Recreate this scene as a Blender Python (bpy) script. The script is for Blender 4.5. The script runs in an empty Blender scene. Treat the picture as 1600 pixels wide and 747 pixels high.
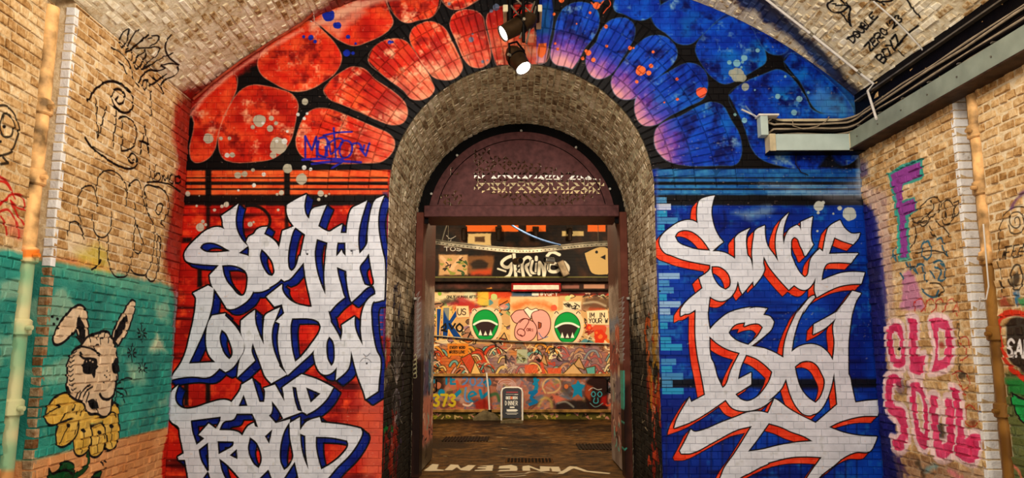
import bpy, math, random
import numpy as np
from mathutils import Matrix, Vector
from mathutils.geometry import tessellate_polygon

# ------------------------------------------------------------------ camera, world, lights, exposure
SC = bpy.context.scene
COL = SC.collection
W, H, F = 1600, 747, 1155.0                       # photograph frame and focal length in pixels
PITCH, YAW = math.radians(8.76), math.radians(0.74)
CAM = np.array([0.0, -7.85, 1.6])
_cy, _sy, _cp, _sp = math.cos(YAW), math.sin(YAW), math.cos(PITCH), math.sin(PITCH)
FW = np.array([-_sy * _cp, _cy * _cp, _sp]); RT = np.array([_cy, _sy, 0.0]); UP = np.cross(RT, FW)

cam_data = bpy.data.cameras.new('camera')
cam_data.sensor_width = 36.0
cam_data.lens = 36.0 * F / W
cam_data.clip_end = 200
cam = bpy.data.objects.new('camera', cam_data)
COL.objects.link(cam)
cam.matrix_world = Matrix(((RT[0], UP[0], -FW[0], CAM[0]), (RT[1], UP[1], -FW[1], CAM[1]),
                           (RT[2], UP[2], -FW[2], CAM[2]), (0, 0, 0, 1)))
SC.camera = cam

SC.view_settings.view_transform = 'Standard'
SC.view_settings.look = 'None'
SC.view_settings.gamma = 1.0
SC.view_settings.use_curve_mapping = False
SC.view_settings.exposure = -1.2

world = bpy.data.worlds.new('tunnel_ambience')
SC.world = world
world.use_nodes = True
world.node_tree.nodes['Background'].inputs[0].default_value = (1.0, 0.86, 0.70, 1)
world.node_tree.nodes['Background'].inputs[1].default_value = 0.16


def light(name, kind, loc, power, color=(1, .86, .68), size=.3, size_y=None, target=None, spot=None):
    d = bpy.data.lights.new(name, kind)
    d.energy = power; d.color = color
    if kind == 'AREA':
        d.shape = 'RECTANGLE'; d.size = size; d.size_y = size_y or size
    elif kind == 'SPOT':
        d.spot_size = math.radians(spot or 70); d.spot_blend = .7; d.shadow_soft_size = size
    else:
        d.shadow_soft_size = size
    o = bpy.data.objects.new(name, d); COL.objects.link(o)
    o.location = loc
    if target is not None:
        o.rotation_euler = (Vector(target) - Vector(loc)).to_track_quat('-Z', 'Y').to_euler()
    return o


# tunnel flood lamps hung under the crown of the vault, above and behind the camera, and two added fill lights that brighten the vault
light('tunnel_flood_lamp', 'AREA', (-1.4, -5.0, 5.0), 150, (1, .95, .88), .5, 1.1, (1.2, -.6, 2.6))
light('tunnel_flood_lamp', 'AREA', (1.5, -5.2, 5.0), 150, (1, .95, .89), .5, 1.1, (-1.2, -.6, 2.6))
light('tunnel_flood_lamp', 'AREA', (-.3, -3.4, 5.3), 200, (1, .92, .79), .4, 1.0, (-3.4, -1.6, 2.6))
light('tunnel_flood_lamp', 'AREA', (.3, -3.4, 5.3), 200, (1, .92, .79), .4, 1.0, (3.4, -1.4, 2.4))
light('tunnel_flood_lamp', 'AREA', (0.0, -8.5, 4.2), 130, (1, .96, .90), .8, 1.4, (0, 0, 3.0))
light('vault_fill_light', 'AREA', (-2.9, -6.6, .5), 210, (1, .90, .76), .5, .9, (1.9, -1.8, 5.3))
light('vault_fill_light', 'AREA', (2.9, -6.6, .5), 210, (1, .90, .76), .5, .9, (-1.9, -1.8, 5.3))
# lamps in the street tunnel beyond the doorway
light('street_tunnel_lamp', 'AREA', (-2.2, 7.2, 4.5), 420, (1, .80, .52), .4, 1.4, (-1.2, 10.6, 1.2))
light('street_tunnel_lamp', 'AREA', (2.2, 7.2, 4.5), 420, (1, .82, .56), .4, 1.4, (1.0, 10.6, 1.2))
light('street_tunnel_lamp', 'AREA', (0.0, 5.0, 4.7), 380, (1, .78, .46), .4, 1.4, (0, 4.4, 0))

# ------------------------------------------------------------------ shared dimensions (metres)
K = -0.04                    # the tunnel runs slightly askew to the end wall
HALF = 3.67                  # half width of the tunnel at the end wall
VC, VR = 0.70, 5.20          # centre height and radius of the segmental vault
DW, AC = 1.44, 3.34          # doorway half width, centre height of its round arch
RING = 2.34                  # outer radius of the brick arch rings
DEPTH = 2.0                  # depth of the archway
YB = 10.6                    # far graffiti wall
rng = np.random.default_rng(7)
random.seed(7)


def rays(p):
    p = np.asarray(p, float)
    return FW + np.outer((p[:, 0] - W / 2) / F, RT) - np.outer((p[:, 1] - H / 2) / F, UP)


def on_y(p, y):
    d = rays(p); t = (y - CAM[1]) / d[:, 1]
    q = CAM + d * t[:, None]
    return q[:, [0, 2]]


def on_x(p, x0, k):          # wall x = x0 + k*y ; returns (y, z)
    d = rays(p); t = (x0 - CAM[0] + k * CAM[1]) / (d[:, 0] - k * d[:, 1])
    q = CAM + d * t[:, None]
    return q[:, [1, 2]]


def on_floor(p):
    d = rays(p); t = -CAM[2] / d[:, 2]
    q = CAM + d * t[:, None]
    return q[:, [0, 1]]


def on_vault(p):             # returns (y, arc length from crown)
    d = rays(p)
    ox = CAM[0] - K * CAM[1]; dx = d[:, 0] - K * d[:, 1]
    oz = CAM[2] - VC; dz = d[:, 2]
    a = dx * dx + dz * dz; b = ox * dx + oz * dz; c = ox * ox + oz * oz - VR * VR
    t = (-b + np.sqrt(np.maximum(b * b - a * c, 0))) / a
    return np.stack([CAM[1] + t * d[:, 1], VR * np.arctan2(ox + t * dx, oz + t * dz)], 1)


# ------------------------------------------------------------------ objects
def obj(name, me, mat=None, parent=None, kind=None, label=None, cat=None, group=None, mw=None):
    o = bpy.data.objects.new(name, me); COL.objects.link(o)
    if mat is not None and me is not None and not me.materials:
        me.materials.append(mat)
    if parent is not None: o.parent = parent
    if mw is not None: o.matrix_world = mw
    if kind: o['kind'] = kind
    if label: o['label'] = label
    if cat: o['category'] = cat
    if group: o['group'] = group
    return o


def empty(name, loc, label, cat, group=None):
    o = bpy.data.objects.new(name, None); COL.objects.link(o)
    o.location = loc; o['label'] = label; o['category'] = cat
    o.empty_display_size = .1
    if group: o['group'] = group
    return o


class MB:
    """collects simple shapes into one mesh"""
    def __init__(s): s.v = []; s.f = []

    def add(s, v, f):
        b = len(s.v)
        s.v += [tuple(map(float, p)) for p in v]
        s.f += [tuple(i + b for i in q) for q in f]
        return s

    def box(s, x0, x1, y0, y1, z0, z1, c=0.0):
        if c <= 0:
            v = [(x, y, z) for z in (z0, z1) for y in (y0, y1) for x in (x0, x1)]
            return s.add(v, [(0, 2, 3, 1), (4, 5, 7, 6), (0, 1, 5, 4), (2, 6, 7, 3), (0, 4, 6, 2), (1, 3, 7, 5)])
        v = []; 
        for z, i in ((z0, c), (z0 + c, 0), (z1 - c, 0), (z1, c)):
            x_, X_, y_, Y_ = x0 + i, x1 - i, y0 + i, y1 - i
            cc = c if i == 0 else c * .6
            v += [(x_ + cc, y_, z), (X_ - cc, y_, z), (X_, y_ + cc, z), (X_, Y_ - cc, z),
                  (X_ - cc, Y_, z), (x_ + cc, Y_, z), (x_, Y_ - cc, z), (x_, y_ + cc, z)]
        f = [tuple(range(7, -1, -1)), tuple(range(24, 32))]
        for r in range(3):
            for i in range(8):
                j = (i + 1) % 8
                f.append((r * 8 + i, r * 8 + j, r * 8 + 8 + j, r * 8 + 8 + i))
        return s.add(v, f)

    def tube(s, pts, r, n=10, caps=True):
        pts = [Vector(p) for p in pts]
        rr = r if isinstance(r, (list, tuple)) else [r] * len(pts)
        v = []; prev = None
        for i, p in enumerate(pts):
            t = (pts[min(i + 1, len(pts) - 1)] - pts[max(i - 1, 0)])
            if t.length < 1e-6 and i: t = pts[i] - pts[i - 1]
            if t.length < 1e-6: t = Vector((0, 0, 1))
            t.normalize()
            if prev is None:
                a = t.orthogonal().normalized()
            else:
                a = prev - t * prev.dot(t)
                a = a.normalized() if a.length > 1e-5 else t.orthogonal().normalized()
            prev = a; b = t.cross(a)
            for k in range(n):
                w = 2 * math.pi * k / n
                v.append(p + a * (rr[i] * math.cos(w)) + b * (rr[i] * math.sin(w)))
        f = []
        for i in range(len(pts) - 1):
            for k in range(n):
                l = (k + 1) % n
                f.append((i * n + k, i * n + l, i * n + n + l, i * n + n + k))
        if caps:
            f.append(tuple(range(n - 1, -1, -1)))
            f.append(tuple(range((len(pts) - 1) * n, len(pts) * n)))
        return s.add(v, f)

    def prism(s, poly, M, d0, d1):
        """extrude a 2-D polygon between depths d0 and d1 of frame M (x, y in plane, z = normal)"""
        n = len(poly)
        v = [M @ Vector((p[0], p[1], d0)) for p in poly] + [M @ Vector((p[0], p[1], d1)) for p in poly]
        f = [tuple(range(n - 1, -1, -1)), tuple(range(n, 2 * n))]
        f += [(i, (i + 1) % n, n + (i + 1) % n, n + i) for i in range(n)]
        return s.add(v, f)

    def mesh(s, name, smooth=False):
        me = bpy.data.meshes.new(name)
        me.from_pydata(s.v, [], s.f); me.update()
        if smooth:
            me.polygons.foreach_set('use_smooth', [True] * len(me.polygons))
            try: me.set_sharp_from_angle(angle=math.radians(40))
            except Exception: pass
        return me


def flat_mesh(name, loops, M, d=0.0, thick=0.0):
    """fill 2-D loops (first outer, others holes) in frame M, optional thickness towards -normal"""
    L = [[Vector((p[0], p[1], 0)) for p in lp] for lp in loops]
    tris = tessellate_polygon(L)
    flat = [p for lp in L for p in lp]
    v = [M @ Vector((p.x, p.y, d)) for p in flat]
    f = []
    for t in tris:
        a, b, c = (flat[i] for i in t)
        ar = (b.x - a.x) * (c.y - a.y) - (b.y - a.y) * (c.x - a.x)
        if abs(ar) < 1e-12: continue
        f.append(tuple(t) if ar > 0 else tuple(reversed(t)))
    n = len(flat)
    if thick:
        v += [M @ Vector((p.x, p.y, d - thick)) for p in flat]
        f += [tuple(i + n for i in reversed(t)) for t in f]
        b = 0
        for lp in L:
            m = len(lp)
            f += [(b + i, b + (i + 1) % m, n + b + (i + 1) % m, n + b + i) for i in range(m)]
            b += m
    me = bpy.data.meshes.new(name); me.from_pydata([tuple(p) for p in v], [], f); me.update()
    return me


def frame(o, x, y, n):
    x, y, n = Vector(x).normalized(), Vector(y).normalized(), Vector(n).normalized()
    return Matrix(((x.x, y.x, n.x, o[0]), (x.y, y.y, n.y, o[1]), (x.z, y.z, n.z, o[2]), (0, 0, 0, 1)))


F_FRONT = frame((0, 0, 0), (1, 0, 0), (0, 0, 1), (0, -1, 0))

# ------------------------------------------------------------------ painting: strokes and shapes rasterised in metres
def smooth_pts(P, closed, n=5, corner=50):
    P = np.asarray(P, float); m = len(P)
    if m < 3: return P
    out = []
    T0 = np.zeros_like(P); T1 = np.zeros_like(P)
    for i in range(m):
        if not closed and i in (0, m - 1):
            d = (P[1] - P[0]) if i == 0 else (P[-1] - P[-2])
            T0[i] = T1[i] = d * .5; continue
        a = P[i] - P[i - 1]; b = P[(i + 1) % m] - P[i]
        la, lb = np.hypot(*a) + 1e-9, np.hypot(*b) + 1e-9
        ang = math.degrees(math.acos(np.clip(np.dot(a, b) / la / lb, -1, 1)))
        if ang > corner:
            T0[i] = a * .6; T1[i] = b * .6
        else:
            d = (a / la + b / lb); d /= (np.hypot(*d) + 1e-9)
            T0[i] = d * la; T1[i] = d * lb
    for i in range(m if closed else m - 1):
        j = (i + 1) % m
        for k in range(n):
            t = k / n
            h00 = 2 * t**3 - 3 * t**2 + 1; h10 = t**3 - 2 * t**2 + t
            h01 = -2 * t**3 + 3 * t**2; h11 = t**3 - t**2
            out.append(h00 * P[i] + h10 * T1[i] + h01 * P[j] + h11 * T0[j])
    if not closed: out.append(P[-1])
    return np.array(out)


def vnoise(h, w, cells, seed):
    """smooth value noise 0..1, several octaves"""
    r = np.random.default_rng(seed)
    out = np.zeros((h, w), np.float32); tot = 0; amp = 1.0
    for c in cells:
        cy_, cx_ = (c if isinstance(c, tuple) else (c, c))
        gy, gx = int(h / cy_) + 3, int(w / cx_) + 3
        g = r.random((gy, gx)).astype(np.float32)
        yy = np.arange(h) / cy_; xx = np.arange(w) / cx_
        y0 = yy.astype(int); x0 = xx.astype(int)
        fy = (yy - y0)[:, None].astype(np.float32); fx = (xx - x0)[None, :].astype(np.float32)
        fy = fy * fy * (3 - 2 * fy); fx = fx * fx * (3 - 2 * fx)
        a = g[y0][:, x0]; b = g[y0][:, x0 + 1]; c_ = g[y0 + 1][:, x0]; d = g[y0 + 1][:, x0 + 1]
        out += amp * ((a * (1 - fx) + b * fx) * (1 - fy) + (c_ * (1 - fx) + d * fx) * fy)
        tot += amp; amp *= .6
    return out / tot


def rgb(*c):
    if len(c) == 1: c = c[0]
    return np.array(c, np.float32) / 255.0


def crop(ox, oy, s):
    return lambda *pts: [(ox + x / s, oy + y / s) for x, y in pts]


class Canvas:
    def __init__(s, u0, v0, u1, v1, ppm, mapf, seed=1):
        s.u0, s.v0, s.ppm, s.mapf = u0, v0, ppm, mapf
        s.w, s.h = int((u1 - u0) * ppm), int((v1 - v0) * ppm)
        s.u1, s.v1 = u0 + s.w / ppm, v0 + s.h / ppm
        s.C = np.zeros((s.h, s.w, 3), np.float32); s.A = np.zeros((s.h, s.w), np.float32)
        s.N = vnoise(s.h, s.w, [26, 11, 5], seed) - .5

    def pix(s, pts, raw=False):
        q = np.asarray(pts, float) if raw else s.mapf(pts)
        return (q - (s.u0, s.v0)) * s.ppm

    def scale(s, pts):
        """canvas pixels per photo pixel near these points"""
        p = np.asarray(pts, float); c = p.mean(0)
        q = s.pix([c, c + (1, 0), c + (0, 1)])
        a, b = q[1] - q[0], q[2] - q[0]
        return math.sqrt(abs(a[0] * b[1] - a[1] * b[0]) + 1e-9)

    def window(s, P, m):
        x0 = max(int(P[:, 0].min() - m), 0); x1 = min(int(P[:, 0].max() + m) + 2, s.w)
        y0 = max(int(P[:, 1].min() - m), 0); y1 = min(int(P[:, 1].max() + m) + 2, s.h)
        if x0 >= x1 or y0 >= y1: return None
        return slice(y0, y1), slice(x0, x1)

    def dist(s, P, win, closed, inside=False):
        yy, xx = np.mgrid[win[0], win[1]].astype(np.float32) + .5
        D = np.full(yy.shape, 1e9, np.float32); ins = np.zeros(yy.shape, bool)
        n = len(P)
        for i in range(n if closed else n - 1):
            a = P[i]; b = P[(i + 1) % n]; e = b - a; L = e[0] * e[0] + e[1] * e[1]
            px, py = xx - a[0], yy - a[1]
            if L > 1e-9:
                t = np.clip((px * e[0] + py * e[1]) / L, 0, 1)
                px -= t * e[0]; py -= t * e[1]
            np.minimum(D, px * px + py * py, out=D)
            if inside and a[1] != b[1]:
                c = ((a[1] > yy) != (b[1] > yy)) & (xx < e[0] * (yy - a[1]) / e[1] + a[0])
                ins ^= c
        D = np.sqrt(D)
        return np.where(ins, -D, D) if inside else D

    def put(s, win, cov, col):
        cov = cov[..., None]
        if isinstance(col, np.ndarray) and col.ndim == 3: col = col[win]
        a0 = s.A[win][..., None]
        a1 = a0 + (1 - a0) * cov
        s.C[win] = np.where(a1 > 1e-4, (s.C[win] * a0 * (1 - cov) + col * cov) / np.maximum(a1, 1e-4), col)
        s.A[win] = a1[..., 0]

    def fill(s, pts, col, a=1.0, soft=0.0, rough=0.0, curve=True, raw=False, edge=None, ew=0.0):
        sc = 1.0 if raw else s.scale(pts)
        P = s.pix(pts, raw)
        if curve: P = smooth_pts(P, True, 5, 64)
        soft = max(soft * sc, .8); rough *= sc; ew *= sc
        win = s.window(P, soft + rough * 2 + ew + 2)
        if win is None: return
        D = s.dist(P, win, True, True) + s.N[win] * rough * 4
        s.put(win, a * np.clip(.5 - D / (2 * soft), 0, 1), col)
        if edge is not None:
            s.put(win, np.clip((ew / 2 - np.abs(D)) / 1.2 + .5, 0, 1), edge)

    def line(s, pts, w, col, a=1.0, soft=0.0, rough=0.0, closed=False, curve=True, raw=False):
        sc = s.ppm if raw else s.scale(pts)
        P = s.pix(pts, raw)
        if curve: P = smooth_pts(P, closed, 5, 100)
        w *= sc; soft = max(soft * sc, .8); rough *= sc
        win = s.window(P, w + soft + rough * 2 + 2)
        if win is None: return
        D = s.dist(P, win, closed) + s.N[win] * rough * 4
        s.put(win, a * np.clip((w / 2 - D) / (2 * soft) + .5, 0, 1), col)

    def dot(s, x, y, r, col, a=1.0, soft=0.0, rough=0.12):
        t = np.linspace(0, 2 * math.pi, 10, endpoint=False)
        s.fill([(x + r * math.cos(q), y + r * math.sin(q)) for q in t], col, a, soft, rough * r)

    def rect(s, x0, y0, x1, y1, col, a=1.0, soft=0.0, rough=0.0):
        s.fill([(x0, y0), (x1, y0), (x1, y1), (x0, y1)], col, a, soft, rough, curve=False)

    def mask(s, polys, holes=()):
        M = np.zeros((s.h, s.w), np.float32)
        for plist, add in ((polys, True), (holes, False)):
            for p in plist:
                P = smooth_pts(s.pix(p), True)
                win = s.window(P, 3)
                if win is None: continue
                c = np.clip(.5 - s.dist(P, win, True, True), 0, 1)
                M[win] = np.maximum(M[win], c) if add else np.minimum(M[win], 1 - c)
        return M

    def put_all(s, M, col):
        ys = np.where(M.max(1) > 0)[0]; xs = np.where(M.max(0) > 0)[0]
        if len(ys) == 0: return
        win = (slice(ys[0], ys[-1] + 1), slice(xs[0], xs[-1] + 1))
        s.put(win, M[win], col)

    def image(s, name):
        im = bpy.data.images.new(name, s.w, s.h, alpha=True, float_buffer=False)
        im.alpha_mode = 'CHANNEL_PACKED'
        buf = np.empty((s.h, s.w, 4), np.float32)
        buf[..., :3] = np.clip(s.C, 0, 1); buf[..., 3] = np.clip(s.A, 0, 1)
        im.pixels.foreach_set(buf.ravel()); im.update(); im.pack()
        return im


def shift(M, dx, dy):
    o = np.zeros_like(M); h, w = M.shape; dx, dy = int(round(dx)), int(round(dy))
    o[max(dy, 0):h + min(dy, 0), max(dx, 0):w + min(dx, 0)] = M[max(-dy, 0):h - max(dy, 0), max(-dx, 0):w - max(dx, 0)]
    return o


def dilate(M, r):
    o = M.copy()
    for k in range(16):
        a = 2 * math.pi * k / 16
        np.maximum(o, shift(M, r * math.cos(a), r * math.sin(a)), out=o)
    return o


# single-stroke alphabet in a unit box (x right, y up)
_o = [(.5, 1), (.12, .85), (0, .5), (.12, .15), (.5, 0), (.88, .15), (1, .5), (.88, .85), (.5, 1)]
GLYPH = {
    'A': [[(0, 0), (.5, 1), (1, 0)], [(.2, .38), (.8, .38)]],
    'B': [[(0, 0), (0, 1), (.7, .95), (.85, .75), (.6, .53), (0, .52)], [(.6, .53), (1, .35), (.85, .06), (0, 0)]],
    'C': [[(.95, .82), (.6, 1), (.15, .85), (0, .5), (.15, .15), (.6, 0), (.95, .18)]],
    'D': [[(0, 0), (0, 1), (.6, .93), (1, .5), (.6, .07), (0, 0)]],
    'E': [[(1, 1), (0, 1), (0, 0), (1, 0)], [(0, .52), (.75, .52)]],
    'F': [[(1, 1), (0, 1), (0, 0)], [(0, .52), (.75, .52)]],
    'G': [[(.95, .82), (.6, 1), (.15, .85), (0, .5), (.15, .15), (.6, 0), (.95, .15), (.95, .45), (.6, .45)]],
    'H': [[(0, 0), (0, 1)], [(1, 0), (1, 1)], [(0, .5), (1, .5)]],
    'I': [[(.5, 0), (.5, 1)]],
    'K': [[(0, 0), (0, 1)], [(1, 1), (0, .45), (1, 0)]],
    'L': [[(0, 1), (0, 0), (1, 0)]],
    'M': [[(0, 0), (.05, 1), (.5, .3), (.95, 1), (1, 0)]],
    'N': [[(0, 0), (0, 1), (1, 0), (1, 1)]],
    'O': [_o], '0': [_o],
    'P': [[(0, 0), (0, 1), (.8, .95), (1, .75), (.8, .5), (0, .46)]],
    'R': [[(0, 0), (0, 1), (.8, .95), (1, .75), (.8, .5), (0, .46)], [(.4, .46), (1, 0)]],
    'S': [[(.95, .85), (.5, 1), (.08, .82), (.15, .58), (.85, .42), (.95, .18), (.5, 0), (.03, .15)]],
    'T': [[(0, 1), (1, 1)], [(.5, 1), (.5, 0)]],
    'U': [[(0, 1), (0, .25), (.3, 0), (.7, 0), (1, .25), (1, 1)]],
    'V': [[(0, 1), (.5, 0), (1, 1)]],
    'W': [[(0, 1), (.25, 0), (.5, .7), (.75, 0), (1, 1)]],
    'X': [[(0, 0), (1, 1)], [(0, 1), (1, 0)]],
    'Y': [[(0, 1), (.5, .5), (1, 1)], [(.5, .5), (.5, 0)]],
    'Z': [[(0, 1), (1, 1), (0, 0), (1, 0)]],
    '1': [[(.2, .75), (.6, 1), (.6, 0)]],
    '2': [[(.05, .8), (.4, 1), (.9, .85), (.8, .5), (0, 0), (1, 0)]],
    '3': [[(.05, .9), (.5, 1), (.9, .8), (.45, .54), (.95, .3), (.6, 0), (0, .1)]],
    '6': [[(.85, .95), (.3, .75), (.05, .3), (.4, 0), (.9, .2), (.75, .5), (.1, .4)]],
    '7': [[(0, 1), (1, 1), (.4, 0)]],
    '8': [[(.5, .53), (.1, .78), (.5, 1), (.9, .78), (.5, .53), (.03, .25), (.5, 0), (.97, .25), (.5, .53)]],
    '#': [[(.25, 0), (.4, 1)], [(.65, 0), (.8, 1)], [(0, .33), (1, .33)], [(0, .68), (1, .68)]],
    "'": [[(.5, 1), (.4, .75)]],
    '*': [[(.5, .3), (.5, 1)], [(.15, .45), (.85, .85)], [(.15, .85), (.85, .45)]],
}


def write(cv, text, x, y, du, dv, w, col, gap=.35, curve=True, a=1.0, soft=0.0, rough=0.0):
    """write text: (x, y) baseline start in photo pixels, du/dv letter width and height vectors"""
    for ch in text:
        if ch in GLYPH:
            for st in GLYPH[ch]:
                cv.line([(x + du[0] * p + dv[0] * q, y + du[1] * p + dv[1] * q) for p, q in st], w, col, a, soft, rough,
                        curve=curve and ch not in 'AEFHIKLMNTVWXYZ17#')
        f = .55 if ch in "I'" else (.6 if ch == ' ' else 1)
        x += du[0] * (f + gap); y += du[1] * (f + gap)
# ------------------------------------------------------------------ mural on the end wall
BLACK, WHITE = rgb(8, 5, 6), rgb(214, 214, 218)


def blend(a, b, t):
    t = np.clip(t, 0, 1)[..., None]
    return (a * (1 - t) + b * t).astype(np.float32)


def paint_front():
    cv = Canvas(-3.75, 0.0, 3.75, 5.95, 250, lambda p: on_y(p, 0.0), 3)
    h, w = cv.h, cv.w
    uu = (np.arange(w) / cv.ppm + cv.u0)[None, :].astype(np.float32); vv = (np.arange(h) / cv.ppm + cv.v0)[:, None].astype(np.float32)
    n1 = vnoise(h, w, [120, 50, 20], 11); n2 = vnoise(h, w, [30, 12, 5], 12)
    n3 = vnoise(h, w, [(14, 160), (7, 60)], 13)            # streaks along the courses
    rad = np.hypot(uu, np.maximum(vv - AC, 0))
    # sprayed grounds
    red = blend(rgb(128, 8, 6), rgb(214, 32, 16), n1 * 1.6 - .25)
    red = blend(red, rgb(226, 70, 30), (n2 - .52) * 3.2 * (n1 > 0))
    red = blend(red, rgb(70, 5, 6), (n3 - .60) * 4)
    blue = blend(rgb(2, 20, 104), rgb(6, 64, 178), n1 * 1.8 - .35)
    blue = blend(blue, rgb(22, 108, 176), (n2 - .60) * 2.6)
    blue = blend(blue, rgb(2, 8, 60), (n3 - .62) * 3)
    # painted stones of the arch
    n4 = vnoise(h, w, [36, 14, 6], 14); n5 = vnoise(h, w, [44, 16, 5], 15)
    rstone = blend(rgb(196, 28, 12), rgb(226, 84, 40), n2 * 1.6 - .35)
    rstone = blend(rstone, rgb(150, 10, 6), (n1 - .50) * 4)
    rstone = blend(rstone, rgb(120, 12, 8), (n4 - .54) * 4)
    rstone = blend(rstone, rgb(236, 170, 130), (n5 - .60) * 4)
    rstone = blend(rstone, rgb(226, 158, 124), np.clip((1.98 - rad) / .5, 0, .75) * (n2 * 1.3))
    bstone = blend(rgb(3, 34, 140), rgb(8, 76, 190), n2 * 1.5 - .3)
    bstone = blend(bstone, rgb(16, 130, 186), (n1 - .56) * 2.4)
    bstone = blend(bstone, rgb(2, 12, 80), (n4 - .50) * 4)
    bstone = blend(bstone, rgb(120, 160, 190), (n5 - .68) * 4)
    e = np.clip((1.92 - rad + (n2 - .5) * .25) / .26, 0, 1)
    bstone = blend(bstone, rgb(120, 50, 150), e * .8)
    bstone = blend(bstone, rgb(206, 140, 140), np.clip((1.72 - rad + (n2 - .5) * .2) / .22, 0, .95))
    white = blend(rgb(188, 191, 202), rgb(216, 219, 230), n2 * 1.4 - .2)
    white = blend(white, rgb(168, 170, 172), (n2 - .66) * 3)
    t = np.clip((uu - .25) * 12 + (n2 - .5) * 2 + .5, 0, 1) * np.ones((h, 1), np.float32)
    cv.C[:] = blend(red, blue, t); cv.A[:] = 1
    # orange strips and black bars under the arch
    ORG = blend(rgb(190, 46, 16), rgb(222, 100, 46), n2 * 1.5 - .2)
    SKY = blend(rgb(6, 54, 130), rgb(46, 120, 170), n2 * 1.6 - .35)
    for x0, x1, lay in ((292, 606, ORG), (1026, 1350, SKY)):
        cv.rect(x0, 264, x1, 310, lay, 1, 1)
        for y, wd in ((284, 5), (294.5, 2.4), (277, 2)):
            cv.rect(x0 - 4, y, x1, y + wd, BLACK, .92, .9, .15)
        cv.rect(x0 - 6, 304.5, x1, 321, BLACK, .96, 1.6, .4)
    for y in (290, 299, 303):
        cv.rect(1200, y, 1345, y + 2, rgb(150, 190, 214), .5, 2, .8)
    cv.fill([(1185, 290), (1230, 286), (1290, 296), (1345, 270), (1345, 320), (1300, 315), (1240, 300)], rgb(190, 190, 196), .35, 8, 2)
    for x in (325, 448):
        cv.rect(x - 4, 264, x + 5, 322, BLACK, .97, 1.2, .2)
        cv.rect(x - 3, 320, x + 3, 375 if x == 325 else 360, BLACK, .8, 1.6, .2)
    cv.rect(306, 395, 340, 452, BLACK, 0, 1)
    for x in (311, 314, 322):
        cv.rect(x - 3, 440, x + 3, 450, BLACK, .3, 2)
    for x, y0, y1 in ((312, 415, 448), (291, 600, 634), (325, 600, 630)):
        cv.rect(x - 3.5, y0, x + 3.5, y1, BLACK, .9, 1.5, .3)
    cv.rect(285, 371, 300, 379, BLACK, .9, 2, .3)
    cv.rect(1028, 592, 1372, 606, BLACK, .85, 2, .6)
    for x in np.arange(1040, 1350, 17.5):
        cv.rect(x, 655, x + 2.5, 747, rgb(2, 12, 60), .6, 1.2)
    # arch band: black between the stones
    dv = np.hypot(uu, vv - VC)
    cv.put((slice(0, h), slice(0, w)), np.clip((vv - 3.575) * 60 + .5, 0, 1).astype(np.float32) * np.ones((1, w), np.float32), BLACK)
    edge = np.clip((dv - (VR - .16)) * 12 + (n2 - .5) * 1.5, 0, .9).astype(np.float32) * (vv > 3.575)
    cv.put((slice(0, h), slice(0, w)), edge, blend(rgb(150, 20, 12), rgb(6, 30, 110), t))
    A = crop(460, 100, 4.394); B = crop(280, 0, 2.49); C7 = crop(640, 0, 6.227); D4 = crop(290, 160, 4.67); D3 = crop(290, 60, 6.225)
    reds = [
        A((130, 310), (230, 305), (380, 360), (530, 425), (650, 480), (685, 520), (680, 590), (600, 670), (500, 680), (130, 668), (40, 620), (10, 540), (30, 440), (70, 360)),
        A((200, 180), (240, 120), (330, 50), (400, 18), (480, 35), (560, 110), (680, 190), (760, 270), (778, 340), (750, 400), (690, 420), (580, 390), (450, 330), (330, 280), (240, 240)),
        B((735, 235), (760, 180), (830, 150), (880, 160), (930, 220), (980, 310), (992, 350), (955, 385), (905, 385), (870, 350), (790, 290)),
        C7((0, 370), (30, 280), (120, 225), (210, 210), (300, 240), (360, 300), (420, 420), (480, 540), (518, 650), (490, 720), (420, 770), (330, 780), (230, 747), (150, 650), (60, 510)),
        C7((390, 230), (420, 150), (500, 100), (570, 92), (650, 110), (710, 160), (730, 240), (760, 360), (790, 520), (780, 600), (720, 650), (650, 660), (580, 635), (520, 560), (470, 440), (420, 330)),
        C7((755, 150), (800, 100), (860, 70), (950, 50), (1200, 40), (1220, 300), (1340, 420), (1330, 600), (1200, 625), (850, 635), (820, 560), (780, 380)),
        D3((430, 650), (530, 510), (640, 455), (760, 460), (900, 490), (1030, 540), (1085, 610), (1095, 680), (1080, 740)) +
        D4((800, 160), (770, 270), (720, 350), (640, 410), (540, 430), (300, 425), (260, 390), (240, 310), (250, 180), (290, 90)),
        D3((40, 740), (200, 560), (340, 440), (400, 380), (480, 350), (500, 470), (430, 640)) + D4((280, 100), (240, 220), (200, 370), (130, 430), (60, 435), (30, 380), (50, 100)),
        B((305, 255), (310, 225), (400, 130), (500, 80), (560, 120), (620, 190), (632, 230), (610, 280), (560, 320), (500, 350), (440, 355), (370, 325), (320, 290)),
        B((520, 75), (530, 30), (600, -20), (780, -40), (820, 50), (832, 90), (800, 130), (740, 160), (680, 178), (620, 155), (540, 90)),
        B((805, -20), (840, 60), (880, 88), (930, 80), (990, 60), (1015, -20), (960, -60), (860, -60)),
        C7((310, -20), (370, 70), (430, 92), (520, 80), (600, 40), (680, -20), (640, -120), (380, -120)),
    ]
    for p in reds:
        cv.fill(p, rstone, 1, 1.0, .25)
        cv.line(p, 1.3, rgb(238, 160, 130), .55, .8, .25, closed=True)
    # pale scraped border along the vault
    cv.line([(297, 180), (330, 140), (372, 108), (420, 76), (470, 48)], 6, rgb(226, 150, 126), .7, 2.5, 1.0)
    cv.line([(490, 40), (530, 20), (575, 4), (640, -12)], 13, rgb(222, 176, 146), .7, 4, 1.4)
    cv.fill([(500, 22), (560, 2), (575, 20), (540, 45), (530, 60), (508, 40)], rgb(220, 170, 140), .55, 5, 1.5)
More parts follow.
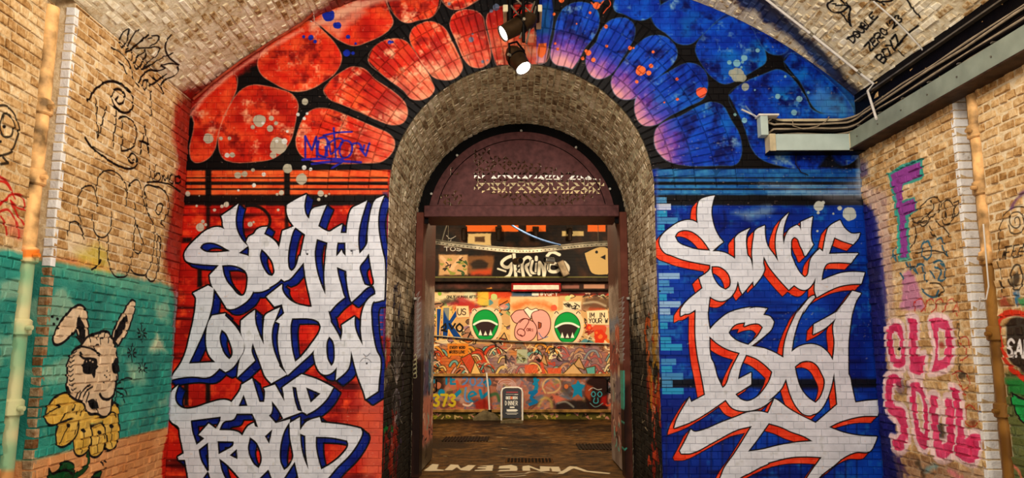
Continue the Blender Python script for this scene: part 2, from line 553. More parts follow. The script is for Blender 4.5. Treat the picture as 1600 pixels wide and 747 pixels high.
    E8 = crop(840, 0, 5.745); G = crop(1020, 0, 2.49); G4 = crop(1020, 150, 4.395)
    blues = [
        E8((-10, -20), (130, -20), (140, 120), (130, 250), (100, 400), (75, 520), (60, 565), (-10, 560)),
        E8((115, 460), (150, 300), (175, 170), (230, 80), (310, 30), (420, 20), (510, 60), (550, 130), (550, 230), (500, 340), (420, 440), (370, 540), (310, 620), (250, 600), (160, 580), (120, 530)),
        E8((430, 560), (450, 470), (530, 370), (560, 290), (640, 190), (720, 160), (820, 175), (870, 230), (870, 330), (820, 430), (750, 540), (690, 640), (600, 700), (540, 710), (470, 670)),
        E8((660, 720), (700, 640), (800, 510), (870, 420), (960, 345), (1060, 315), (1150, 330), (1230, 400), (1255, 480), (1220, 570), (1150, 640), (1060, 720), (980, 800), (850, 890), (730, 880), (670, 800)),
        G((215, 330), (205, 280), (170, 250), (130, 245), (60, 280), (0, 310), (-60, 370), (-72, 430), (-45, 485), (0, 490), (70, 450), (150, 410), (200, 380)),
        G4((15, 240), (60, 190), (200, 130), (330, 60), (410, 40), (480, 65), (530, 150), (580, 230), (610, 320), (605, 420), (570, 470), (470, 478), (180, 472), (90, 440), (20, 360)),
        G((295, 370), (340, 330), (440, 285), (490, 270), (540, 300), (590, 370), (625, 430), (770, 450), (805, 470), (805, 600), (760, 640), (470, 640), (400, 600), (350, 480)),
        G((510, 240), (540, 205), (620, 255), (700, 325), (775, 415), (785, 450), (640, 430), (580, 330)),
        G((165, 190), (200, 130), (280, 70), (330, 60), (400, 130), (440, 210), (440, 240), (410, 265), (330, 310), (280, 328), (230, 300), (190, 250)),
        G((395, 128), (440, 126), (527, 188), (500, 212), (450, 205)),
        G((10, 100), (-10, 60), (30, 20), (150, -20), (230, 0), (297, 45), (250, 80), (190, 140), (145, 172), (100, 170), (50, 130)),
        E8((680, 60), (700, -20), (1080, -20), (1100, 50), (1040, 130), (960, 180), (880, 180), (780, 130), (700, 100)),
        E8((480, -30), (500, 10), (560, 20), (640, -30)),
    ]
    for p in blues:
        cv.fill(p, bstone, 1, 1.0, .25)
        cv.line(p, 1.0, rgb(90, 150, 196), .35, .8, .3, closed=True)
    cv.line([(1150, 2), (1200, 38), (1262, 84), (1320, 140), (1345, 176)], 8, rgb(40, 130, 180), .45, 4, 1.5)
    cv.fill([(1275, 130), (1310, 150), (1344, 178), (1300, 182), (1270, 160)], rgb(120, 180, 196), .4, 8, 3)
    cv.fill(E8((10, 390), (80, 385), (75, 470), (40, 520), (5, 500)), rgb(226, 96, 34), .95, .8)
    cv.fill(C7((1225, 60), (1370, 30), (1370, 330), (1230, 330)), rgb(10, 74, 132), .8, 4, 1)
    # splashes
    GREY = rgb(168, 164, 146); PALE = rgb(206, 208, 206)
    for x, y, r in D4((540, 135), (615, 190), (165, 265), (675, 320), (640, 385), (745, 483), (845, 563), (380, 532), (430, 522), (700, 658), (625, 115), (660, 152), (258, 262), (320, 262), (340, 383), (492, 493), (300, 740), (870, -5), (490, 180)) and \
            [(p[0], p[1], r) for p, r in zip(D4((540, 135), (615, 190), (165, 265), (675, 320), (640, 385), (745, 483), (845, 563), (380, 532), (430, 522), (700, 658), (625, 115), (660, 152), (258, 262), (320, 262), (340, 383), (492, 493), (300, 740), (870, -5), (490, 180)),
                                       (9.5, 5.5, 8.3, 13, 5.5, 7.5, 9, 5.2, 4.5, 3.4, 4, 3.2, 3, 3.2, 4, 3, 3.6, 5, 3.4))]:
        cv.dot(x, y, r, GREY, .95, .3, .12)
    for p, r in zip(D4((722, 283), (303, 385), (570, 525), (865, 475), (820, 88), (866, 118), (887, 82), (665, 283), (498, 605), (912, 488), (565, 150), (742, 212), (385, 642)), (4.5, 4, 3.2, 3.6, 2.8, 2.8, 2.2, 2.4, 3.2, 3, 2.6, 2.2, 2)):
        cv.dot(p[0], p[1], r, PALE, .95)
    c1 = crop(280, 300, 7.469); c3 = crop(420, 290, 6.79)
    for p, r in list(zip(c1((245, 410), (275, 345), (308, 382), (205, 163), (412, 210), (550, 148), (500, 168), (828, 375), (868, 352), (1155, 210), (232, 44), (100, 20)), (6.5, 3, 2.6, 2.2, 2.4, 4.2, 2.8, 3.8, 1.8, 2, 1.2, 4))) + \
            list(zip(c3((550, 82), (605, 107), (530, 147), (133, 77), (88, 93), (98, 257), (640, 88)), (4.8, 2.2, 2.4, 3.8, 2, 2, 1.6))):
        cv.dot(p[0], p[1], r, rgb(184, 176, 160), .96)
    h5 = crop(470, 0, 6.225)
    for p, r in zip(h5((270, 147), (362, 246), (460, 358), (533, 424), (27, 357), (98, 366), (139, 404), (448, 516), (508, 518), (865, 412), (890, 408), (345, 245)), (9.6, 5.2, 3.2, 2, 2.6, 4.2, 2.8, 5.2, 2.8, 3, 2, 4.6)):
        cv.dot(p[0], p[1], r, rgb(12, 34, 150), .97)
    for p, r in zip(C7((840, 70), (598, 385), (612, 330), (712, 600), (757, 588), (385, 38), (795, 105)), (5.6, 4.5, 1.7, 2.8, 1.5, 2.6, 3)):
        cv.dot(p[0], p[1], r, rgb(90, 104, 132), .85)
    for p, r in zip(E8((925, 632), (1018, 592), (998, 655), (1037, 465), (830, 430), (862, 430), (615, 237), (455, 475), (404, 525), (500, 537), (435, 458), (620, 413), (527, 48), (212, 0), (147, 127), (470, 114), (157, 390), (180, 440), (350, 214), (1250, 710), (890, 735)),
                    (8, 3.4, 3.8, 2.6, 3.4, 1.8, 3, 4.4, 3, 3.4, 2.6, 2.6, 5.5, 4.5, 2.4, 2.2, 2.2, 2.4, 1.3, 2.2, 2.6)):
        cv.dot(p[0], p[1], r, rgb(236, 100, 44), .95)
    cv.line(E8((480, 20), (530, 60), (590, 10)), 2.2, rgb(226, 96, 60), .9)
    cv.line(E8((640, -5), (655, 40), (620, 80), (590, 120)), 1.5, rgb(226, 80, 40), .9)
    for p, r in zip(G((188, 360), (95, 308), (95, 386), (45, 398), (200, 352)), (8, 2.4, 2.6, 1.6, 5)):
        cv.dot(p[0], p[1], r, rgb(226, 84, 50), .95)
    for p, r in zip(G((330, 290), (310, 285), (345, 300), (360, 340)), (10.5, 6, 7, 6)):
        cv.dot(p[0], p[1], r, rgb(150, 152, 136), .9)
    for p, r in zip(G((355, 226), (328, 246), (298, 243), (408, 196), (349, 241), (570, 385), (486, 375), (550, 438), (356, 468), (320, 446), (605, 360), (515, 298), (397, 350), (345, 262)), (5, 5.5, 3.2, 3.2, 2.6, 4.4, 4, 4.6, 5, 2.6, 2.4, 2.2, 1.6, 2)):
        cv.dot(p[0], p[1], r, rgb(128, 176, 184), .85)
    k3 = crop(1200, 310, 8.3)
    for p, r in zip(k3((660, 100), (715, 55), (1052, 208), (930, 127), (652, 187), (848, 198), (640, 424)), (8.4, 3, 10.4, 3.6, 2.5, 2, 1.8)):
        cv.dot(p[0], p[1], r, rgb(182, 186, 178), .97)
    k1 = crop(1020, 300, 7.47)
    cv.fill(k1((920, 250), (1000, 230), (1180, 200), (1340, 160), (1430, 190), (1380, 260), (1200, 300), (1100, 330), (1010, 280)), rgb(130, 160, 176), .6, 5, 2.5)
    cv.line(k1((830, 230), (850, 330), (820, 430), (760, 470)), 4, rgb(3, 12, 70), .7, 1.5)
    cv.line([(1342, 232), (1344, 270), (1345, 306)], 9, rgb(176, 180, 190), .65, 4, 1.5)
    cv.fill([(1278, 262), (1290, 246), (1296, 240), (1304, 250), (1330, 264)], BLACK, .9, 3, 1)
    # blue tag on the red stone
    DB = rgb(30, 28, 150)
    for pts, wd in (([(75, 495), (75, 650)], 3), ([(75, 500), (120, 590), (150, 500), (155, 640)], 3.4), ([(170, 510), (215, 505), (210, 640), (165, 620), (165, 530)], 3.4),
                    ([(200, 490), (300, 470), (395, 465)], 3), ([(270, 440), (275, 520), (285, 640)], 3), ([(235, 530), (250, 620), (290, 590), (330, 520), (300, 510), (240, 540)], 3),
                    ([(310, 600), (330, 530), (385, 540), (385, 620), (335, 645), (310, 610)], 3), ([(395, 550), (440, 545), (470, 600), (480, 560)], 3), ([(515, 545), (490, 630), (450, 580)], 3),
                    ([(55, 658), (200, 650), (330, 655)], 4), ([(120, 685), (300, 668), (455, 675)], 4), ([(255, 715), (340, 665)], 3.4), ([(215, 570), (225, 630)], 4)):
        cv.line(A(*pts), wd, DB, .95, .5, .15)
    # thin loop drawn above SOUTH
    cv.line(c1((780, 165), (860, 160), (960, 190), (1040, 270), (1060, 340), (1040, 410)), 4.4, BLACK, .95, 1)
    # pixel-like light blue brick ends beside the archway
    r = np.random.default_rng(5)
    for i in range(30):
        z = 1.02 + i * .075 * 1.0
        for side, chance, lo, hi in ((1, .75, .0, 4.2), (-1, .8, 1.7, 3.35)):
            if not (lo < z < hi) or r.random() > chance: continue
            wd = (.225, .112)[i % 2] * (1 if r.random() < .8 else .7)
            if side < 0: wd = .10
            c = [rgb(70, 140, 190), rgb(150, 186, 214), rgb(24, 96, 176), rgb(196, 204, 222), rgb(40, 150, 190)][r.integers(5)]
            if side < 0: c = [rgb(20, 84, 170), rgb(14, 60, 150)][r.integers(2)]
            x0 = 1.46 if side > 0 else -1.46 - wd
            P = [((x0 - cv.u0) * cv.ppm, (z - cv.v0 + .006) * cv.ppm), ((x0 + wd - cv.u0) * cv.ppm, (z - cv.v0 + .006) * cv.ppm)]
            cv.put((slice(int(P[0][1]), int(P[0][1] + .066 * cv.ppm)), slice(int(P[0][0]), int(P[1][0]))), np.full((int(P[0][1] + .066 * cv.ppm) - int(P[0][1]), int(P[1][0]) - int(P[0][0])), .85, np.float32), c)
    cv.rect(1024, 262, 1029, 747, rgb(60, 70, 140), .5, 2)
    cv.rect(598, 300, 606, 560, rgb(10, 30, 110), .6, 2)
    cv.fill([(560, 600), (602, 590), (604, 747), (570, 747), (560, 690)], rgb(214, 110, 84), .6, 8, 3)
    cv.fill([(535, 640), (590, 650), (560, 700), (520, 740)], rgb(206, 74, 44), .6, 8, 3)
    # ---- SOUTH LONDON AND PROUD
    c2 = crop(280, 390, 7.469); c4 = crop(420, 385, 6.79); c5 = crop(260, 450, 4.98); c6 = crop(420, 460, 4.394); c7 = crop(260, 580, 4.473); c8 = crop(400, 570, 4.22)
    ltr = [
        c1((693, 135), (668, 230), (658, 330), (670, 430), (705, 515), (745, 575), (803, 632), (697, 711)) + c2((760, 50), (830, 90), (850, 250), (870, 350), (860, 495), (800, 590), (720, 650), (640, 690), (560, 690), (510, 640), (450, 560), (400, 460), (370, 390), (355, 300), (405, 245), (462, 182), (380, 178), (250, 170), (140, 155), (80, 130), (60, 80)) +
        c1((65, 710), (110, 635), (200, 545), (290, 465), (380, 420), (470, 410), (528, 432), (512, 400), (505, 330), (490, 280), (600, 205)),
        c1((780, 590), (815, 520), (870, 490), (905, 440), (950, 415), (1030, 405), (990, 490), (1070, 535), (1130, 590), (1165, 650)) + c4((100, 20), (150, 150), (150, 250), (130, 345), (0, 440)) + c2((1060, 450), (960, 490), (870, 495), (800, 400), (812, 72)) + c1((812, 648)),
        c3((107, 660), (125, 580), (145, 480), (265, 432), (215, 360), (190, 280), (190, 205), (290, 145), (400, 90), (382, 170), (378, 240), (395, 310), (427, 352), (440, 290), (465, 245), (540, 220), (612, 203), (570, 300), (525, 430), (590, 470), (645, 488), (700, 455), (780, 410), (762, 503), (825, 503), (830, 440), (838, 380), (855, 300), (885, 240), (960, 200), (1045, 155), (1010, 260), (975, 380), (955, 480), (948, 600), (962, 722), (1010, 670), (1045, 610), (1050, 500), (1068, 350), (1095, 230), (1130, 150), (1175, 125), (1225, 105), (1190, 190), (1168, 280), (1160, 400), (1168, 500), (1185, 600), (1210, 720)) +
        c4((1225, 130), (1232, 250), (1230, 440), (1225, 560), (1180, 578), (1120, 590), (1130, 480), (1110, 420), (1055, 430), (955, 520), (880, 588), (820, 530), (720, 610), (650, 690), (600, 680), (455, 640), (440, 560), (410, 430), (385, 300), (370, 170), (290, 270), (215, 350), (165, 372), (130, 345), (20, 300)),
        c5((205, 40), (325, -20), (370, 5), (352, 150), (310, 290), (250, 430), (175, 588), (380, 575), (420, 620), (335, 692), (200, 690), (100, 700), (25, 718), (60, 660), (110, 590), (150, 500), (180, 380), (210, 250), (228, 130), (228, 75)),
        c5((355, 215), (460, 197), (455, 215), (520, 280), (570, 350), (605, 430), (600, 490), (560, 560), (510, 625), (460, 655), (415, 625), (370, 575), (330, 520), (310, 440), (310, 350), (325, 270)),
        c5((580, 255), (640, 205), (690, 170), (690, 250), (710, 330), (758, 440), (752, 350), (760, 260), (768, 215), (820, 180), (885, 150), (850, 240), (825, 310), (820, 400), (840, 500), (880, 600)) + c6((70, 490), (125, 550), (10, 615)) + c5((815, 742), (770, 690), (735, 600), (700, 510), (672, 430), (662, 490), (690, 565), (550, 698), (570, 560), (608, 480), (605, 430), (580, 350)),
        c6((-18, 16), (38, 84), (90, 68), (105, 130), (45, 187), (75, 200), (62, 300), (75, 420), (100, 500), (128, 556), (210, 480), (310, 385), (345, 330), (400, 280), (425, 190), (405, 105)) + c4((640, 690), (720, 610), (600, 560), (455, 640), (370, 630), (280, 605), (200, 550), (150, 480), (140, 400)),
        c6((425, 190), (450, 230), (495, 320), (500, 400), (480, 480), (420, 545), (375, 550), (340, 520), (315, 450), (310, 390), (345, 330), (400, 250)),
        c6((500, 212), (590, 152), (590, 215), (605, 270), (645, 350), (632, 240), (640, 130), (670, 50), (710, 10), (790, -20), (790, 40), (735, 40), (712, 60), (705, 180), (715, 280), (740, 390), (765, 440), (755, 600), (750, 665), (665, 720), (655, 680), (610, 560), (565, 390), (545, 510), (460, 590), (470, 490), (495, 420), (495, 320), (505, 250)),
        c7((85, 95), (68, 140), (62, 195), (85, 240), (130, 262), (200, 255), (290, 225), (400, 200), (440, 208), (455, 217), (520, 120), (525, 95), (600, 50), (618, 110), (650, 215), (683, 215), (685, 125)) + c8((50, 155), (125, 130), (187, 240), (175, 150), (245, 100), (300, 62), (400, 95), (510, 150), (470, 220), (400, 290), (335, 328), (305, 312), (275, 322), (180, 358), (130, 385), (225, 358), (222, 385), (290, 345), (290, 432), (335, 375), (420, 345), (430, 380), (600, 400), (690, 420), (700, 445), (680, 500), (620, 590), (540, 670), (430, 780)) +
        c7((160, 790), (130, 620), (85, 620), (78, 600), (120, 575), (110, 520), (95, 450), (85, 390), (40, 360), (8, 310), (3, 240), (25, 155)),
    ]
    hol = [
        c1((243, 655), (265, 615), (320, 592), (400, 595), (480, 625), (540, 660), (595, 690), (430, 705), (300, 695)),
        c1((695, 712), (812, 648), (812, 745)),
        c2((500, 185), (600, 180), (700, 205), (770, 250), (797, 310), (795, 400), (780, 480), (755, 530), (725, 540), (680, 520), (620, 450), (560, 380), (520, 290)),
        c2((960, -5), (1000, 28), (1040, 73), (1080, 130), (1105, 210), (1110, 270), (1085, 308), (1040, 295), (990, 230), (955, 150), (942, 70)),
        c3((283, 445), (385, 520), (375, 560), (350, 680), (335, 745)) + c4((320, 100), (300, 180), (270, 240), (240, 262), (215, 235), (203, 160), (207, 60)) + c3((215, 650), (240, 540), (265, 470)),
        c3((510, 568), (622, 605), (605, 700)) + c4((610, 30), (600, 150), (590, 300), (600, 510), (560, 420), (520, 300), (495, 180), (487, 60)) + c3((490, 680)),
        c3((730, 605), (812, 605), (815, 750)) + c4((820, 105), (790, 75), (772, 35), (740, 80), (715, 105), (720, 20)),
        c4((1062, 75), (1080, 190), (1100, 300), (1115, 395), (1090, 430), (1015, 405), (985, 320), (965, 215), (1020, 140)),
        c4((722, 220), (822, 262), (830, 380), (850, 500), (875, 595), (850, 600), (800, 530), (765, 410), (735, 300)),
        c4((370, 170), (385, 300), (410, 430), (440, 560), (455, 635), (370, 630), (280, 605), (200, 550), (150, 480), (140, 430), (160, 375), (215, 350), (290, 270)),
        c5((430, 325), (460, 350), (490, 410), (512, 480), (510, 530), (490, 555), (455, 520), (425, 450), (414, 380)),
        c5((370, 5), (415, 70), (470, 160), (400, 195), (350, 215), (318, 290), (305, 360), (310, 450), (330, 520), (380, 577), (175, 588), (250, 430), (310, 290), (352, 150)),
        c6((160, 165), (330, 180), (355, 215), (350, 250), (300, 330), (220, 430), (180, 463), (160, 380), (150, 280), (150, 210)),
        c6((415, 290), (440, 320), (452, 380), (445, 470), (430, 492), (405, 450), (395, 380), (400, 320)),
        c7((540, 165), (567, 242), (505, 245)),
        c7((170, 345), (380, 318), (375, 350), (345, 402), (295, 365), (225, 445), (265, 470), (210, 515), (180, 420)),
        c7((370, 412), (400, 355), (470, 335), (490, 298), (600, 298), (625, 350), (640, 392), (620, 385), (612, 360), (570, 385), (530, 450), (500, 425)),
        c7((225, 550), (290, 500), (295, 600), (297, 695), (285, 700), (240, 620)), c7((358, 490), (470, 492), (465, 520), (420, 550), (365, 580)),
        c7((443, 588), (492, 545), (495, 615)), c7((370, 612), (420, 650), (530, 770), (420, 770), (385, 690)),
        c7((585, 462), (630, 500), (660, 570), (665, 630), (645, 678), (610, 650), (580, 590), (570, 530)),
        c7((688, 455), (740, 408), (718, 507)), c7((630, 770), (712, 688), (745, 770)), c7((240, 770), (290, 700), (315, 770)),
        c8((105, 240), (150, 300), (180, 355), (130, 385), (85, 335), (100, 320)),
        c8((240, 145), (265, 150), (280, 230), (305, 310), (275, 300), (255, 240)), c8((330, 150), (425, 190), (360, 250)),
        c8((220, 380), (185, 440), (160, 540), (160, 640), (185, 695), (215, 670), (245, 610), (240, 560), (225, 480), (222, 410)),
        c8((290, 455), (325, 470), (330, 590), (345, 690), (310, 600), (295, 520)),
        c8((395, 475), (500, 480), (600, 500), (608, 530), (570, 590), (500, 650), (430, 690), (405, 600), (395, 540)),
        c8((170, 770), (255, 640), (285, 770)),
    ]
    M = cv.mask(ltr, hol)
    sc = cv.scale([(440, 500)])
    E = M.copy()
    for i in range(1, 9):
        np.maximum(E, shift(M, 11 * sc * i / 8, -8.5 * sc * i / 8), out=E)
    cv.put_all(dilate(E, 2.2 * sc), BLACK)
    cv.put_all(E, blend(rgb(2, 14, 92), rgb(10, 38, 140), n2 * 1.5 - .3))
    cv.put_all(dilate(M, 2.2 * sc), BLACK); cv.put_all(M, white)
    # ---- SINCE 1861
    d1 = k1; d2 = crop(1020, 390, 7.47); d3 = k3; d4 = crop(1200, 390, 7.47); d5 = crop(1040, 480, 7.47); d6 = crop(1040, 570, 7.47); d7 = crop(1200, 480, 7.115); d8 = crop(1200, 580, 7.115)
    d9 = crop(1030, 640, 6.98); d0 = crop(1200, 640, 6.98)
    ltr = [
        d1((725, 38), (700, 120), (685, 220), (695, 320), (730, 440), (780, 530), (825, 582), (700, 690)) + d2((760, 20), (850, 40), (915, 75), (958, 108), (1000, 250), (985, 400), (960, 480), (900, 560), (820, 600), (740, 590), (665, 548), (640, 747), (500, 747), (498, 700), (420, 747), (325, 747), (330, 690), (580, 450), (540, 330), (670, 225), (670, 180), (500, 150), (330, 110), (200, 60)) +
        d1((150, 715), (90, 640), (80, 560), (120, 490), (200, 420), (300, 355), (400, 328), (470, 335), (522, 362), (516, 250), (528, 140), (550, 92), (640, 55)),
        d1((1135, 420), (1100, 480), (1088, 560), (1095, 660), (1110, 745)) + d2((1130, 90), (1170, 245), (1165, 120)) + d1((1160, 745), (1165, 620), (1180, 520), (1195, 450), (1307, 390), (1310, 500), (1330, 600), (1380, 690)) + d2((1400, 40), (1463, 140), (1445, 50)) + d1((1435, 640), (1440, 500), (1470, 400), (1500, 330)) +
        d3((200, 250), (270, 185), (215, 330), (195, 450), (205, 600), (235, 470), (290, 390), (375, 345), (410, 370), (428, 420), (425, 305), (580, 235), (565, 330), (555, 450), (565, 550), (588, 600), (490, 747)) + d4((425, 70), (400, 0)) + d3((420, 620), (385, 530), (345, 500), (310, 530), (298, 620), (305, 747)) +
        d4((290, 110), (330, 200), (380, 280), (430, 325), (460, 300), (480, 200), (495, 120), (560, 30), (600, -5)) + d3((660, 645), (712, 690), (735, 560), (760, 450), (790, 370), (935, 280), (975, 360), (1030, 420), (1090, 455), (1195, 450), (1170, 520), (1105, 597), (960, 550), (860, 507), (820, 630), (790, 720), (1000, 712), (1175, 712)) +
        d4((1055, 45), (970, 158), (800, 150), (690, 165), (650, 230), (625, 360), (720, 320), (850, 275), (1000, 260), (1130, 268), (1090, 400), (960, 405), (830, 430), (690, 490), (568, 558), (545, 480), (555, 330), (520, 400), (440, 470), (370, 460), (305, 415), (243, 470), (150, 370), (50, 250), (0, 180)) +
        d2((1330, 150), (1295, 80), (1290, 150), (1303, 240), (1180, 430), (1170, 370), (1045, 520), (1020, 470), (1000, 390), (960, 300), (955, 110), (960, 0)) + d1((955, 745), (955, 620), (970, 520)),
        d5((490, -10), (495, 120), (515, 260), (600, 170), (730, 70), (880, 20), (1000, 0)) + d2((1120, 690), (1200, 675), (1338, 688), (1290, 747)) + d5((1185, 20), (1140, 90), (1220, 110), (1265, 170), (1240, 250), (1150, 340), (1000, 455), (1150, 480), (1280, 535)) +
        d7((30, 480), (170, 560), (180, 430), (220, 280), (300, 100), (340, 20)) + d4((335, 745), (420, 640), (500, 550), (540, 535), (550, 560), (480, 640), (410, 745)) + d7((410, 10), (340, 160), (290, 320), (262, 495), (340, 440), (480, 410), (590, 440), (670, 510), (720, 590), (740, 400), (725, 200), (752, 130), (640, 230), (500, 305), (510, 190), (640, 120), (760, 50), (830, -10)) +
        d4((780, 747), (900, 600), (985, 480), (1088, 510), (1030, 600), (985, 747)) + d7((945, 10), (915, 200), (895, 400), (895, 747)) + d8((900, 40), (935, 190), (972, 348), (1100, 330), (1230, 320), (1252, 370), (1240, 440), (1220, 498), (1050, 500), (870, 540), (760, 580), (680, 622), (830, 680), (1000, 715)) +
        d0((1190, 295), (1160, 380), (1105, 458), (960, 465), (830, 520), (720, 610), (560, 740), (540, 780), (410, 780), (430, 740), (585, 520), (430, 512), (250, 520), (0, 580)) + d9((1190, 590), (1080, 640), (990, 690), (880, 747), (840, 800), (640, 800), (670, 740), (710, 640), (830, 470), (1010, 180), (850, 220), (600, 350), (350, 475), (240, 480), (225, 450), (280, 350), (345, 215), (380, 240), (440, 235), (680, 140), (850, 75)) +
        d6((960, 555), (1100, 545), (1195, 565), (1270, 395)) + d8((80, 308), (250, 430), (530, 575), (770, 370), (745, 200), (735, 60), (690, 220), (620, 380), (550, 460), (480, 490), (400, 480), (320, 400), (250, 260), (200, 85), (150, 190), (0, 335)) + d6((1250, 400), (1150, 480), (1040, 525), (900, 540), (780, 505), (700, 410), (500, 550), (300, 665), (100, 740), (130, 640), (280, 380), (298, 435), (460, 350), (430, 180), (395, 0)) + d5((380, 600), (350, 350), (350, 40), (350, -10)),
        d5((-0 + 350, 30), (175, 105), (180, 30), (240, -30), (500, -30), (495, 60)),
    ]
    hol = [
        d1((258, 520), (290, 470), (360, 445), (440, 455), (520, 500), (590, 570), (670, 685), (540, 675), (420, 645), (300, 590)),
        d1((697, 690), (825, 585), (870, 570), (960, 560), (960, 745)) + d2((958, 108), (900, 60), (800, 25)),
        d2((685, 195), (780, 200), (870, 265), (908, 350), (900, 430), (850, 468), (780, 430), (720, 350), (690, 270)),
        d5((738, 300), (770, 240), (830, 195), (930, 178), (915, 225), (1000, 195), (1090, 195), (1135, 235), (1080, 330), (965, 440), (850, 400), (770, 345)),
        d5((510, 340), (600, 420), (720, 490), (865, 535), (760, 747)) + d6((700, 240), (665, 270), (600, 130), (560, -20)) + d5((530, 600)),
        d5((940, 555), (1060, 600), (1180, 690)) + d6((1245, 85), (1215, 180), (1140, 300), (1060, 380), (960, 425), (880, 405), (815, 345), (1000, 230), (1000, 90), (845, 170), (880, 20)),
        d7((298, 660), (380, 605), (470, 600), (540, 640), (600, 740)) + d8((630, 100), (620, 200), (570, 310), (528, 352), (440, 290), (360, 180), (310, 10)),
        d9((1195, 150), (1330, 190)) + d0((250, 240), (390, 290), (485, 345), (300, 360), (100, 395), (0, 420)) + d9((1150, 430), (970, 458), (1060, 340)),
        d8((735, 20), (770, 370), (530, 575), (440, 530), (480, 490), (550, 460), (620, 380), (690, 220)),
        d2((958, 108), (962, 90), (962, 60)),
    ]
    M = cv.mask(ltr, hol)
    sc = cv.scale([(1200, 500)])
    E = M.copy()
    for i in range(1, 9):
        np.maximum(E, shift(M, -11 * sc * i / 8, -10 * sc * i / 8), out=E)
    cv.put_all(dilate(E, 1.1 * sc), rgb(22, 8, 30))
    cv.put_all(E, blend(rgb(206, 40, 14), rgb(238, 84, 50), n2 * 1.5 - .3))
    cv.put_all(dilate(M, 1.5 * sc), BLACK); cv.put_all(M, white)
    # little pen marks on the white letters
    for x, y in ((573, 568), (480, 397), (549, 392), (1031, 455)):
        cv.dot(x, y, 1.3, BLACK, .9)
    for pts in ([(563, 565), (568, 560), (575, 561), (580, 566)], [(568, 553), (572, 557), (578, 552)], [(474, 391), (482, 391)], [(478, 391), (478, 396)], [(547, 391), (555, 391)], [(551, 391), (550, 397)], [(446, 391), (450, 391)]):
        cv.line(pts, .9, rgb(60, 60, 70), .8)
    # worn flecks and pale joints showing through the paint
    fl = (vnoise(h, w, [(3, 9), 4], 21) > .83).astype(np.float32) * (vnoise(h, w, [60, 25], 22) > .54) * .35
    cv.put((slice(0, h), slice(0, w)), fl.astype(np.float32), rgb(206, 170, 150))
    return cv.image('end_wall_mural_paint')
def tag_on_springing(cv):             # black tag that runs from the left wall up onto the vault
    K2 = rgb(8, 6, 8)
    g = crop(150, 20, 5.335)
    for pts in ([(270, 135), (215, 180), (200, 240), (210, 285), (240, 270), (265, 200), (275, 140)], [(350, 135), (290, 230), (250, 330), (310, 300), (430, 175)], [(435, 175), (380, 240), (310, 290), (295, 390)], [(430, 210), (480, 195), (525, 200), (515, 240), (455, 280)], [(340, 300), (430, 295), (530, 295), (510, 350), (440, 410), (385, 470)], [(410, 310), (340, 380), (318, 440), (330, 465), (370, 440), (405, 370), (412, 320)],
                [(385, 470), (450, 440), (560, 370), (640, 340)], [(625, 185), (590, 240), (580, 300), (600, 360), (640, 400), (690, 435), (620, 425), (540, 440), (580, 465), (530, 485), (440, 480), (380, 540), (360, 580)], [(680, 450), (685, 490), (650, 530), (580, 560), (550, 600), (545, 640)], [(390, 610), (400, 570), (430, 560), (425, 620), (400, 645), (388, 615)], [(440, 610), (520, 560), (590, 515)], [(470, 530), (520, 600), (560, 670)], [(130, 290), (200, 330), (260, 390), (290, 460), (310, 540), (355, 615)], [(195, 410), (235, 450), (265, 520)]):
        cv.line(g(*pts), 2.6, K2, 1, .4, .1)


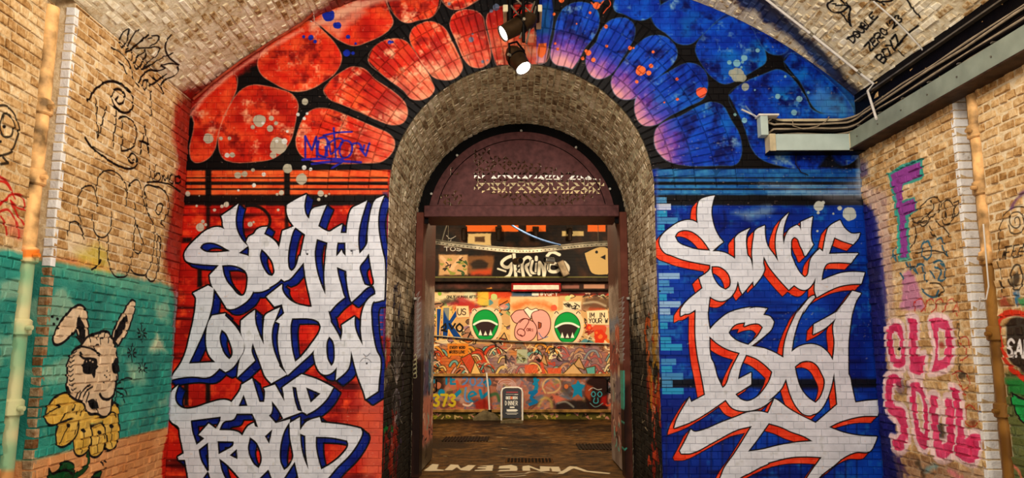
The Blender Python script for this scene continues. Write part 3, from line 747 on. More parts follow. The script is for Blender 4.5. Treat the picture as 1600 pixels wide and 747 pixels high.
# ------------------------------------------------------------------ paint on the left wall: tags, turquoise mural with the rabbit flower
def paint_left():
    cv = Canvas(-4.4, 0.0, 0.05, 4.5, 230, lambda p: on_x(p, -HALF, K), 31)
    h, w = cv.h, cv.w
    n1 = vnoise(h, w, [90, 40, 16], 32); n2 = vnoise(h, w, [22, 9], 33)
    K2 = rgb(8, 5, 5)
    teal = blend(rgb(8, 112, 104), rgb(40, 158, 140), n1 * 1.8 - .4)
    teal = blend(teal, rgb(168, 190, 150), (n2 - .62) * 1.6)
    sand = blend(rgb(190, 118, 62), rgb(222, 160, 104), n1 * 1.5 - .2)
    cv.fill([(-200, 345), (0, 388), (70, 402), (180, 428), (282, 450), (282, 668), (258, 670), (130, 700), (30, 726), (-200, 780)], teal, .97, 3, 1.2, curve=False)
    cv.fill([(-200, 780), (30, 726), (130, 700), (270, 666), (270, 900), (-200, 1100)], sand, .95, 2, .8, curve=False)
    # sprayed clouds and haze on the turquoise
    for pts, a in (([(70, 470), (100, 450), (120, 480), (100, 520), (70, 520)], .55), ([(60, 580), (120, 560), (130, 590), (80, 600)], .5), ([(240, 480), (262, 465), (268, 490), (248, 500)], .55),
                   ([(234, 548), (246, 520), (262, 550)], .9), ([(196, 560), (225, 575), (232, 600), (205, 598)], .5), ([(0, 440), (40, 430), (44, 460), (0, 470)], .55), ([(0, 530), (20, 520), (30, 560), (0, 560)], .5), ([(245, 625), (262, 620), (262, 632), (248, 634)], .5)):
        cv.fill(pts, rgb(206, 206, 170), a, 4, 2)
    cv.fill([(60, 398), (140, 416), (210, 434), (282, 452), (282, 470), (180, 452), (60, 420)], rgb(120, 170, 140), .6, 6, 3)
    cv.fill([(45, 395), (100, 402), (170, 416), (176, 424), (100, 412), (45, 403)], rgb(226, 128, 56), .75, 3, 2)
    cv.fill([(118, 395), (150, 385), (170, 400), (172, 424), (130, 412)], rgb(206, 186, 70), .7, 6, 2.5)
    cv.fill([(106, 372), (130, 362), (140, 390), (110, 400)], rgb(226, 206, 170), .6, 6, 2)
    cv.line([(40, 395), (70, 402)], 7, rgb(226, 110, 40), .6, 3, 1)
    # red overspray by the corner
    cv.fill([(286, 150), (310, 150), (310, 470), (280, 462), (262, 440), (258, 380), (268, 300), (276, 240), (268, 200)], blend(rgb(120, 8, 6), rgb(190, 22, 12), n1 * 1.6 - .3), .95, 7, 3.5)
    cv.fill([(272, 440), (310, 440), (300, 760), (258, 760), (268, 600)], rgb(150, 40, 46), .5, 4, 1)
    cv.line([(276, 455), (270, 560), (260, 740)], 3, rgb(190, 160, 190), .6, 2, .4)
    cv.fill([(258, 690), (272, 660), (274, 800), (254, 800)], rgb(190, 20, 12), .9, 2, .6)
    tag_on_springing(cv)
    # VIDA with its scrolls
    q = crop(100, 100, 3.735)
    for pts, wd in (([(140, 215), (190, 145), (250, 105), (320, 110), (375, 155), (402, 215), (395, 265), (365, 285), (320, 270), (285, 230), (280, 185), (300, 150), (335, 155), (355, 190), (345, 225), (318, 230), (305, 205), (320, 190)], 2.2),
                    ([(122, 430), (165, 485), (230, 540), (310, 590), (380, 612), (415, 600), (428, 560), (410, 525), (385, 530), (378, 560), (400, 578), (408, 558)], 2.0)):
        cv.line(q(*pts), wd * 1.5, K2, 1, .3, .1)
    for pts in ([(190, 205), (195, 330), (200, 430), (225, 340), (250, 250)], [(303, 275), (295, 400), (287, 480)], [(325, 320), (345, 305), (340, 420), (338, 505)], [(330, 310), (370, 310), (415, 360), (430, 410), (415, 460), (380, 500), (338, 508)],
                [(443, 525), (460, 440), (475, 360), (485, 440), (503, 562)], [(443, 450), (465, 455), (495, 470)], [(508, 160), (507, 300)]):
        cv.line(q(*pts), 2.5, K2, 1, .3, .05)
    # small tag by the corner
    for pts in ([(502, 595), (505, 680)], [(540, 590), (520, 680)], [(525, 660), (560, 640), (565, 670), (525, 685)], [(575, 690), (580, 650), (595, 680), (605, 650), (612, 695)], [(620, 690), (618, 655), (640, 655), (640, 695), (622, 695)], [(655, 690), (650, 660), (675, 660), (678, 685), (655, 695)], [(490, 690), (560, 690), (620, 705), (680, 745)]):
        cv.line(q(*pts), 2.0, K2, 1, .3)
    # outlined throw-up
    t = crop(90, 250, 3.736)
    for pts in ([(63, 440), (70, 380), (95, 358), (125, 375), (145, 420), (155, 460)], [(155, 460), (140, 380), (122, 280), (125, 215), (150, 165), (180, 150), (210, 160), (225, 190), (235, 268)], [(228, 180), (235, 120), (260, 75), (300, 60), (345, 75), (385, 120), (403, 180), (405, 230), (400, 270)],
                [(405, 200), (420, 150), (450, 120), (475, 120), (490, 160), (500, 240), (530, 310), (560, 380), (568, 480), (550, 590), (520, 665), (485, 672), (445, 660), (425, 640)], [(203, 320), (215, 400), (240, 445), (270, 452), (300, 430), (318, 370), (317, 305)],
                [(240, 445), (248, 530), (240, 610), (200, 640)], [(300, 430), (293, 500), (300, 590), (330, 670), (370, 685), (405, 670), (425, 600), (435, 540)], [(452, 250), (455, 380), (445, 480), (450, 530), (475, 547), (495, 520), (493, 460), (460, 370)],
                [(525, 300), (515, 230), (512, 162), (570, 155), (620, 175), (650, 225), (645, 300), (600, 370), (625, 390)], [(575, 300), (595, 255), (620, 265), (605, 305), (580, 318), (573, 300)], [(585, 435), (600, 470), (600, 560), (590, 650)], [(585, 435), (580, 560), (585, 640), (570, 700), (540, 705), (515, 670)]):
        cv.line(t(*pts), 2.0, K2, 1, .3, .1)
    # rabbit head
    r5 = crop(60, 450, 4.395); r6 = crop(40, 580, 4.475)
    FL = blend(rgb(206, 176, 140), rgb(228, 202, 168), n2 * 1.4 - .2)
    yel = blend(rgb(206, 160, 56), rgb(228, 190, 96), n2 * 1.4 - .2)
    stem = rgb(10, 70, 30)
    cv.line(r6((440, 560), (440, 640), (400, 700), (340, 740)), 8, K2); cv.line(r6((440, 560), (440, 640), (400, 700), (340, 740)), 6, stem)
    cv.fill(r6((160, 680), (180, 715), (230, 690), (250, 645), (290, 630), (330, 650), (345, 700), (330, 760), (160, 760)), stem, 1, .6, 0, edge=K2, ew=2)
    cv.fill(r6((455, 745), (490, 715), (535, 690), (520, 745)), stem, 1, .6, 0, edge=K2, ew=2)
    cv.line(r6((200, 720), (280, 690), (330, 720)), 3, K2)
    for p in (((620, 220), (650, 250), (655, 330), (655, 440), (640, 500), (600, 550), (560, 545), (545, 480), (545, 360), (560, 250)), ((460, 380), (545, 370), (565, 470), (545, 560), (500, 600), (460, 590), (440, 500)),
              ((370, 340), (450, 350), (465, 440), (450, 530), (400, 590), (355, 580), (340, 490), (350, 420)), ((230, 370), (300, 300), (380, 350), (370, 430), (320, 500), (265, 530), (225, 520), (218, 450)),
              ((300, 150), (200, 190), (150, 250), (135, 310), (145, 360), (185, 380), (240, 360), (330, 330), (420, 300), (400, 200))):
        cv.fill(r6(*p), yel, 1, .6, 0, edge=K2, ew=2.6)
    cv.fill(r6((300, 200), (420, 260), (580, 240), (600, 330), (480, 370), (330, 330)), yel, 1, 2)
    for a, b in (((140, 305), (235, 245)), ((245, 510), (305, 380)), ((390, 570), (408, 415)), ((505, 570), (512, 430)), ((600, 530), (605, 385))):
        cv.line(r6(a, b), 1.4, K2); x, y = r6(b)[0]; cv.dot(x, y, 3.2, K2, 1, .3, 0)
    for s in ([(380, 250), (360, 300)], [(345, 230), (330, 275)], [(410, 260), (385, 310)], [(290, 290), (240, 350)], [(380, 350), (350, 440)], [(470, 380), (460, 460)], [(555, 375), (552, 470)], [(580, 290), (620, 290), (640, 320)]):
        cv.line(r6(*s), 1.5, K2)
    cv.fill(r5((300, 380), (262, 320), (255, 290), (210, 345), (160, 385), (115, 385), (102, 350), (130, 280), (190, 190), (250, 130), (295, 118), (325, 150), (340, 210), (350, 330)), FL, 1, .5, 0, edge=K2, ew=3)
    cv.fill(r5((283, 185), (310, 240), (330, 330), (320, 370), (292, 370), (275, 310), (265, 260)), K2, 1, .5)
    cv.fill(r5((505, 340), (530, 270), (570, 190), (620, 110), (650, 82), (670, 95), (662, 160), (640, 240), (600, 320), (550, 400)), FL, 1, .5, 0, edge=K2, ew=2.6)
    cv.fill(r5((608, 180), (605, 240), (575, 310), (530, 370), (510, 375), (530, 300), (565, 235)), K2, 1, .5)
    head = r5((345, 335), (400, 310), (470, 300), (510, 345), (530, 400), (545, 470), (548, 600), (535, 700)) + r6((635, 40), (632, 120), (610, 200), (600, 280), (570, 315), (530, 320), (500, 300), (450, 300), (420, 260), (400, 220), (350, 200), (310, 160), (290, 90)) + r5((200, 650), (195, 570), (210, 490), (240, 430), (290, 400))
    cv.fill(head, FL, 1, .5, 0, edge=K2, ew=3)
    for i in range(9):
        y = 440 + i * 32; x = 225 - 14 * math.sin(i / 8 * 3.1)
        cv.line(r5((x, y), (x + 14, y + 8), (x + 34, y - 8)), 1.3, K2)
    for x, y in ((370, 330), (420, 312), (465, 305), (500, 335), (400, 390), (440, 345)):
        cv.line(r5((x - 15, y + 40), (x - 10, y + 5), (x + 10, y)), 1.8, K2)
    cv.line(r5((285, 400), (340, 410), (390, 430), (425, 465)), 2.4, K2)
    cv.line(r5((285, 445), (310, 480), (360, 485), (400, 495)), 2.8, K2)
    cv.fill(r5((300, 540), (320, 495), (360, 480), (405, 495), (412, 540), (385, 580), (345, 592), (310, 575)), K2, 1, .4)
    cv.fill(r5((385, 545), (400, 560), (395, 610), (385, 620), (375, 590)), K2, 1, .4)
    for x, y in ((336, 505), (362, 498), (380, 508)): cv.dot(*r5((x, y))[0], 1.5, FL, 1, .2, 0)
    cv.fill(r5((512, 520), (530, 480), (550, 490), (552, 560), (540, 592), (520, 580)), K2, 1, .4)
    for x, y in ((460, 600), (478, 570), (495, 600), (455, 650), (490, 630), (470, 612)): cv.dot(*r5((x, y))[0], 1.1, K2, 1, .2, 0)
    cv.line(r6((525, 160), (545, 190), (590, 195), (625, 160)), 3, K2)
    cv.line(r6((640, 130), (635, 190), (610, 240), (600, 290)), 1.8, K2)
    cv.fill(r6((440, 210), (480, 195), (500, 220), (500, 260), (470, 265), (450, 245)), K2, 1, .4)
    cv.line(r6((500, 200), (505, 290)), 1.6, K2)
    for s in ([(370, 200), (410, 130), (455, 95)], [(400, 205), (440, 130), (475, 110)], [(350, 195), (380, 140)], [(430, 220), (450, 150)]):
        cv.line(r6(*s), 2.2, K2)
    for s in ([(645, 95), (690, 50), (750, 55)], [(645, 120), (690, 130), (705, 165)], [(640, 140), (680, 170), (695, 220)]):
        cv.line(r6(*s), 1.6, K2)
    for cx, cy_ in ((712, 310), (645, 445), (718, 550)):
        for k in range(8):
            a = k * math.pi / 4; s = 62 if k % 4 == 2 else 42
            cv.line(r5((cx + 14 * math.cos(a), cy_ + 14 * math.sin(a)), (cx + s * .75 * math.cos(a), cy_ + s * math.sin(a))), 1.7, K2)
    for x, y in ((103, 198), (138, 213), (108, 248)): cv.dot(*r5((x, y))[0], 2.4, K2)
    for x, y in ((535, 640), (560, 632), (555, 680), (540, 655)): cv.dot(*r6((x, y))[0], 1.6, K2)
    # near bay, left of the pipe
    f = crop(0, 30, 3.557)
    cv.line(f((-60, 520), (0, 480), (50, 490), (90, 540), (105, 600), (95, 680), (60, 740), (0, 760)), 3.6, K2, .95, .4)
    cv.line(f((10, 570), (30, 525), (65, 545), (80, 600), (60, 650), (25, 650), (5, 610), (10, 570)), 3.2, K2, .95, .4)
    cv.dot(*f((30, 597))[0], 3, K2); cv.dot(*f((3, 680))[0], 3, K2)
    f2 = crop(0, 220, 2.875)
    cv.line(f2((20, 75), (40, 100), (10, 105)), 4, K2, .95)
    for pts in ([(-20, 300), (20, 270), (60, 240), (100, 255), (112, 310), (80, 300), (50, 270)], [(0, 160), (40, 190), (70, 260)], [(0, 320), (40, 310), (70, 350), (88, 435)], [(0, 340), (20, 370), (35, 420)], [(50, 270), (80, 330), (105, 375)], [(0, 290), (40, 255)], [(-10, 180), (30, 190), (50, 220)]):
        cv.line(f2(*pts), 3.6, rgb(190, 16, 14), .95, .5, .2)
    cv.fill(f2((40, 340), (110, 400), (100, 440), (40, 420)), rgb(226, 110, 90), .5, 6, 2)
    return cv.image('left_wall_paint')


# ------------------------------------------------------------------ paint on the right wall
def paint_right():
    def m(p):
        q = on_x(p, HALF, K); q[:, 0] = -q[:, 0]; return q          # u grows towards the camera
    cv = Canvas(-0.05, 0.0, 4.4, 4.5, 230, m, 41)
    h, w = cv.h, cv.w
    n1 = vnoise(h, w, [90, 40, 16], 42); n2 = vnoise(h, w, [22, 9], 43)
    K2 = rgb(22, 14, 14)
    navy = blend(rgb(2, 10, 76), rgb(8, 30, 140), n1 * 1.6 - .3)
    cv.fill([(1335, 300), (1362, 325), (1372, 350), (1380, 420), (1384, 480), (1384, 560), (1392, 640), (1404, 690), (1420, 800), (1330, 800)], navy, .98, 3, 1.8, curve=False)
    cv.fill([(1340, 250), (1356, 252), (1356, 275), (1342, 285)], navy, .8, 4, 2)
    cv.fill([(1345, 290), (1385, 300), (1392, 420), (1398, 490), (1380, 500), (1366, 350)], rgb(200, 176, 190), .4, 5, 2.5)
    cv.line([(1362, 330), (1384, 480), (1388, 600)], 3, rgb(60, 40, 120), .5, 2.5, 1)
    p = crop(1360, 230, 2.989)
    cv.fill(p((75, 125), (150, 80), (245, 48), (245, 150), (150, 180), (145, 250), (210, 232), (218, 300), (175, 330), (185, 520), (130, 530), (120, 330), (100, 200)), rgb(46, 160, 146), .95, .6, .4, curve=False)
    cv.fill(p((90, 130), (160, 92), (235, 68), (235, 135), (145, 172), (148, 262), (205, 240), (212, 295), (160, 320), (172, 515), (140, 518), (132, 330), (112, 210)), rgb(150, 62, 150), .97, .6, .4, curve=False)
    cv.fill(p((150, 590), (190, 570), (230, 680), (250, 760), (140, 760)), rgb(190, 120, 160), .85, 2.5, 1)
    cv.line(p((115, 470), (95, 520), (110, 500), (118, 530)), 3, rgb(20, 110, 130), .9); cv.line(p((125, 400), (128, 490)), 4, rgb(60, 190, 170), .9)
    cv.line(p((130, 530), (185, 525)), 3, rgb(110, 190, 170), .9)
    for pts in ([(225, 290), (270, 240), (320, 245), (320, 290), (280, 330), (235, 370), (225, 350), (270, 310), (290, 280), (280, 250)], [(185, 320), (200, 350), (260, 345)], [(330, 280), (345, 250), (385, 270), (380, 340), (345, 360), (330, 310)], [(345, 260), (350, 340)], [(390, 260), (415, 250), (405, 310), (375, 330), (395, 270)], [(270, 370), (300, 420)], [(300, 345), (340, 380), (370, 420)], [(200, 360), (210, 420), (185, 470)], [(260, 310), (275, 330)], [(215, 495), (260, 485), (330, 490), (360, 510)], [(280, 635), (320, 640), (340, 670), (310, 700)]):
        cv.line(p(*pts), 2.0, K2, .95, .4)
    for pts in ([(245, 440), (238, 500), (260, 525), (280, 490), (265, 440), (245, 450)], [(305, 430), (330, 425), (345, 480), (355, 505)], [(185, 545), (215, 590), (210, 560), (240, 550), (250, 590), (260, 640)], [(290, 540), (320, 530), (345, 570), (340, 620), (310, 620), (325, 580), (300, 560)], [(235, 660), (260, 690), (300, 700), (320, 670)], [(135, 590), (150, 615)], [(160, 540), (190, 570)], [(275, 580), (295, 610)]):
        cv.line(p(*pts), 2.9, rgb(16, 96, 120), .95, .5)
    # OLD SOUL
    o = crop(1370, 450, 2.516)
    PINK = blend(rgb(206, 46, 92), rgb(232, 86, 128), n2 * 1.5 - .3)
    HALO = rgb(236, 206, 204)
    for i, x in enumerate(range(4)):
        cv.line(o((145 + x * 42, 90), (150 + x * 42, 55), (175 + x * 42, 45), (185 + x * 42, 75), (168 + x * 42, 95)), 1.7, rgb(186, 30, 26), .9, .5)
    cv.line(o((315, 75), (318, 110)), 1.7, rgb(186, 30, 26), .9, .5)
    for pts in ([(320, 200), (350, 195), (355, 260), (330, 285)], [(290, 340), (340, 330), (360, 380), (340, 400), (310, 340)], [(345, 480), (360, 460), (395, 490), (390, 540), (350, 530), (345, 480)], [(322, 215), (345, 240)], [(300, 380), (345, 420)]):
        cv.line(o(*pts), 1.8, rgb(180, 34, 24), .9, .5)
    cv.line(o((318, 140), (322, 320)), 1.8, K2, .8); cv.dot(*o((330, 340))[0], 6, K2, .85, 2, .4); cv.dot(*o((375, 530))[0], 6, rgb(110, 20, 16), .7, 2); cv.dot(*o((400, 492))[0], 3, rgb(20, 90, 140), .9)
    shapes = [([(40, 160), (70, 135), (95, 150), (105, 200), (112, 260), (105, 310), (75, 315), (50, 280), (38, 220)], [(65, 175), (80, 185), (90, 240), (88, 275), (75, 270), (62, 220)]),
              ([(118, 115), (155, 125), (158, 190), (160, 265), (190, 260), (188, 290), (175, 345), (125, 330), (128, 230)], None),
              ([(205, 125), (250, 115), (285, 140), (298, 200), (298, 270), (275, 315), (208, 335), (225, 230)], [(240, 160), (262, 170), (268, 230), (262, 270), (238, 280), (240, 210)]),
              ([(30, 380), (45, 345), (75, 335), (95, 360), (92, 400), (70, 380), (58, 410), (65, 450), (105, 475), (118, 530), (120, 600), (100, 640), (65, 635), (55, 585), (80, 590), (90, 560), (75, 520), (45, 490), (32, 440)], None),
              ([(130, 375), (165, 370), (190, 430), (200, 510), (205, 600), (190, 640), (160, 620), (140, 520)], [(150, 410), (165, 420), (180, 510), (182, 570), (170, 560), (158, 480)]),
              ([(205, 420), (235, 425), (240, 540), (255, 610), (270, 600), (265, 430), (300, 445), (305, 560), (300, 640), (280, 670), (230, 665), (215, 560)], None),
              ([(285, 385), (320, 400), (335, 500), (345, 590), (360, 575), (402, 575), (405, 630), (385, 690), (300, 660), (310, 560), (300, 450)], None)]
    for out, hole in shapes:
        cv.line(o(*out), 10, HALO, .95, 1.2, .5, closed=True)
    for out, hole in shapes:
        cv.fill(o(*out), PINK, 1, .8, .3)
        cv.line(o(*out), 2.6, HALO, .95, .8, .3, closed=True)
        if hole:
            cv.fill(o(*hole), rgb(214, 186, 150), 1, .8, .3, edge=HALO, ew=3)
    cv.fill(o((75, 380), (100, 350), (125, 390), (110, 420), (85, 430)), rgb(70, 40, 40), .5, 3, 2)
    cv.dot(*o((85, 240))[0], 2.5, K2); cv.fill(o((240, 530), (265, 540), (265, 590), (245, 590)), K2, .7, 2, 1); cv.dot(*o((250, 225))[0], 4, rgb(170, 40, 30), .7, 2)
    cv.fill(o((60, 650), (140, 660), (260, 690), (420, 715), (420, 800), (100, 800)), rgb(140, 100, 84), .55, 5, 3)
    for a, b, c in (((90, 680), (120, 740), rgb(60, 30, 90)), ((190, 720), (230, 700), rgb(120, 170, 170)), ((280, 720), (330, 745), rgb(222, 120, 130)), ((160, 690), (190, 740), K2)):
        cv.line(o(a, b), 7, c, .7, 2.5, 1.2)
    # near bay right of the pipe
    a = crop(1500, 280, 3.74)
    for pts in ([(245, 640), (235, 580), (222, 450), (225, 330), (240, 240), (280, 180), (340, 160), (400, 175)], [(275, 270), (290, 310), (330, 318), (365, 290), (365, 230), (340, 195), (300, 200), (280, 240), (295, 275), (325, 285), (345, 260), (335, 225), (312, 230), (315, 255)]):
        cv.line(a(*pts), 2.0, K2, .95, .4)
    write(cv, 'FEAR', 1569, 405, (8.5, -1.5), (1, -19), 2.0, K2, .35)
    cv.line(a((290, 600), (300, 520), (330, 500), (355, 540), (345, 640), (310, 640), (290, 590)), 3, K2, .9); cv.fill(a((300, 560), (335, 530), (345, 610), (320, 640), (295, 620)), K2, .9, 2, 1)
    cv.line(a((245, 600), (250, 660)), 2.4, K2); cv.line(a((290, 170), (330, 110), (390, 60)), 6, rgb(90, 30, 100), .8, 2, 1)
    cv.fill(a((305, 660), (335, 650), (345, 720), (325, 745)), rgb(20, 110, 150), .9, 2, 1); cv.fill(a((340, 700), (380, 690), (380, 750), (350, 745)), rgb(40, 150, 90), .9, 2, 1)
    cv.fill(a((235, 680), (270, 690), (290, 740), (230, 745)), rgb(170, 70, 50), .8, 2, 1)
    b = crop(1500, 460, 2.6)
    cv.fill(b((160, 330), (260, 300), (300, 760), (215, 760), (190, 500)), rgb(70, 90, 40), .9, 4, 2); cv.fill(b((190, 350), (280, 330), (280, 420), (200, 400)), rgb(24, 120, 50), .9, 3, 1.5)
    cv.fill(b((180, 120), (220, 90), (290, 110), (290, 340), (240, 310), (190, 240)), K2, .95, 2, 1)
    cv.line(b((290, 95), (220, 75), (165, 95), (155, 140), (165, 210), (200, 290), (250, 340), (290, 370)), 8, rgb(206, 48, 22), .97, .9, .4)
    write(cv, 'SALT', 1572, 556, (10, 1), (1, -26), 4.2, rgb(226, 220, 216), .3)
    cv.fill(b((205, 400), (240, 420), (280, 430), (290, 540), (250, 520), (215, 460)), rgb(26, 150, 70), .97, 1, .5, edge=K2, ew=2.4)
    cv.line(b((205, 690), (235, 720), (245, 760)), 4, rgb(220, 110, 90), .8, 1.5); cv.line(b((160, 230), (185, 420), (200, 620)), 3.4, rgb(220, 180, 150), .8, 1.5, .6)
    return cv.image('right_wall_paint')


# ------------------------------------------------------------------ paint on the vault
def paint_vault():
    cv = Canvas(-4.2, -4.2, 0.02, 4.2, 190, on_vault, 51)
    h, w = cv.h, cv.w
    n1 = vnoise(h, w, [70, 30, 12], 52)
    K2 = rgb(8, 6, 8)
    redl = blend(rgb(90, 8, 6), rgb(176, 26, 14), n1 * 1.6 - .3)
    cv.fill([(268, 165), (300, 140), (372, 98), (430, 62), (500, 12), (560, -30), (640, -60), (640, -20), (520, 30), (430, 86), (300, 175), (285, 180)], redl, .95, 7, 4, curve=False)
    cv.fill([(270, 150), (300, 130), (310, 165), (290, 185), (268, 180)], redl, .95, 6, 3)
    navy = blend(rgb(3, 10, 46), rgb(14, 60, 120), n1 * 1.8 - .4)
    cv.fill([(1080, -40), (1180, -20), (1235, 26), (1275, 70), (1310, 105), (1345, 150), (1350, 182), (1338, 180), (1240, 66), (1150, 4)], navy, .96, 6, 4, curve=False)
    cv.line([(1190, 0), (1240, 45), (1300, 100), (1352, 152)], 9, rgb(70, 44, 30), .6, 5, 3)
    cv.line([(700, -90), (850, -110), (1000, -70)], 30, rgb(40, 30, 50), .7, 10, 4)
    tag_on_springing(cv)
    v = crop(1280, 0, 6.225)
    def tag(t, x, y, ang, s, wd=2.1, sl=0):
        c, n = math.cos(math.radians(ang)), math.sin(math.radians(ang))
        x, y = v((x, y))[0]
        write(cv, t, x, y, (s * c, s * n), (s * (n * 1.5 + sl * c), -s * (c * 1.5 - sl * n)), wd, K2, .3)
    tag('DOUBLE', 330, 420, -47, 7.4, 2.8); tag('ZERO', 500, 500, -47, 8.2, 3.0); tag('BOYZ', 620, 620, -50, 9.6, 3.3); tag("'23", 690, 300, -40, 8, 2.9)
    cv.line(v((700, 440), (770, 500), (820, 550)), 2.4, K2); cv.line(v((740, 470), (860, 330), (960, 255)), 3, K2); cv.line(v((265, 385), (330, 345), (390, 330)), 2.4, K2)
    for pts in ([(130, 10), (80, 40), (90, 90), (150, 125), (230, 110), (290, 60), (220, 50), (130, 40)], [(205, 0), (290, 60), (290, 180), (310, 255), (260, 190), (215, 130)], [(500, 0), (620, 20), (720, 0)], [(850, 0), (920, 100), (980, 170)], [(560, 0), (630, 50)]):
        cv.line(v(*pts), 3.2, K2, 1, .4)
    return cv.image('vault_paint')
# ------------------------------------------------------------------ paint on the far wall of the street tunnel
def scribble(cv, r, x0, y0, x1, y1, n, cols, w0, w1, size=14, a=.9):
    for _ in range(n):
        x, y = r.uniform(x0, x1), r.uniform(y0, y1); s = size * r.uniform(.5, 1.3)
        pts = [(x + r.uniform(-s, s), y + r.uniform(-s, s) * .7) for _ in range(r.integers(3, 6))]
        cv.line(pts, r.uniform(w0, w1), cols[r.integers(len(cols))], a, .4)


def paint_far():
    cv = Canvas(-3.4, 0.0, 3.4, 5.2, 170, lambda p: on_y(p, YB), 61)
    h, w = cv.h, cv.w
    r = np.random.default_rng(66)
    n1 = vnoise(h, w, [40, 18, 8], 62)
    K2 = rgb(22, 16, 14); CR = rgb(204, 158, 104)
    cv.C[:] = blend(rgb(70, 40, 22), rgb(130, 84, 48), n1 * 1.6 - .3); cv.A[:] = 1
    X0, X1 = 600, 1030
    # --- upper storey: dark brick, pale patches, the white throw-up
    cv.rect(X0, 330, X1, 436, blend(rgb(12, 8, 7), rgb(58, 32, 16), n1 * 1.8 - .5), 1, 1)
    for x0, x1 in ((X0, 676), (728, 777), (783, 810), (822, 853), (918, 946), (960, X1)): cv.rect(x0, 350, x1, 362, rgb(226, 100, 32), .95, .6, .2)
    cv.fill([(731, 365), (767, 365), (767, 383), (731, 384)], rgb(206, 176, 120), .95, .8, .6, curve=False); cv.rect(742, 370, 757, 378, rgb(60, 36, 20), .9, 1, .5)
    cv.rect(878, 361, 912, 369, rgb(206, 180, 120), .9, .8, .4)
    cv.rect(686, 398, 731, 430, rgb(206, 160, 110), .9, 1.5, .6)
    for a, b in (((690, 402), (708, 420)), ((720, 402), (702, 424))): cv.line([a, b], 5, rgb(226, 170, 130), .95, .6)
    scribble(cv, r, 688, 402, 730, 428, 14, [K2, rgb(120, 130, 50), rgb(20, 60, 30)], 1.2, 2.6, 6)
    write(cv, 'TOS', 694, 392, (8, 0), (0, -6), 1.2, rgb(206, 200, 190), .2, False); cv.line([(698, 368), (703, 373), (712, 369)], 1, rgb(190, 180, 170)); cv.line([(705, 375), (700, 380)], 1, rgb(190, 180, 170))
    cv.rect(731, 400, 772, 428, rgb(150, 96, 52), .7, 2, 1); cv.fill([(735, 412), (748, 406), (762, 412), (760, 420), (738, 420)], K2, .8, 2, 1)
    cv.fill([(736, 424), (768, 420), (768, 430), (736, 430)], rgb(206, 60, 24), .7, 3, 1.5)
    cv.fill([(768, 432), (776, 404), (800, 390), (840, 384), (888, 388), (898, 402), (904, 432)], K2, .97, 2, .6)
    cv.fill([(912, 395), (945, 385), (960, 400), (950, 430), (925, 428), (918, 415)], rgb(196, 160, 100), .95, .6, edge=K2, ew=2.5)
    cv.dot(932, 394, 2.2, K2); cv.fill([(938, 402), (946, 398), (946, 406)], K2, 1, .4)
    # the white throw-up letters
    for pts, wd in (([(800, 400), (790, 404), (784, 412), (793, 418), (800, 412), (796, 430), (790, 434)], 5.2), ([(778, 420), (790, 424)], 3), ([(803, 396), (806, 432)], 5), ([(809, 417), (814, 413), (813, 420), (809, 424), (815, 426)], 2.6), ([(818, 432), (817, 408), (826, 402), (830, 410), (822, 416), (829, 430)], 5),
                    ([(832, 408), (831, 426), (838, 426)], 4.2), ([(838, 402), (838, 406)], 5), ([(838, 412), (837, 424)], 3.6), ([(842, 428), (843, 410), (848, 418), (850, 432), (853, 412), (853, 404)], 5), ([(874, 398), (862, 394), (855, 400)], 5), ([(880, 412), (870, 424), (858, 422), (860, 412), (872, 414)], 5.4), ([(882, 410), (888, 418), (884, 430)], 5)):
        cv.line(pts, wd + 2.4, K2, 1, .5); cv.line(pts, wd, rgb(226, 216, 196), 1, .5)
    write(cv, 'NSEBP', 776, 437, (3.6, 0), (0, -4), .9, rgb(190, 184, 170), .2, False)
    cv.rect(X0, 432, X1, 436, rgb(120, 116, 60), .8, .6); cv.rect(X0, 440, X1, 443, rgb(80, 60, 34), .8, .8)
    cv.rect(X0, 443, X1, 470, blend(rgb(34, 18, 14), rgb(96, 48, 40), n1 * 1.8 - .5), .95, 1)
    cv.rect(878, 446, 905, 453, rgb(150, 96, 84), .8, .6); cv.rect(912, 444, 945, 452, rgb(206, 150, 120), .8, .8); cv.rect(X0, 459, X1, 463, rgb(150, 20, 14), .7, 1.2)
    # --- main band of murals
    pal = [rgb(90, 60, 50), rgb(214, 140, 130), rgb(120, 150, 90), rgb(226, 110, 40), rgb(236, 190, 120), rgb(206, 60, 30), rgb(230, 210, 170), rgb(170, 120, 90), rgb(60, 130, 150), rgb(150, 110, 130), rgb(226, 150, 60)]
    cv.rect(X0, 462, X1, 588, CR, 1, 1)
    for _ in range(330):
        x, y = r.uniform(X0, X1), r.uniform(458, 584); s = r.uniform(5, 14)
        cv.fill([(x + s * r.uniform(.5, 1.3) * math.cos(t), y + s * .7 * r.uniform(.5, 1.2) * math.sin(t)) for t in np.linspace(0, 6.28, 7)[:-1]], pal[r.integers(len(pal))], .85, .6, .6, True, False, (K2 if r.random() < .35 else None), .9)
    cv.rect(X0, 537, X1, 586, blend(rgb(122, 96, 112), rgb(206, 130, 70), n1 * 2.4 - .75), .75, 1)
    for x0_, x1_, c_ in ((X0, 735, rgb(214, 92, 34)), (770, 800, rgb(150, 130, 130)), (795, 812, rgb(226, 130, 50)), (860, 895, rgb(124, 92, 116))): cv.rect(x0_, 545, x1_, 584, c_, .6, 4, 3)
    for yy_ in np.arange(541, 586, 4.8): cv.line([(X0, yy_), (X1, yy_ + .4)], .7, rgb(70, 44, 34), .45, .3)
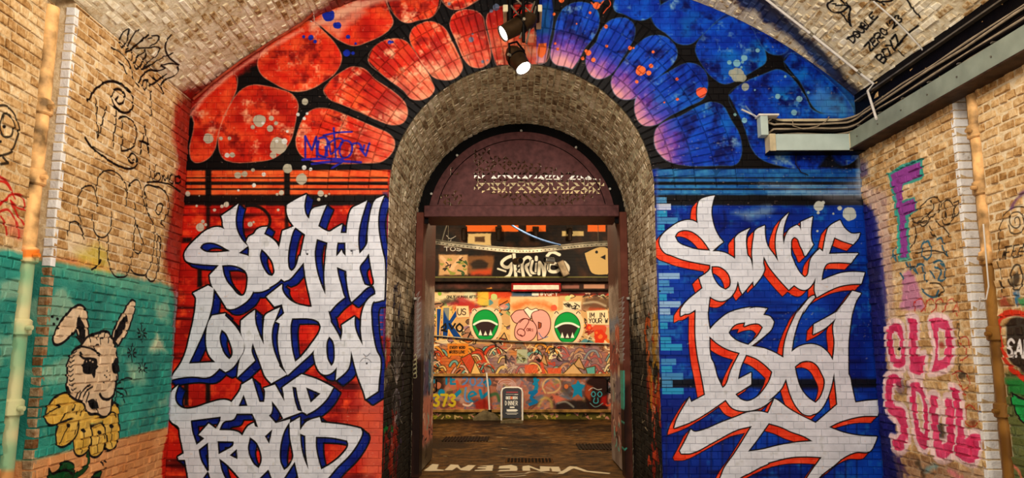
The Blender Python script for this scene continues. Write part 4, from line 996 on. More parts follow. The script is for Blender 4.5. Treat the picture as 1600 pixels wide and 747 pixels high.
    for _ in range(95):                                   # spiky claws of older pieces
        x, y = r.uniform(X0, X1), r.uniform(540, 582); d_ = 1 if r.random() < .5 else -1; q_ = r.uniform(6, 13)
        pts = [(x - d_ * q_, y + q_ * .8), (x - d_ * q_ * .3, y - q_ * .2), (x + d_ * q_ * .5, y - q_ * .3), (x + d_ * q_, y + q_ * .5)]
        wd_ = r.uniform(2, 4.4); c_ = [rgb(236, 196, 120), rgb(226, 150, 60), rgb(240, 220, 170), rgb(206, 70, 40), rgb(120, 170, 160), rgb(222, 170, 150)][r.integers(6)]
        cv.line(pts, wd_ + 1.7, K2, .85, .4); cv.line(pts, wd_, c_, .95, .4)
    scribble(cv, r, X0, 538, X1, 584, 120, [K2, rgb(90, 50, 30), rgb(206, 60, 30), rgb(236, 206, 150), rgb(250, 226, 180)], .8, 2.4, 9)
    scribble(cv, r, X0, 460, X1, 534, 170, [K2, K2, rgb(150, 30, 24), rgb(236, 220, 190)], .8, 1.8, 8)
    cv.rect(X0, 456, 745, 472, rgb(222, 206, 160), .85, 2, 1); write(cv, 'ONLY HUMAN AFTER', 698, 466, (2.6, 0), (.4, -4), .8, K2, .3, False); cv.dot(687, 459, 3, rgb(120, 160, 50))
    cv.rect(746, 455, 764, 478, rgb(222, 180, 60), .85, 1.5); cv.rect(764, 455, 800, 466, rgb(206, 64, 30), .9, 2); cv.dot(772, 464, 5, rgb(186, 196, 120))
    cv.fill([(700, 476), (720, 464), (735, 470), (752, 480), (742, 490), (722, 480)], rgb(160, 30, 40), .8, 3, 1.5); cv.fill([(690, 470), (712, 464), (716, 472), (694, 476)], K2, .7, 3, 1.5)
    # blue K and its friends
    for pts in ([(682, 482), (690, 482), (686, 532), (682, 532)], [(692, 480), (703, 480), (702, 500), (712, 484), (722, 484), (706, 506), (724, 530), (712, 532), (701, 516), (699, 530), (691, 530)]):
        cv.fill(pts, rgb(14, 60, 130), 1, .5, curve=False, edge=rgb(232, 176, 90), ew=1.6)
    cv.fill([(690, 478), (715, 476), (700, 500)], rgb(240, 200, 120), .5, 1)
    cv.fill([(712, 478), (732, 478), (734, 496), (714, 497)], rgb(236, 196, 150), 1, .5, curve=False, edge=rgb(190, 120, 70), ew=1); write(cv, 'US', 715, 492, (5.5, 0), (.3, -9.5), 1.3, K2, .3)
    cv.line([(690, 512), (696, 506), (696, 514), (690, 516), (698, 518)], 2.6, K2); cv.line([(702, 506), (706, 514), (711, 506)], 2.6, K2); cv.line([(718, 506), (713, 512), (718, 518), (723, 512), (718, 506)], 2.8, K2)
    cv.line([(701, 516), (712, 534), (720, 538)], 3, rgb(232, 176, 90)); cv.line([(730, 530), (738, 514), (746, 530)], 2, K2); cv.line([(776, 532), (788, 516), (796, 534)], 2, rgb(226, 176, 110)); cv.line([(778, 534), (788, 520), (794, 534)], 1.2, K2)
    cv.rect(797, 463, 872, 535, rgb(236, 190, 140), .97, .8)
    # two green gaping mouths
    for cx, cy_ in ((758.5, 508), (886.5, 512)):
        cv.fill([(cx - 24, cy_ - 14), (cx - 14, cy_ - 26), (cx, cy_ - 28), (cx + 14, cy_ - 26), (cx + 25, cy_ - 12), (cx + 22, cy_ + 14), (cx + 12, cy_ + 24), (cx - 12, cy_ + 24), (cx - 22, cy_ + 12)], rgb(236, 200, 160), .95, .8)
        cv.fill([(cx - 20, cy_ - 2), (cx - 14, cy_ - 18), (cx, cy_ - 24), (cx + 13, cy_ - 18), (cx + 20, cy_ - 3), (cx + 16, cy_ + 12), (cx + 8, cy_ + 22), (cx - 8, cy_ + 22), (cx - 16, cy_ + 12)], rgb(14, 150, 62), 1, .5, edge=rgb(6, 70, 30), ew=1.2)
        cv.fill([(cx - 17, cy_ - 1), (cx, cy_ - 8), (cx + 17, cy_ - 1), (cx + 12, cy_ + 8), (cx + 7, cy_ + 16), (cx - 7, cy_ + 16), (cx - 12, cy_ + 8)], rgb(50, 34, 34), 1, .5)
        cv.line([(cx - 18, cy_ - 1), (cx - 8, cy_ - 6), (cx, cy_ - 7), (cx + 8, cy_ - 6), (cx + 18, cy_ - 1)], 3.2, rgb(232, 232, 216), 1, .4)
        for dx, t in ((-8, 9), (0, 7), (8, 9)):
            cv.fill([(cx + dx - 3, cy_ + 16), (cx + dx, cy_ + 16 - t), (cx + dx + 3, cy_ + 16)], rgb(236, 232, 214), 1, .4, curve=False)
        for sx in (-1, 1):
            cv.dot(cx + sx * 17, cy_ - 22, 4.2, rgb(236, 206, 170)); cv.line([(cx + sx * 20, cy_ - 22), (cx + sx * 17, cy_ - 25), (cx + sx * 14, cy_ - 22)], 1.1, K2)
    # pink bubble letters on an orange ground
    cv.fill([(797, 478), (820, 470), (850, 472), (872, 482), (860, 484), (830, 476), (804, 486)], rgb(206, 104, 44), .8, 4, 2)
    PK = rgb(232, 160, 150)
    for pts in ([(798, 494), (806, 486), (818, 484), (822, 490), (830, 498), (820, 504), (804, 504)], [(804, 518), (808, 506), (818, 498), (828, 500), (838, 508), (838, 522), (830, 532), (815, 533), (806, 528)], [(830, 490), (842, 484), (854, 488), (860, 500), (858, 518), (850, 528), (840, 532), (838, 510), (832, 500)]):
        cv.fill(pts, PK, 1, .6, edge=rgb(70, 24, 18), ew=1.2)
    cv.fill([(818, 484), (824, 480), (830, 484), (838, 482), (842, 485), (832, 489), (829, 499)], rgb(240, 226, 206), 1, .5, edge=rgb(70, 24, 18), ew=1)
    cv.line([(816, 526), (808, 520), (812, 514), (820, 518), (818, 525), (813, 523)], 1.2, rgb(90, 20, 14)); cv.line([(812, 504), (820, 498), (826, 500), (822, 510), (818, 516)], 1.2, rgb(90, 20, 14)); write(cv, 'ORI', 823, 517, (3, .3), (0, -4), .9, rgb(90, 20, 14), .3)
    cv.fill([(841, 503), (846, 505), (845, 512), (841, 514)], rgb(150, 70, 40), 1, .5, edge=K2, ew=.8); cv.line([(842, 520), (848, 528), (856, 526)], 1.2, rgb(90, 110, 160))
    cv.rect(838, 455, 874, 463, rgb(150, 60, 36), .9, 1.5); cv.rect(800, 456, 840, 463, rgb(50, 84, 120), .85, 2)
    cv.fill([(831, 457), (842, 457), (842, 462), (831, 462)], rgb(230, 226, 214), 1, .5); write(cv, '#VGFY', 844, 462, (4.6, 0), (0, -5.6), 1.1, rgb(236, 232, 220), .25, False)
    cv.dot(887, 466, 4.5, rgb(190, 206, 130)); cv.rect(880, 471, 908, 484, rgb(226, 214, 180), .9, 1.5); scribble(cv, r, 884, 474, 906, 482, 10, [K2], .8, 1.3, 5); cv.dot(866, 481, 5, rgb(214, 90, 60))
    cv.rect(911, 464, X1, 482, rgb(96, 70, 50), .9, 3, 1.5); cv.line([(912, 474), (930, 472), (946, 478)], 3, rgb(206, 190, 160), .7, 1.5)
    cv.fill([(916, 486), (950, 484), (952, 508), (918, 507)], rgb(240, 212, 170), 1, .5, curve=False, edge=rgb(200, 150, 100), ew=1.2)
    write(cv, "IM IN", 919, 496, (5, 0), (.2, -7), 1.1, K2, .35); write(cv, 'YOUR W', 920, 504.5, (4, 0), (.2, -6.6), 1.1, K2, .35)
    for x, y, s in ((921, 512, 6), (938, 526, 9), (932, 520, 5)):
        cv.dot(x, y, s, rgb(214, 52, 24), .97, .8, .35); cv.dot(x, y, s * .4, rgb(240, 120, 50), .9)
    cv.fill([(876, 540), (884, 544), (940, 544), (950, 560), (940, 582), (876, 582)], rgb(150, 112, 130), .5, 4, 2); cv.fill([(792, 556), (826, 556), (830, 584), (790, 584)], rgb(150, 120, 140), .55, 3, 1.5)
    cv.rect(699, 537, 732, 556, rgb(226, 128, 36), .9, .8); write(cv, 'EVERY WORD', 703, 545, (2.1, 0), (0, -4), .8, K2, .2, False); write(cv, 'WRITES LOVE', 702, 552, (2, 0), (0, -4), .8, K2, .2, False)
    cv.fill([(808, 546), (824, 546), (824, 568), (807, 568)], rgb(176, 180, 150), .95, .6, curve=False); scribble(cv, r, 810, 549, 822, 565, 10, [rgb(120, 120, 60), K2], .7, 1.2, 4)
    for pts, c in (([(733, 586), (740, 560), (752, 585)], rgb(240, 200, 120)), ([(720, 560), (735, 552), (742, 566), (735, 585)], rgb(206, 70, 40)), ([(845, 566), (850, 552), (856, 572)], CR), ([(895, 572), (905, 558), (914, 578)], CR), ([(878, 586), (896, 568), (912, 586)], rgb(226, 180, 120)), ([(915, 575), (930, 572), (930, 586), (918, 586)], rgb(90, 180, 170))):
        cv.fill(pts, c, .9, .6, curve=False, edge=rgb(80, 56, 24), ew=1.4)
    cv.rect(820, 570, 840, 583, rgb(226, 92, 52), .85, 1.2); cv.rect(856, 575, 877, 585, rgb(232, 90, 50), .85, 1.2); cv.line([(846, 568), (850, 584)], 5, rgb(226, 80, 50), .85, 1)
    cv.rect(X0, 523, X1, 523.2, K2, 0)
    # --- lower band, below the rail
    n2 = vnoise(h, w, [22, 9, 4], 67)
    low = blend(rgb(150, 84, 60), rgb(190, 130, 110), n1 * 1.6 - .3); low = blend(low, rgb(110, 100, 120), (n2 - .5) * 4)
    
    cv.rect(X0, 587, X1, 641, low, 1, .8)
    BL = rgb(20, 130, 176)
    scribble(cv, r, X0, 590, X1, 638, 150, [rgb(206, 96, 76), rgb(120, 60, 50), rgb(190, 150, 140), rgb(60, 40, 40), rgb(150, 130, 60), rgb(90, 110, 130)], 2, 6, 12, .55)
    cv.fill([(678, 584), (694, 584), (692, 612), (678, 612)], rgb(46, 26, 20), .85, 3, 1.5); cv.dot(684, 602, 5, rgb(190, 110, 80)); cv.rect(718, 590, 768, 605, rgb(176, 110, 96), .5, 4, 2)
    write(cv, 'TE', 694, 600, (7, 0), (0, -13), 3, BL, .5); write(cv, '2026', 723, 601, (8, .5), (0, -12), 2.6, rgb(90, 130, 190), .45)
    cv.line([(756, 598), (764, 594), (766, 600), (760, 603)], 3, BL); cv.line([(716, 612), (714, 596), (718, 604), (730, 602)], 4, rgb(206, 80, 50), .9)
    cv.dot(690, 614, 5.5, BL); cv.line([(712, 618), (718, 612)], 6, BL); cv.line([(728, 606), (728, 626), (734, 628)], 3, rgb(96, 140, 200)); cv.line([(734, 620), (744, 616), (738, 612), (732, 620), (740, 628), (746, 625)], 3.2, BL); cv.line([(750, 610), (753, 622), (762, 614)], 4.6, BL)
    write(cv, '373', 677, 634, (9, 0), (0, -17), 4, rgb(206, 180, 40), .4); cv.fill([(740, 628), (760, 622), (770, 640), (742, 640)], rgb(150, 28, 18), .9, 3, 1.5); cv.line([(724, 632), (732, 634), (738, 630)], 3, rgb(226, 190, 170))
    cv.line([(766, 618), (776, 616), (780, 626)], 5, rgb(40, 96, 60), .8, 1.5)
    for q in range(3): cv.line([(776, 608), (780, 596), (792, 592), (804, 598), (808, 608)], 1, rgb(206, 170, 170), .5)
    for i, rr in enumerate((14, 11, 8)): cv.line([(792 - rr, 610), (792 - rr * .8, 600), (792, 610 - rr), (792 + rr * .8, 600), (792 + rr, 610)], 1.1, rgb(214, 176, 176), .8)
    cv.line([(836, 592), (838, 606), (834, 614)], 6, BL); cv.line([(841, 594), (834, 600)], 4, BL); cv.line([(828, 614), (838, 612), (830, 622), (838, 628), (828, 632)], 5, rgb(16, 110, 170))
    cv.line([(852, 614), (848, 602), (856, 592), (870, 592), (876, 602), (868, 612), (856, 614)], 2.4, rgb(214, 176, 120), .9, .8); cv.line([(850, 606), (858, 598), (866, 606)], 3, rgb(196, 96, 76), .8); cv.line([(842, 634), (850, 622), (860, 626), (862, 636)], 4, rgb(200, 180, 96), .7, 2); cv.fill([(862, 616), (880, 622), (886, 630), (868, 630)], rgb(222, 110, 84), .85, 1.5)
    cv.fill([(876, 596), (890, 598), (892, 620), (880, 616)], rgb(80, 70, 70), .7, 3, 1); cv.dot(885, 604, 3.6, rgb(206, 110, 60))
    cv.fill([(892, 602), (900, 600), (903, 594), (907, 600), (915, 602), (909, 609), (910, 622), (903, 616), (894, 622), (897, 610)], BL, 1, .5, curve=False)
    cv.fill([(870, 632), (890, 626), (920, 628), (945, 632), (945, 641), (868, 641)], rgb(30, 22, 22), .9, 2, 1); cv.line([(872, 630), (884, 628), (896, 636)], 3, rgb(160, 160, 150), .7, 1)
    cv.fill([(918, 594), (934, 588), (950, 592), (950, 641), (922, 641), (914, 620)], rgb(36, 16, 14), .95, 2, .8); cv.fill([(916, 600), (926, 604), (922, 626), (914, 618)], rgb(206, 80, 40), .7, 2); cv.fill([(940, 620), (948, 618), (948, 634), (938, 632)], rgb(170, 20, 16), .9, 2)
    TQ = rgb(60, 160, 176)
    for dx in (-5, 5): cv.line([(932 + dx - 3.4, 616), (932 + dx, 612), (932 + dx + 3.4, 616), (932 + dx, 620), (932 + dx - 3.4, 616)], 1.5, TQ)
    cv.line([(929, 622), (928, 629), (934, 629), (934, 622)], 1.5, TQ); cv.line([(920, 610), (926, 606), (934, 609), (940, 608)], 1, rgb(206, 206, 200)); cv.line([(922, 630), (930, 636), (942, 630)], 1.2, rgb(110, 150, 150))
    scribble(cv, r, X0, 590, 676, 636, 30, [BL, K2, rgb(206, 80, 50), rgb(206, 180, 40)], 2, 4, 10); scribble(cv, r, 950, 590, X1, 636, 30, [BL, K2, rgb(206, 80, 50), TQ], 2, 4, 10)
    # skirting strip
    cv.rect(X0, 641, X1, 662, rgb(84, 76, 30), 1, .6); scribble(cv, r, X0, 645, X1, 654, 90, [rgb(206, 170, 110), rgb(40, 30, 16), rgb(150, 140, 40), rgb(206, 130, 120)], 1, 2.6, 5)
    return cv.image('far_wall_paint')


def paint_leaf(side):
    """paint and scratches on an open door leaf"""
    cv = Canvas(1.9, 0.0, 4.0, 3.7, 190, lambda p: on_x(p, side * 1.36, 0.0), 71)
    h, w = cv.h, cv.w
    r = np.random.default_rng(72 + side)
    n1 = vnoise(h, w, [50, 20, 8], 73)
    cv.C[:] = blend(rgb(124, 106, 98), rgb(176, 160, 150), n1 * 1.6 - .3); cv.A[:] = 1
    K2 = rgb(28, 20, 22)
    def R(y0, z0, y1, z1, c, a=1, soft=.03):
        P = [(y0, z0), (y1, z0), (y1, z1), (y0, z1)]
        q = cv.mapf; cv.mapf = lambda p: np.asarray(p, float)
        cv.fill([(p[0], p[1]) for p in P], c, a, soft, soft, curve=False); cv.mapf = q
    R(1.9, 2.6, 4, 3.7, rgb(70, 30, 24), .95, .05)
    if side < 0:
        R(1.9, 1.45, 4, 2.0, rgb(110, 116, 130), .8); R(1.9, 1.0, 3.0, 1.5, rgb(24, 84, 120), .9); R(2.6, 1.0, 3.1, 1.5, rgb(96, 70, 110), .8); R(3.1, 1.0, 3.4, 1.6, rgb(30, 96, 130), .9); R(1.9, .3, 4, 1.0, rgb(206, 120, 100), .85, .05); R(1.9, 0, 4, .3, rgb(80, 66, 50), .9, .05)
    else:
        R(1.9, 1.9, 4, 2.1, rgb(110, 130, 160), .8); R(2.4, 1.75, 3.0, 2.0, rgb(206, 90, 60), .9); R(1.9, 1.3, 4, 1.75, rgb(150, 60, 50), .85, .05); R(1.9, .9, 3.1, 1.3, rgb(126, 110, 120), .8, .05); R(1.9, .3, 4, .9, rgb(150, 96, 84), .8, .05); R(2.6, 1.28, 2.8, 1.42, rgb(206, 186, 160), .95)
    cv.mapf, q = (lambda p: np.asarray(p, float)), cv.mapf
    def S(n, y0, y1, z0, z1, cols, w0, w1, s):
        for _ in range(n):
            y, z = r.uniform(y0, y1), r.uniform(z0, z1)
            cv.line([(y + r.uniform(-s, s), z + r.uniform(-s, s) * .8) for _ in range(r.integers(3, 6))], r.uniform(w0, w1), cols[r.integers(len(cols))], .9, .003)
    for i in range(46):
        for j in range(9):
            if r.random() < .75: cv.line([(2.4 + j * .15 + r.uniform(-.02, .02), 2.75 - i * .03), (2.43 + j * .15, 2.735 - i * .03)], .012, rgb(46, 32, 30), .75)
    S(26, 2.3, 3.8, .3, 2.2, [rgb(226, 216, 206), rgb(206, 190, 176)], .012, .03, .14); S(40, 2.3, 3.8, .2, 2.0, [K2, rgb(60, 40, 60)], .012, .035, .12)
    S(10, 2.3, 3.8, .3, 1.0, [rgb(206, 110, 84), rgb(236, 190, 170), rgb(120, 190, 180)], .03, .06, .12)
    return cv.image('door_leaf_paint_%d' % (side + 2))


def paint_post(side):
    cv = Canvas(side * 1.38 - .12, 0.0, side * 1.38 + .12, 3.6, 260, lambda p: on_y(p, 2.1), 75)
    K2 = rgb(26, 18, 16)
    cv.C[:] = blend(rgb(96, 50, 38), rgb(122, 70, 54), vnoise(cv.h, cv.w, [30, 12], 76)); cv.A[:] = 1
    WT = rgb(150, 144, 138)
    if side < 0:
        cv.rect(640, 560, 670, 747, K2, .85, 8, 1); cv.rect(645, 470, 668, 560, rgb(150, 140, 134), .55, 5, 2)
        for i, y in enumerate(range(462, 560, 9)): cv.line([(651, y), (656, y - 6), (652, y + 5), (658, y + 2), (653, y + 8)], 1.1, WT, .9)
        write(cv, 'ALWAS*', 644, 664, (0, -4.2), (-3.6, 0), 1.0, WT, .4); cv.line([(641, 636), (641, 664)], 0.5, WT)
        write(cv, 'TRIKISE', 640, 734, (0, -5.6), (-5, 0), 1.1, WT, .35)
        for k in range(5): cv.line([(645, 560 + k * 7), (650, 553 + k * 7), (651, 562 + k * 7), (646, 562 + k * 7)], 1, rgb(206, 200, 150), .9)
    else:
        cv.rect(960, 600, 985, 747, K2, .8, 8, 1)
        for i, y in enumerate(range(468, 560, 9)): cv.line([(968, y), (974, y - 4), (970, y + 5), (975, y + 4)], 1.3, WT, .9)
        TQ = rgb(70, 170, 150)
        for k in range(4): cv.line([(968, 590 + k * 14), (974, 580 + k * 14), (972, 600 + k * 14), (966, 604 + k * 14)], 3, TQ, .9)
        cv.line([(974, 660), (968, 690), (972, 706), (978, 700)], 2.6, TQ, .9); cv.line([(967, 560), (973, 552), (971, 572)], 2.2, WT, .9)
    return cv.image('door_post_paint_%d' % (side + 2))


def paint_jamb(side):
    """soot, spray and tags on the brick sides of the archway"""
    cv = Canvas(0.0, 0.0, 2.05, 3.4, 230, lambda p: on_x(p, side * DW, 0.0), 81)
    h, w = cv.h, cv.w
    r = np.random.default_rng(90 + side)
    n1 = vnoise(h, w, [60, 26, 10], 82 + side); n3 = vnoise(h, w, [(60, 12), (25, 6)], 83)
    vv = (np.arange(h) / cv.ppm)[:, None]; yy = (np.arange(w) / cv.ppm)[None, :]
    K2 = rgb(22, 15, 14)
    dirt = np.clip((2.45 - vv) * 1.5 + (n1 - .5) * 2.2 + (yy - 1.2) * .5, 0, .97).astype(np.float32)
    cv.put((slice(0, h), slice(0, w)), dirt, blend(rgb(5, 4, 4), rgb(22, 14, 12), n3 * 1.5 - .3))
    cv.mapf = lambda p: np.asarray(p, float)
    def S(n, y0, y1, z0, z1, cols, w0, w1, s, a=.85):
        for _ in range(n):
            y, z = r.uniform(y0, y1), r.uniform(z0, z1)
            cv.line([(y + r.uniform(-s, s), z + r.uniform(-s, s) * 1.4) for _ in range(r.integers(3, 6))], r.uniform(w0, w1), cols[r.integers(len(cols))], a, .005, .004)
    if side < 0:
        cv.line([(.5, 2.6), (.9, 2.52), (1.3, 2.55)], .14, rgb(96, 78, 56), .8, .02)
        S(7, .35, .9, 2.05, 2.4, [rgb(14, 16, 50)], .03, .05, .12); S(8, .5, 1.2, 1.7, 2.1, [K2], .02, .03, .12)
        cv.fill([(.05, 1.75), (.3, 1.8), (.35, 1.5), (.12, 1.4)], rgb(190, 46, 24), .9, .03, .03)
        for a in np.linspace(-1.1, 1.1, 9): cv.line([(.8, 1.25), (.8 + .35 * math.sin(a), 1.25 + .42 * math.cos(a)), (.8 + .55 * math.sin(a), 1.2 + .6 * math.cos(a))], .022, rgb(170, 160, 156), .8, .004)
        for a in np.linspace(-1, 1, 5): cv.line([(.8, 1.2), (.8 + .3 * math.sin(a), 1.2 - .25 * math.cos(a)), (.8 + .3 * math.sin(a), 1.0 - .3 * math.cos(a))], .022, rgb(150, 140, 150), .7, .004)
        S(16, .1, 1.2, .2, .85, [rgb(130, 26, 18), rgb(160, 50, 30), rgb(90, 20, 20)], .03, .07, .15); S(3, .1, .6, .7, .9, [rgb(20, 120, 50)], .03, .05, .07); S(14, .2, 1.4, .3, 1.6, [rgb(190, 180, 176), rgb(90, 70, 100)], .01, .02, .1, .7)
    else:
        S(16, .05, .7, .9, 1.9, [rgb(206, 96, 30), rgb(170, 50, 24), rgb(190, 140, 40)], .05, .12, .16, .8); S(10, .1, .9, .3, 1.3, [rgb(150, 40, 24), rgb(206, 70, 36)], .03, .08, .14); S(22, .2, 1.3, .2, 2.0, [rgb(206, 186, 150), rgb(120, 90, 80), K2], .012, .03, .12, .7)
    return cv.image('archway_jamb_paint_%d' % (side + 2))


def paint_floor():
    cv = Canvas(-2.2, 1.6, 2.2, 10.7, 110, on_floor, 95)
    h, w = cv.h, cv.w
    r = np.random.default_rng(5)
    PW = rgb(222, 206, 176)
    n1 = vnoise(h, w, [90, 40, 16, 6], 96); vv = (np.arange(h) / cv.ppm + cv.v0)[:, None]
    stain_shade = np.clip((n1 - .42) * 3.8 * np.clip((vv - 3.6) / 1.5, .15, 1), 0, .85).astype(np.float32)  # wet stains, thinned by the doorway to paint in its light pool
    cv.put((slice(0, h), slice(0, w)), stain_shade, rgb(14, 10, 5))
    s = crop(650, 680, 4.706)
    for p in (((60, 262), (120, 212), (165, 215), (150, 250), (205, 255), (200, 262), (100, 264)), ((210, 258), (255, 215), (310, 218), (330, 245), (385, 220), (440, 222), (395, 262), (330, 258), (300, 236), (265, 258)),
              ((460, 228), (570, 220), (560, 262), (430, 264), (432, 256), (510, 252), (515, 246), (450, 244), (455, 236), (520, 234), (522, 229)), ((610, 228), (700, 218), (745, 230), (740, 262), (600, 266), (615, 256), (690, 254), (690, 246), (605, 246)),
              ((780, 228), (830, 222), (910, 252), (910, 228), (985, 232), (985, 262), (920, 268), (840, 240), (840, 262), (785, 262)), ((985, 232), (1050, 232), (1070, 270), (1000, 266)),
              ((1040, 284), (1130, 228), (1180, 232), (1260, 262), (1430, 278), (1420, 285), (1320, 278), (1240, 268), (1160, 244), (1080, 284))):
        cv.fill(s(*p), PW, .9, .3, .25, curve=False)
    cv.line(s((600, 288), (800, 282), (850, 270), (1040, 286)), 1.2, PW, .7, .3, .3); cv.line(s((620, 300), (700, 305), (800, 296)), 1.5, PW, .6, .3, .4)
    for _ in range(34):
        x, y = r.uniform(690, 940), r.uniform(664, 716)
        cv.line([(x, y), (x + r.uniform(3, 12), y + r.uniform(-.6, .6))], r.uniform(.4, 1.1), rgb(190, 176, 140), r.uniform(.3, .8), .2, .2)
    for y in (711, 699, 690):
        cv.line([(684, y + r.uniform(-1, 1)), (760, y), (850, y - 1), (948, y + r.uniform(-1, 1))], .35, rgb(40, 24, 14), .6, .2)
    for x in (735, 775, 855, 900): cv.line([(x, 714), (x + 4, 700), (x + 6, 688)], .5, rgb(40, 24, 14), .5, .3)
    return cv.image('street_floor_paint')


def paint_poster():
    cv = Canvas(0.0, 0.0, .40, .66, 700, lambda p: np.asarray(p, float), 97)
    cv.C[:] = rgb(24, 16, 18); cv.A[:] = 1
    cv.scale = lambda pts: cv.ppm
    WT = rgb(226, 220, 210)
    def T(t, x, y, sz, ht, wd, c):
        write(cv, t, x, y, (sz, 0), (0, ht), wd, c, .28, False)
    for k in range(8): cv.line([(.07 + k * .034, .585), (.085 + k * .034, .61), (.1 + k * .034, .585)], .009, rgb(206, 40, 34))
    cv.line([(.06, .548), (.24, .548)], .007, WT); cv.line([(.26, .545), (.34, .545)], .014, WT)
    T('BED', .065, .44, .032, .055, .014, WT); cv.fill([(.165, .435), (.215, .435), (.215, .50), (.165, .50)], rgb(220, 110, 60), 1, .001, curve=False); T('BEDS', .225, .44, .022, .055, .012, WT)
    write(cv, 'DINNER', .045, .30, (.036, 0), (0, .095), .0125, WT, .48, False)
    cv.fill([(.15, .235), (.26, .235), (.26, .268), (.15, .268)], WT, 1, .001, curve=False)
    cv.fill([(.07, .17), (.10, .155), (.30, .155), (.345, .185), (.30, .21), (.10, .205), (.07, .215), (.085, .19)], WT, 1, .001, curve=False)
    cv.line([(.06, .12), (.34, .12)], .010, WT); cv.line([(.09, .095), (.31, .095)], .008, WT)
    return cv.image('poster_print')


def paint_pipe(side):
    cv = Canvas(-3.2, 0.0, -1.2, 4.6, 150, lambda p: on_x(p, side * (HALF - .10), K), 98)
    h, w = cv.h, cv.w
    n1 = vnoise(h, w, [40, 14], 99)
    if side < 0:
        teal = blend(rgb(120, 170, 130), rgb(206, 200, 150), n1 * 2 - .5)
        cv.rect(-60, 405, 140, 760, teal, .95, 4, 2); cv.rect(20, 390, 80, 402, rgb(232, 120, 30), .95, 1, .3); cv.fill([(30, 350), (60, 355), (60, 395), (25, 395)], rgb(230, 150, 110), .7, 4, 1.5)
        cv.rect(-60, 735, 80, 800, rgb(206, 140, 80), .9, 3, 1)
    else:
        br = blend(rgb(96, 62, 22), rgb(150, 104, 44), n1 * 1.8 - .4)
        cv.rect(1480, 408, 1640, 800, br, .97, 3, 1)
        Y = rgb(222, 184, 44); b = crop(1500, 460, 2.6)
        for pts in ([(115, 240), (150, 270), (125, 300), (155, 310)], [(135, 320), (165, 340), (140, 390), (165, 380)], [(140, 270), (158, 300)], [(150, 400), (165, 430), (145, 420), (170, 400)], [(155, 510), (165, 530), (150, 560)], [(160, 580), (180, 570), (185, 600), (160, 620), (185, 640), (165, 660)], [(170, 690), (195, 680), (180, 730), (200, 720)], [(118, 212), (122, 214)]):
            cv.line(b(*pts), 2.0, Y, .97, .4)
    return cv.image('drain_pipe_paint_%d' % (side + 2))
# ------------------------------------------------------------------ materials
def nodes(name, rough=.8, metal=0.0, spec=.10):
    m = bpy.data.materials.new(name); m.use_nodes = True
    nt = m.node_tree; b = nt.nodes['Principled BSDF']
    b.inputs['Roughness'].default_value = rough; b.inputs['Metallic'].default_value = metal
    b.inputs['Specular IOR Level'].default_value = spec
    return m, nt, b


def N(nt, kind, **kw):
    n = nt.nodes.new(kind)
    for k, v in kw.items():
        if k.startswith('i_'):
            key = k[2:]
            n.inputs[int(key) if key.isdigit() else key].default_value = v
        else: setattr(n, k, v)
    return n


def math_node(nt, op, a, b=None):
    n = N(nt, 'ShaderNodeMath', operation=op)
    for i, x in enumerate((a, b)):
        if x is None: continue
        if isinstance(x, (int, float)): n.inputs[i].default_value = x
        else: nt.links.new(x, n.inputs[i])
    return n.outputs[0]


def ramp(nt, fac, stops, interp='LINEAR'):
    r = N(nt, 'ShaderNodeValToRGB'); r.color_ramp.interpolation = interp
    e = r.color_ramp.elements
    while len(e) < len(stops): e.new(.5)
    for el, (p, c) in zip(e, stops):
        el.position = p; el.color = tuple(((x / 255.0) ** 2.2) for x in c) + (1,)
    nt.links.new(fac, r.inputs[0]); return r.outputs[0]


def mixc(nt, fac, a, b, blend_type='MIX'):
    n = N(nt, 'ShaderNodeMix', data_type='RGBA', blend_type=blend_type)
    for i, x in ((0, fac), (6, a), (7, b)):
        if isinstance(x, (int, float)): n.inputs[i].default_value = x
        elif isinstance(x, tuple): n.inputs[i].default_value = x
        else: nt.links.new(x, n.inputs[i])
    return n.outputs[2]


def plain(name, col, rough=.6, metal=0.0, noise=.25, scale=9.0, bump=.15, bscale=40.0):
    """painted or metal surface with worn, mottled tone"""
    m, nt, b = nodes(name, rough, metal)
    g = N(nt, 'ShaderNodeNewGeometry')
    n = N(nt, 'ShaderNodeTexNoise', i_Scale=scale, i_Detail=6.0); nt.links.new(g.outputs['Position'], n.inputs['Vector'])
    c = [x / 255 for x in col]
    lo = tuple(255 * max(x * (1 - noise), 0) for x in c); hi = tuple(255 * min(x * (1 + noise * .6), 1) for x in c)
    nt.links.new(ramp(nt, n.outputs[0], [(.3, lo), (.7, hi)]), b.inputs['Base Color'])
    n2 = N(nt, 'ShaderNodeTexNoise', i_Scale=bscale, i_Detail=4.0); nt.links.new(g.outputs['Position'], n2.inputs['Vector'])
    bp = N(nt, 'ShaderNodeBump', i_Strength=bump, i_Distance=.01); nt.links.new(n2.outputs[0], bp.inputs['Height'])
    nt.links.new(bp.outputs[0], b.inputs['Normal'])
    return m


def uv_planar(nt, kind):
    """canvas coordinates (metres) from world position"""
    g = N(nt, 'ShaderNodeNewGeometry'); s = N(nt, 'ShaderNodeSeparateXYZ'); nt.links.new(g.outputs['Position'], s.inputs[0])
    x, y, z = s.outputs
    if kind == 'front': return x, z
    if kind == 'y': return y, z
    if kind == '-y': return math_node(nt, 'MULTIPLY', y, -1.0), z
    if kind == 'floor': return x, y
    if kind == 'vault':
        xx = math_node(nt, 'SUBTRACT', x, math_node(nt, 'MULTIPLY', y, K))
        a = math_node(nt, 'ARCTAN2', xx, math_node(nt, 'SUBTRACT', z, VC))
        return y, math_node(nt, 'MULTIPLY', a, VR)


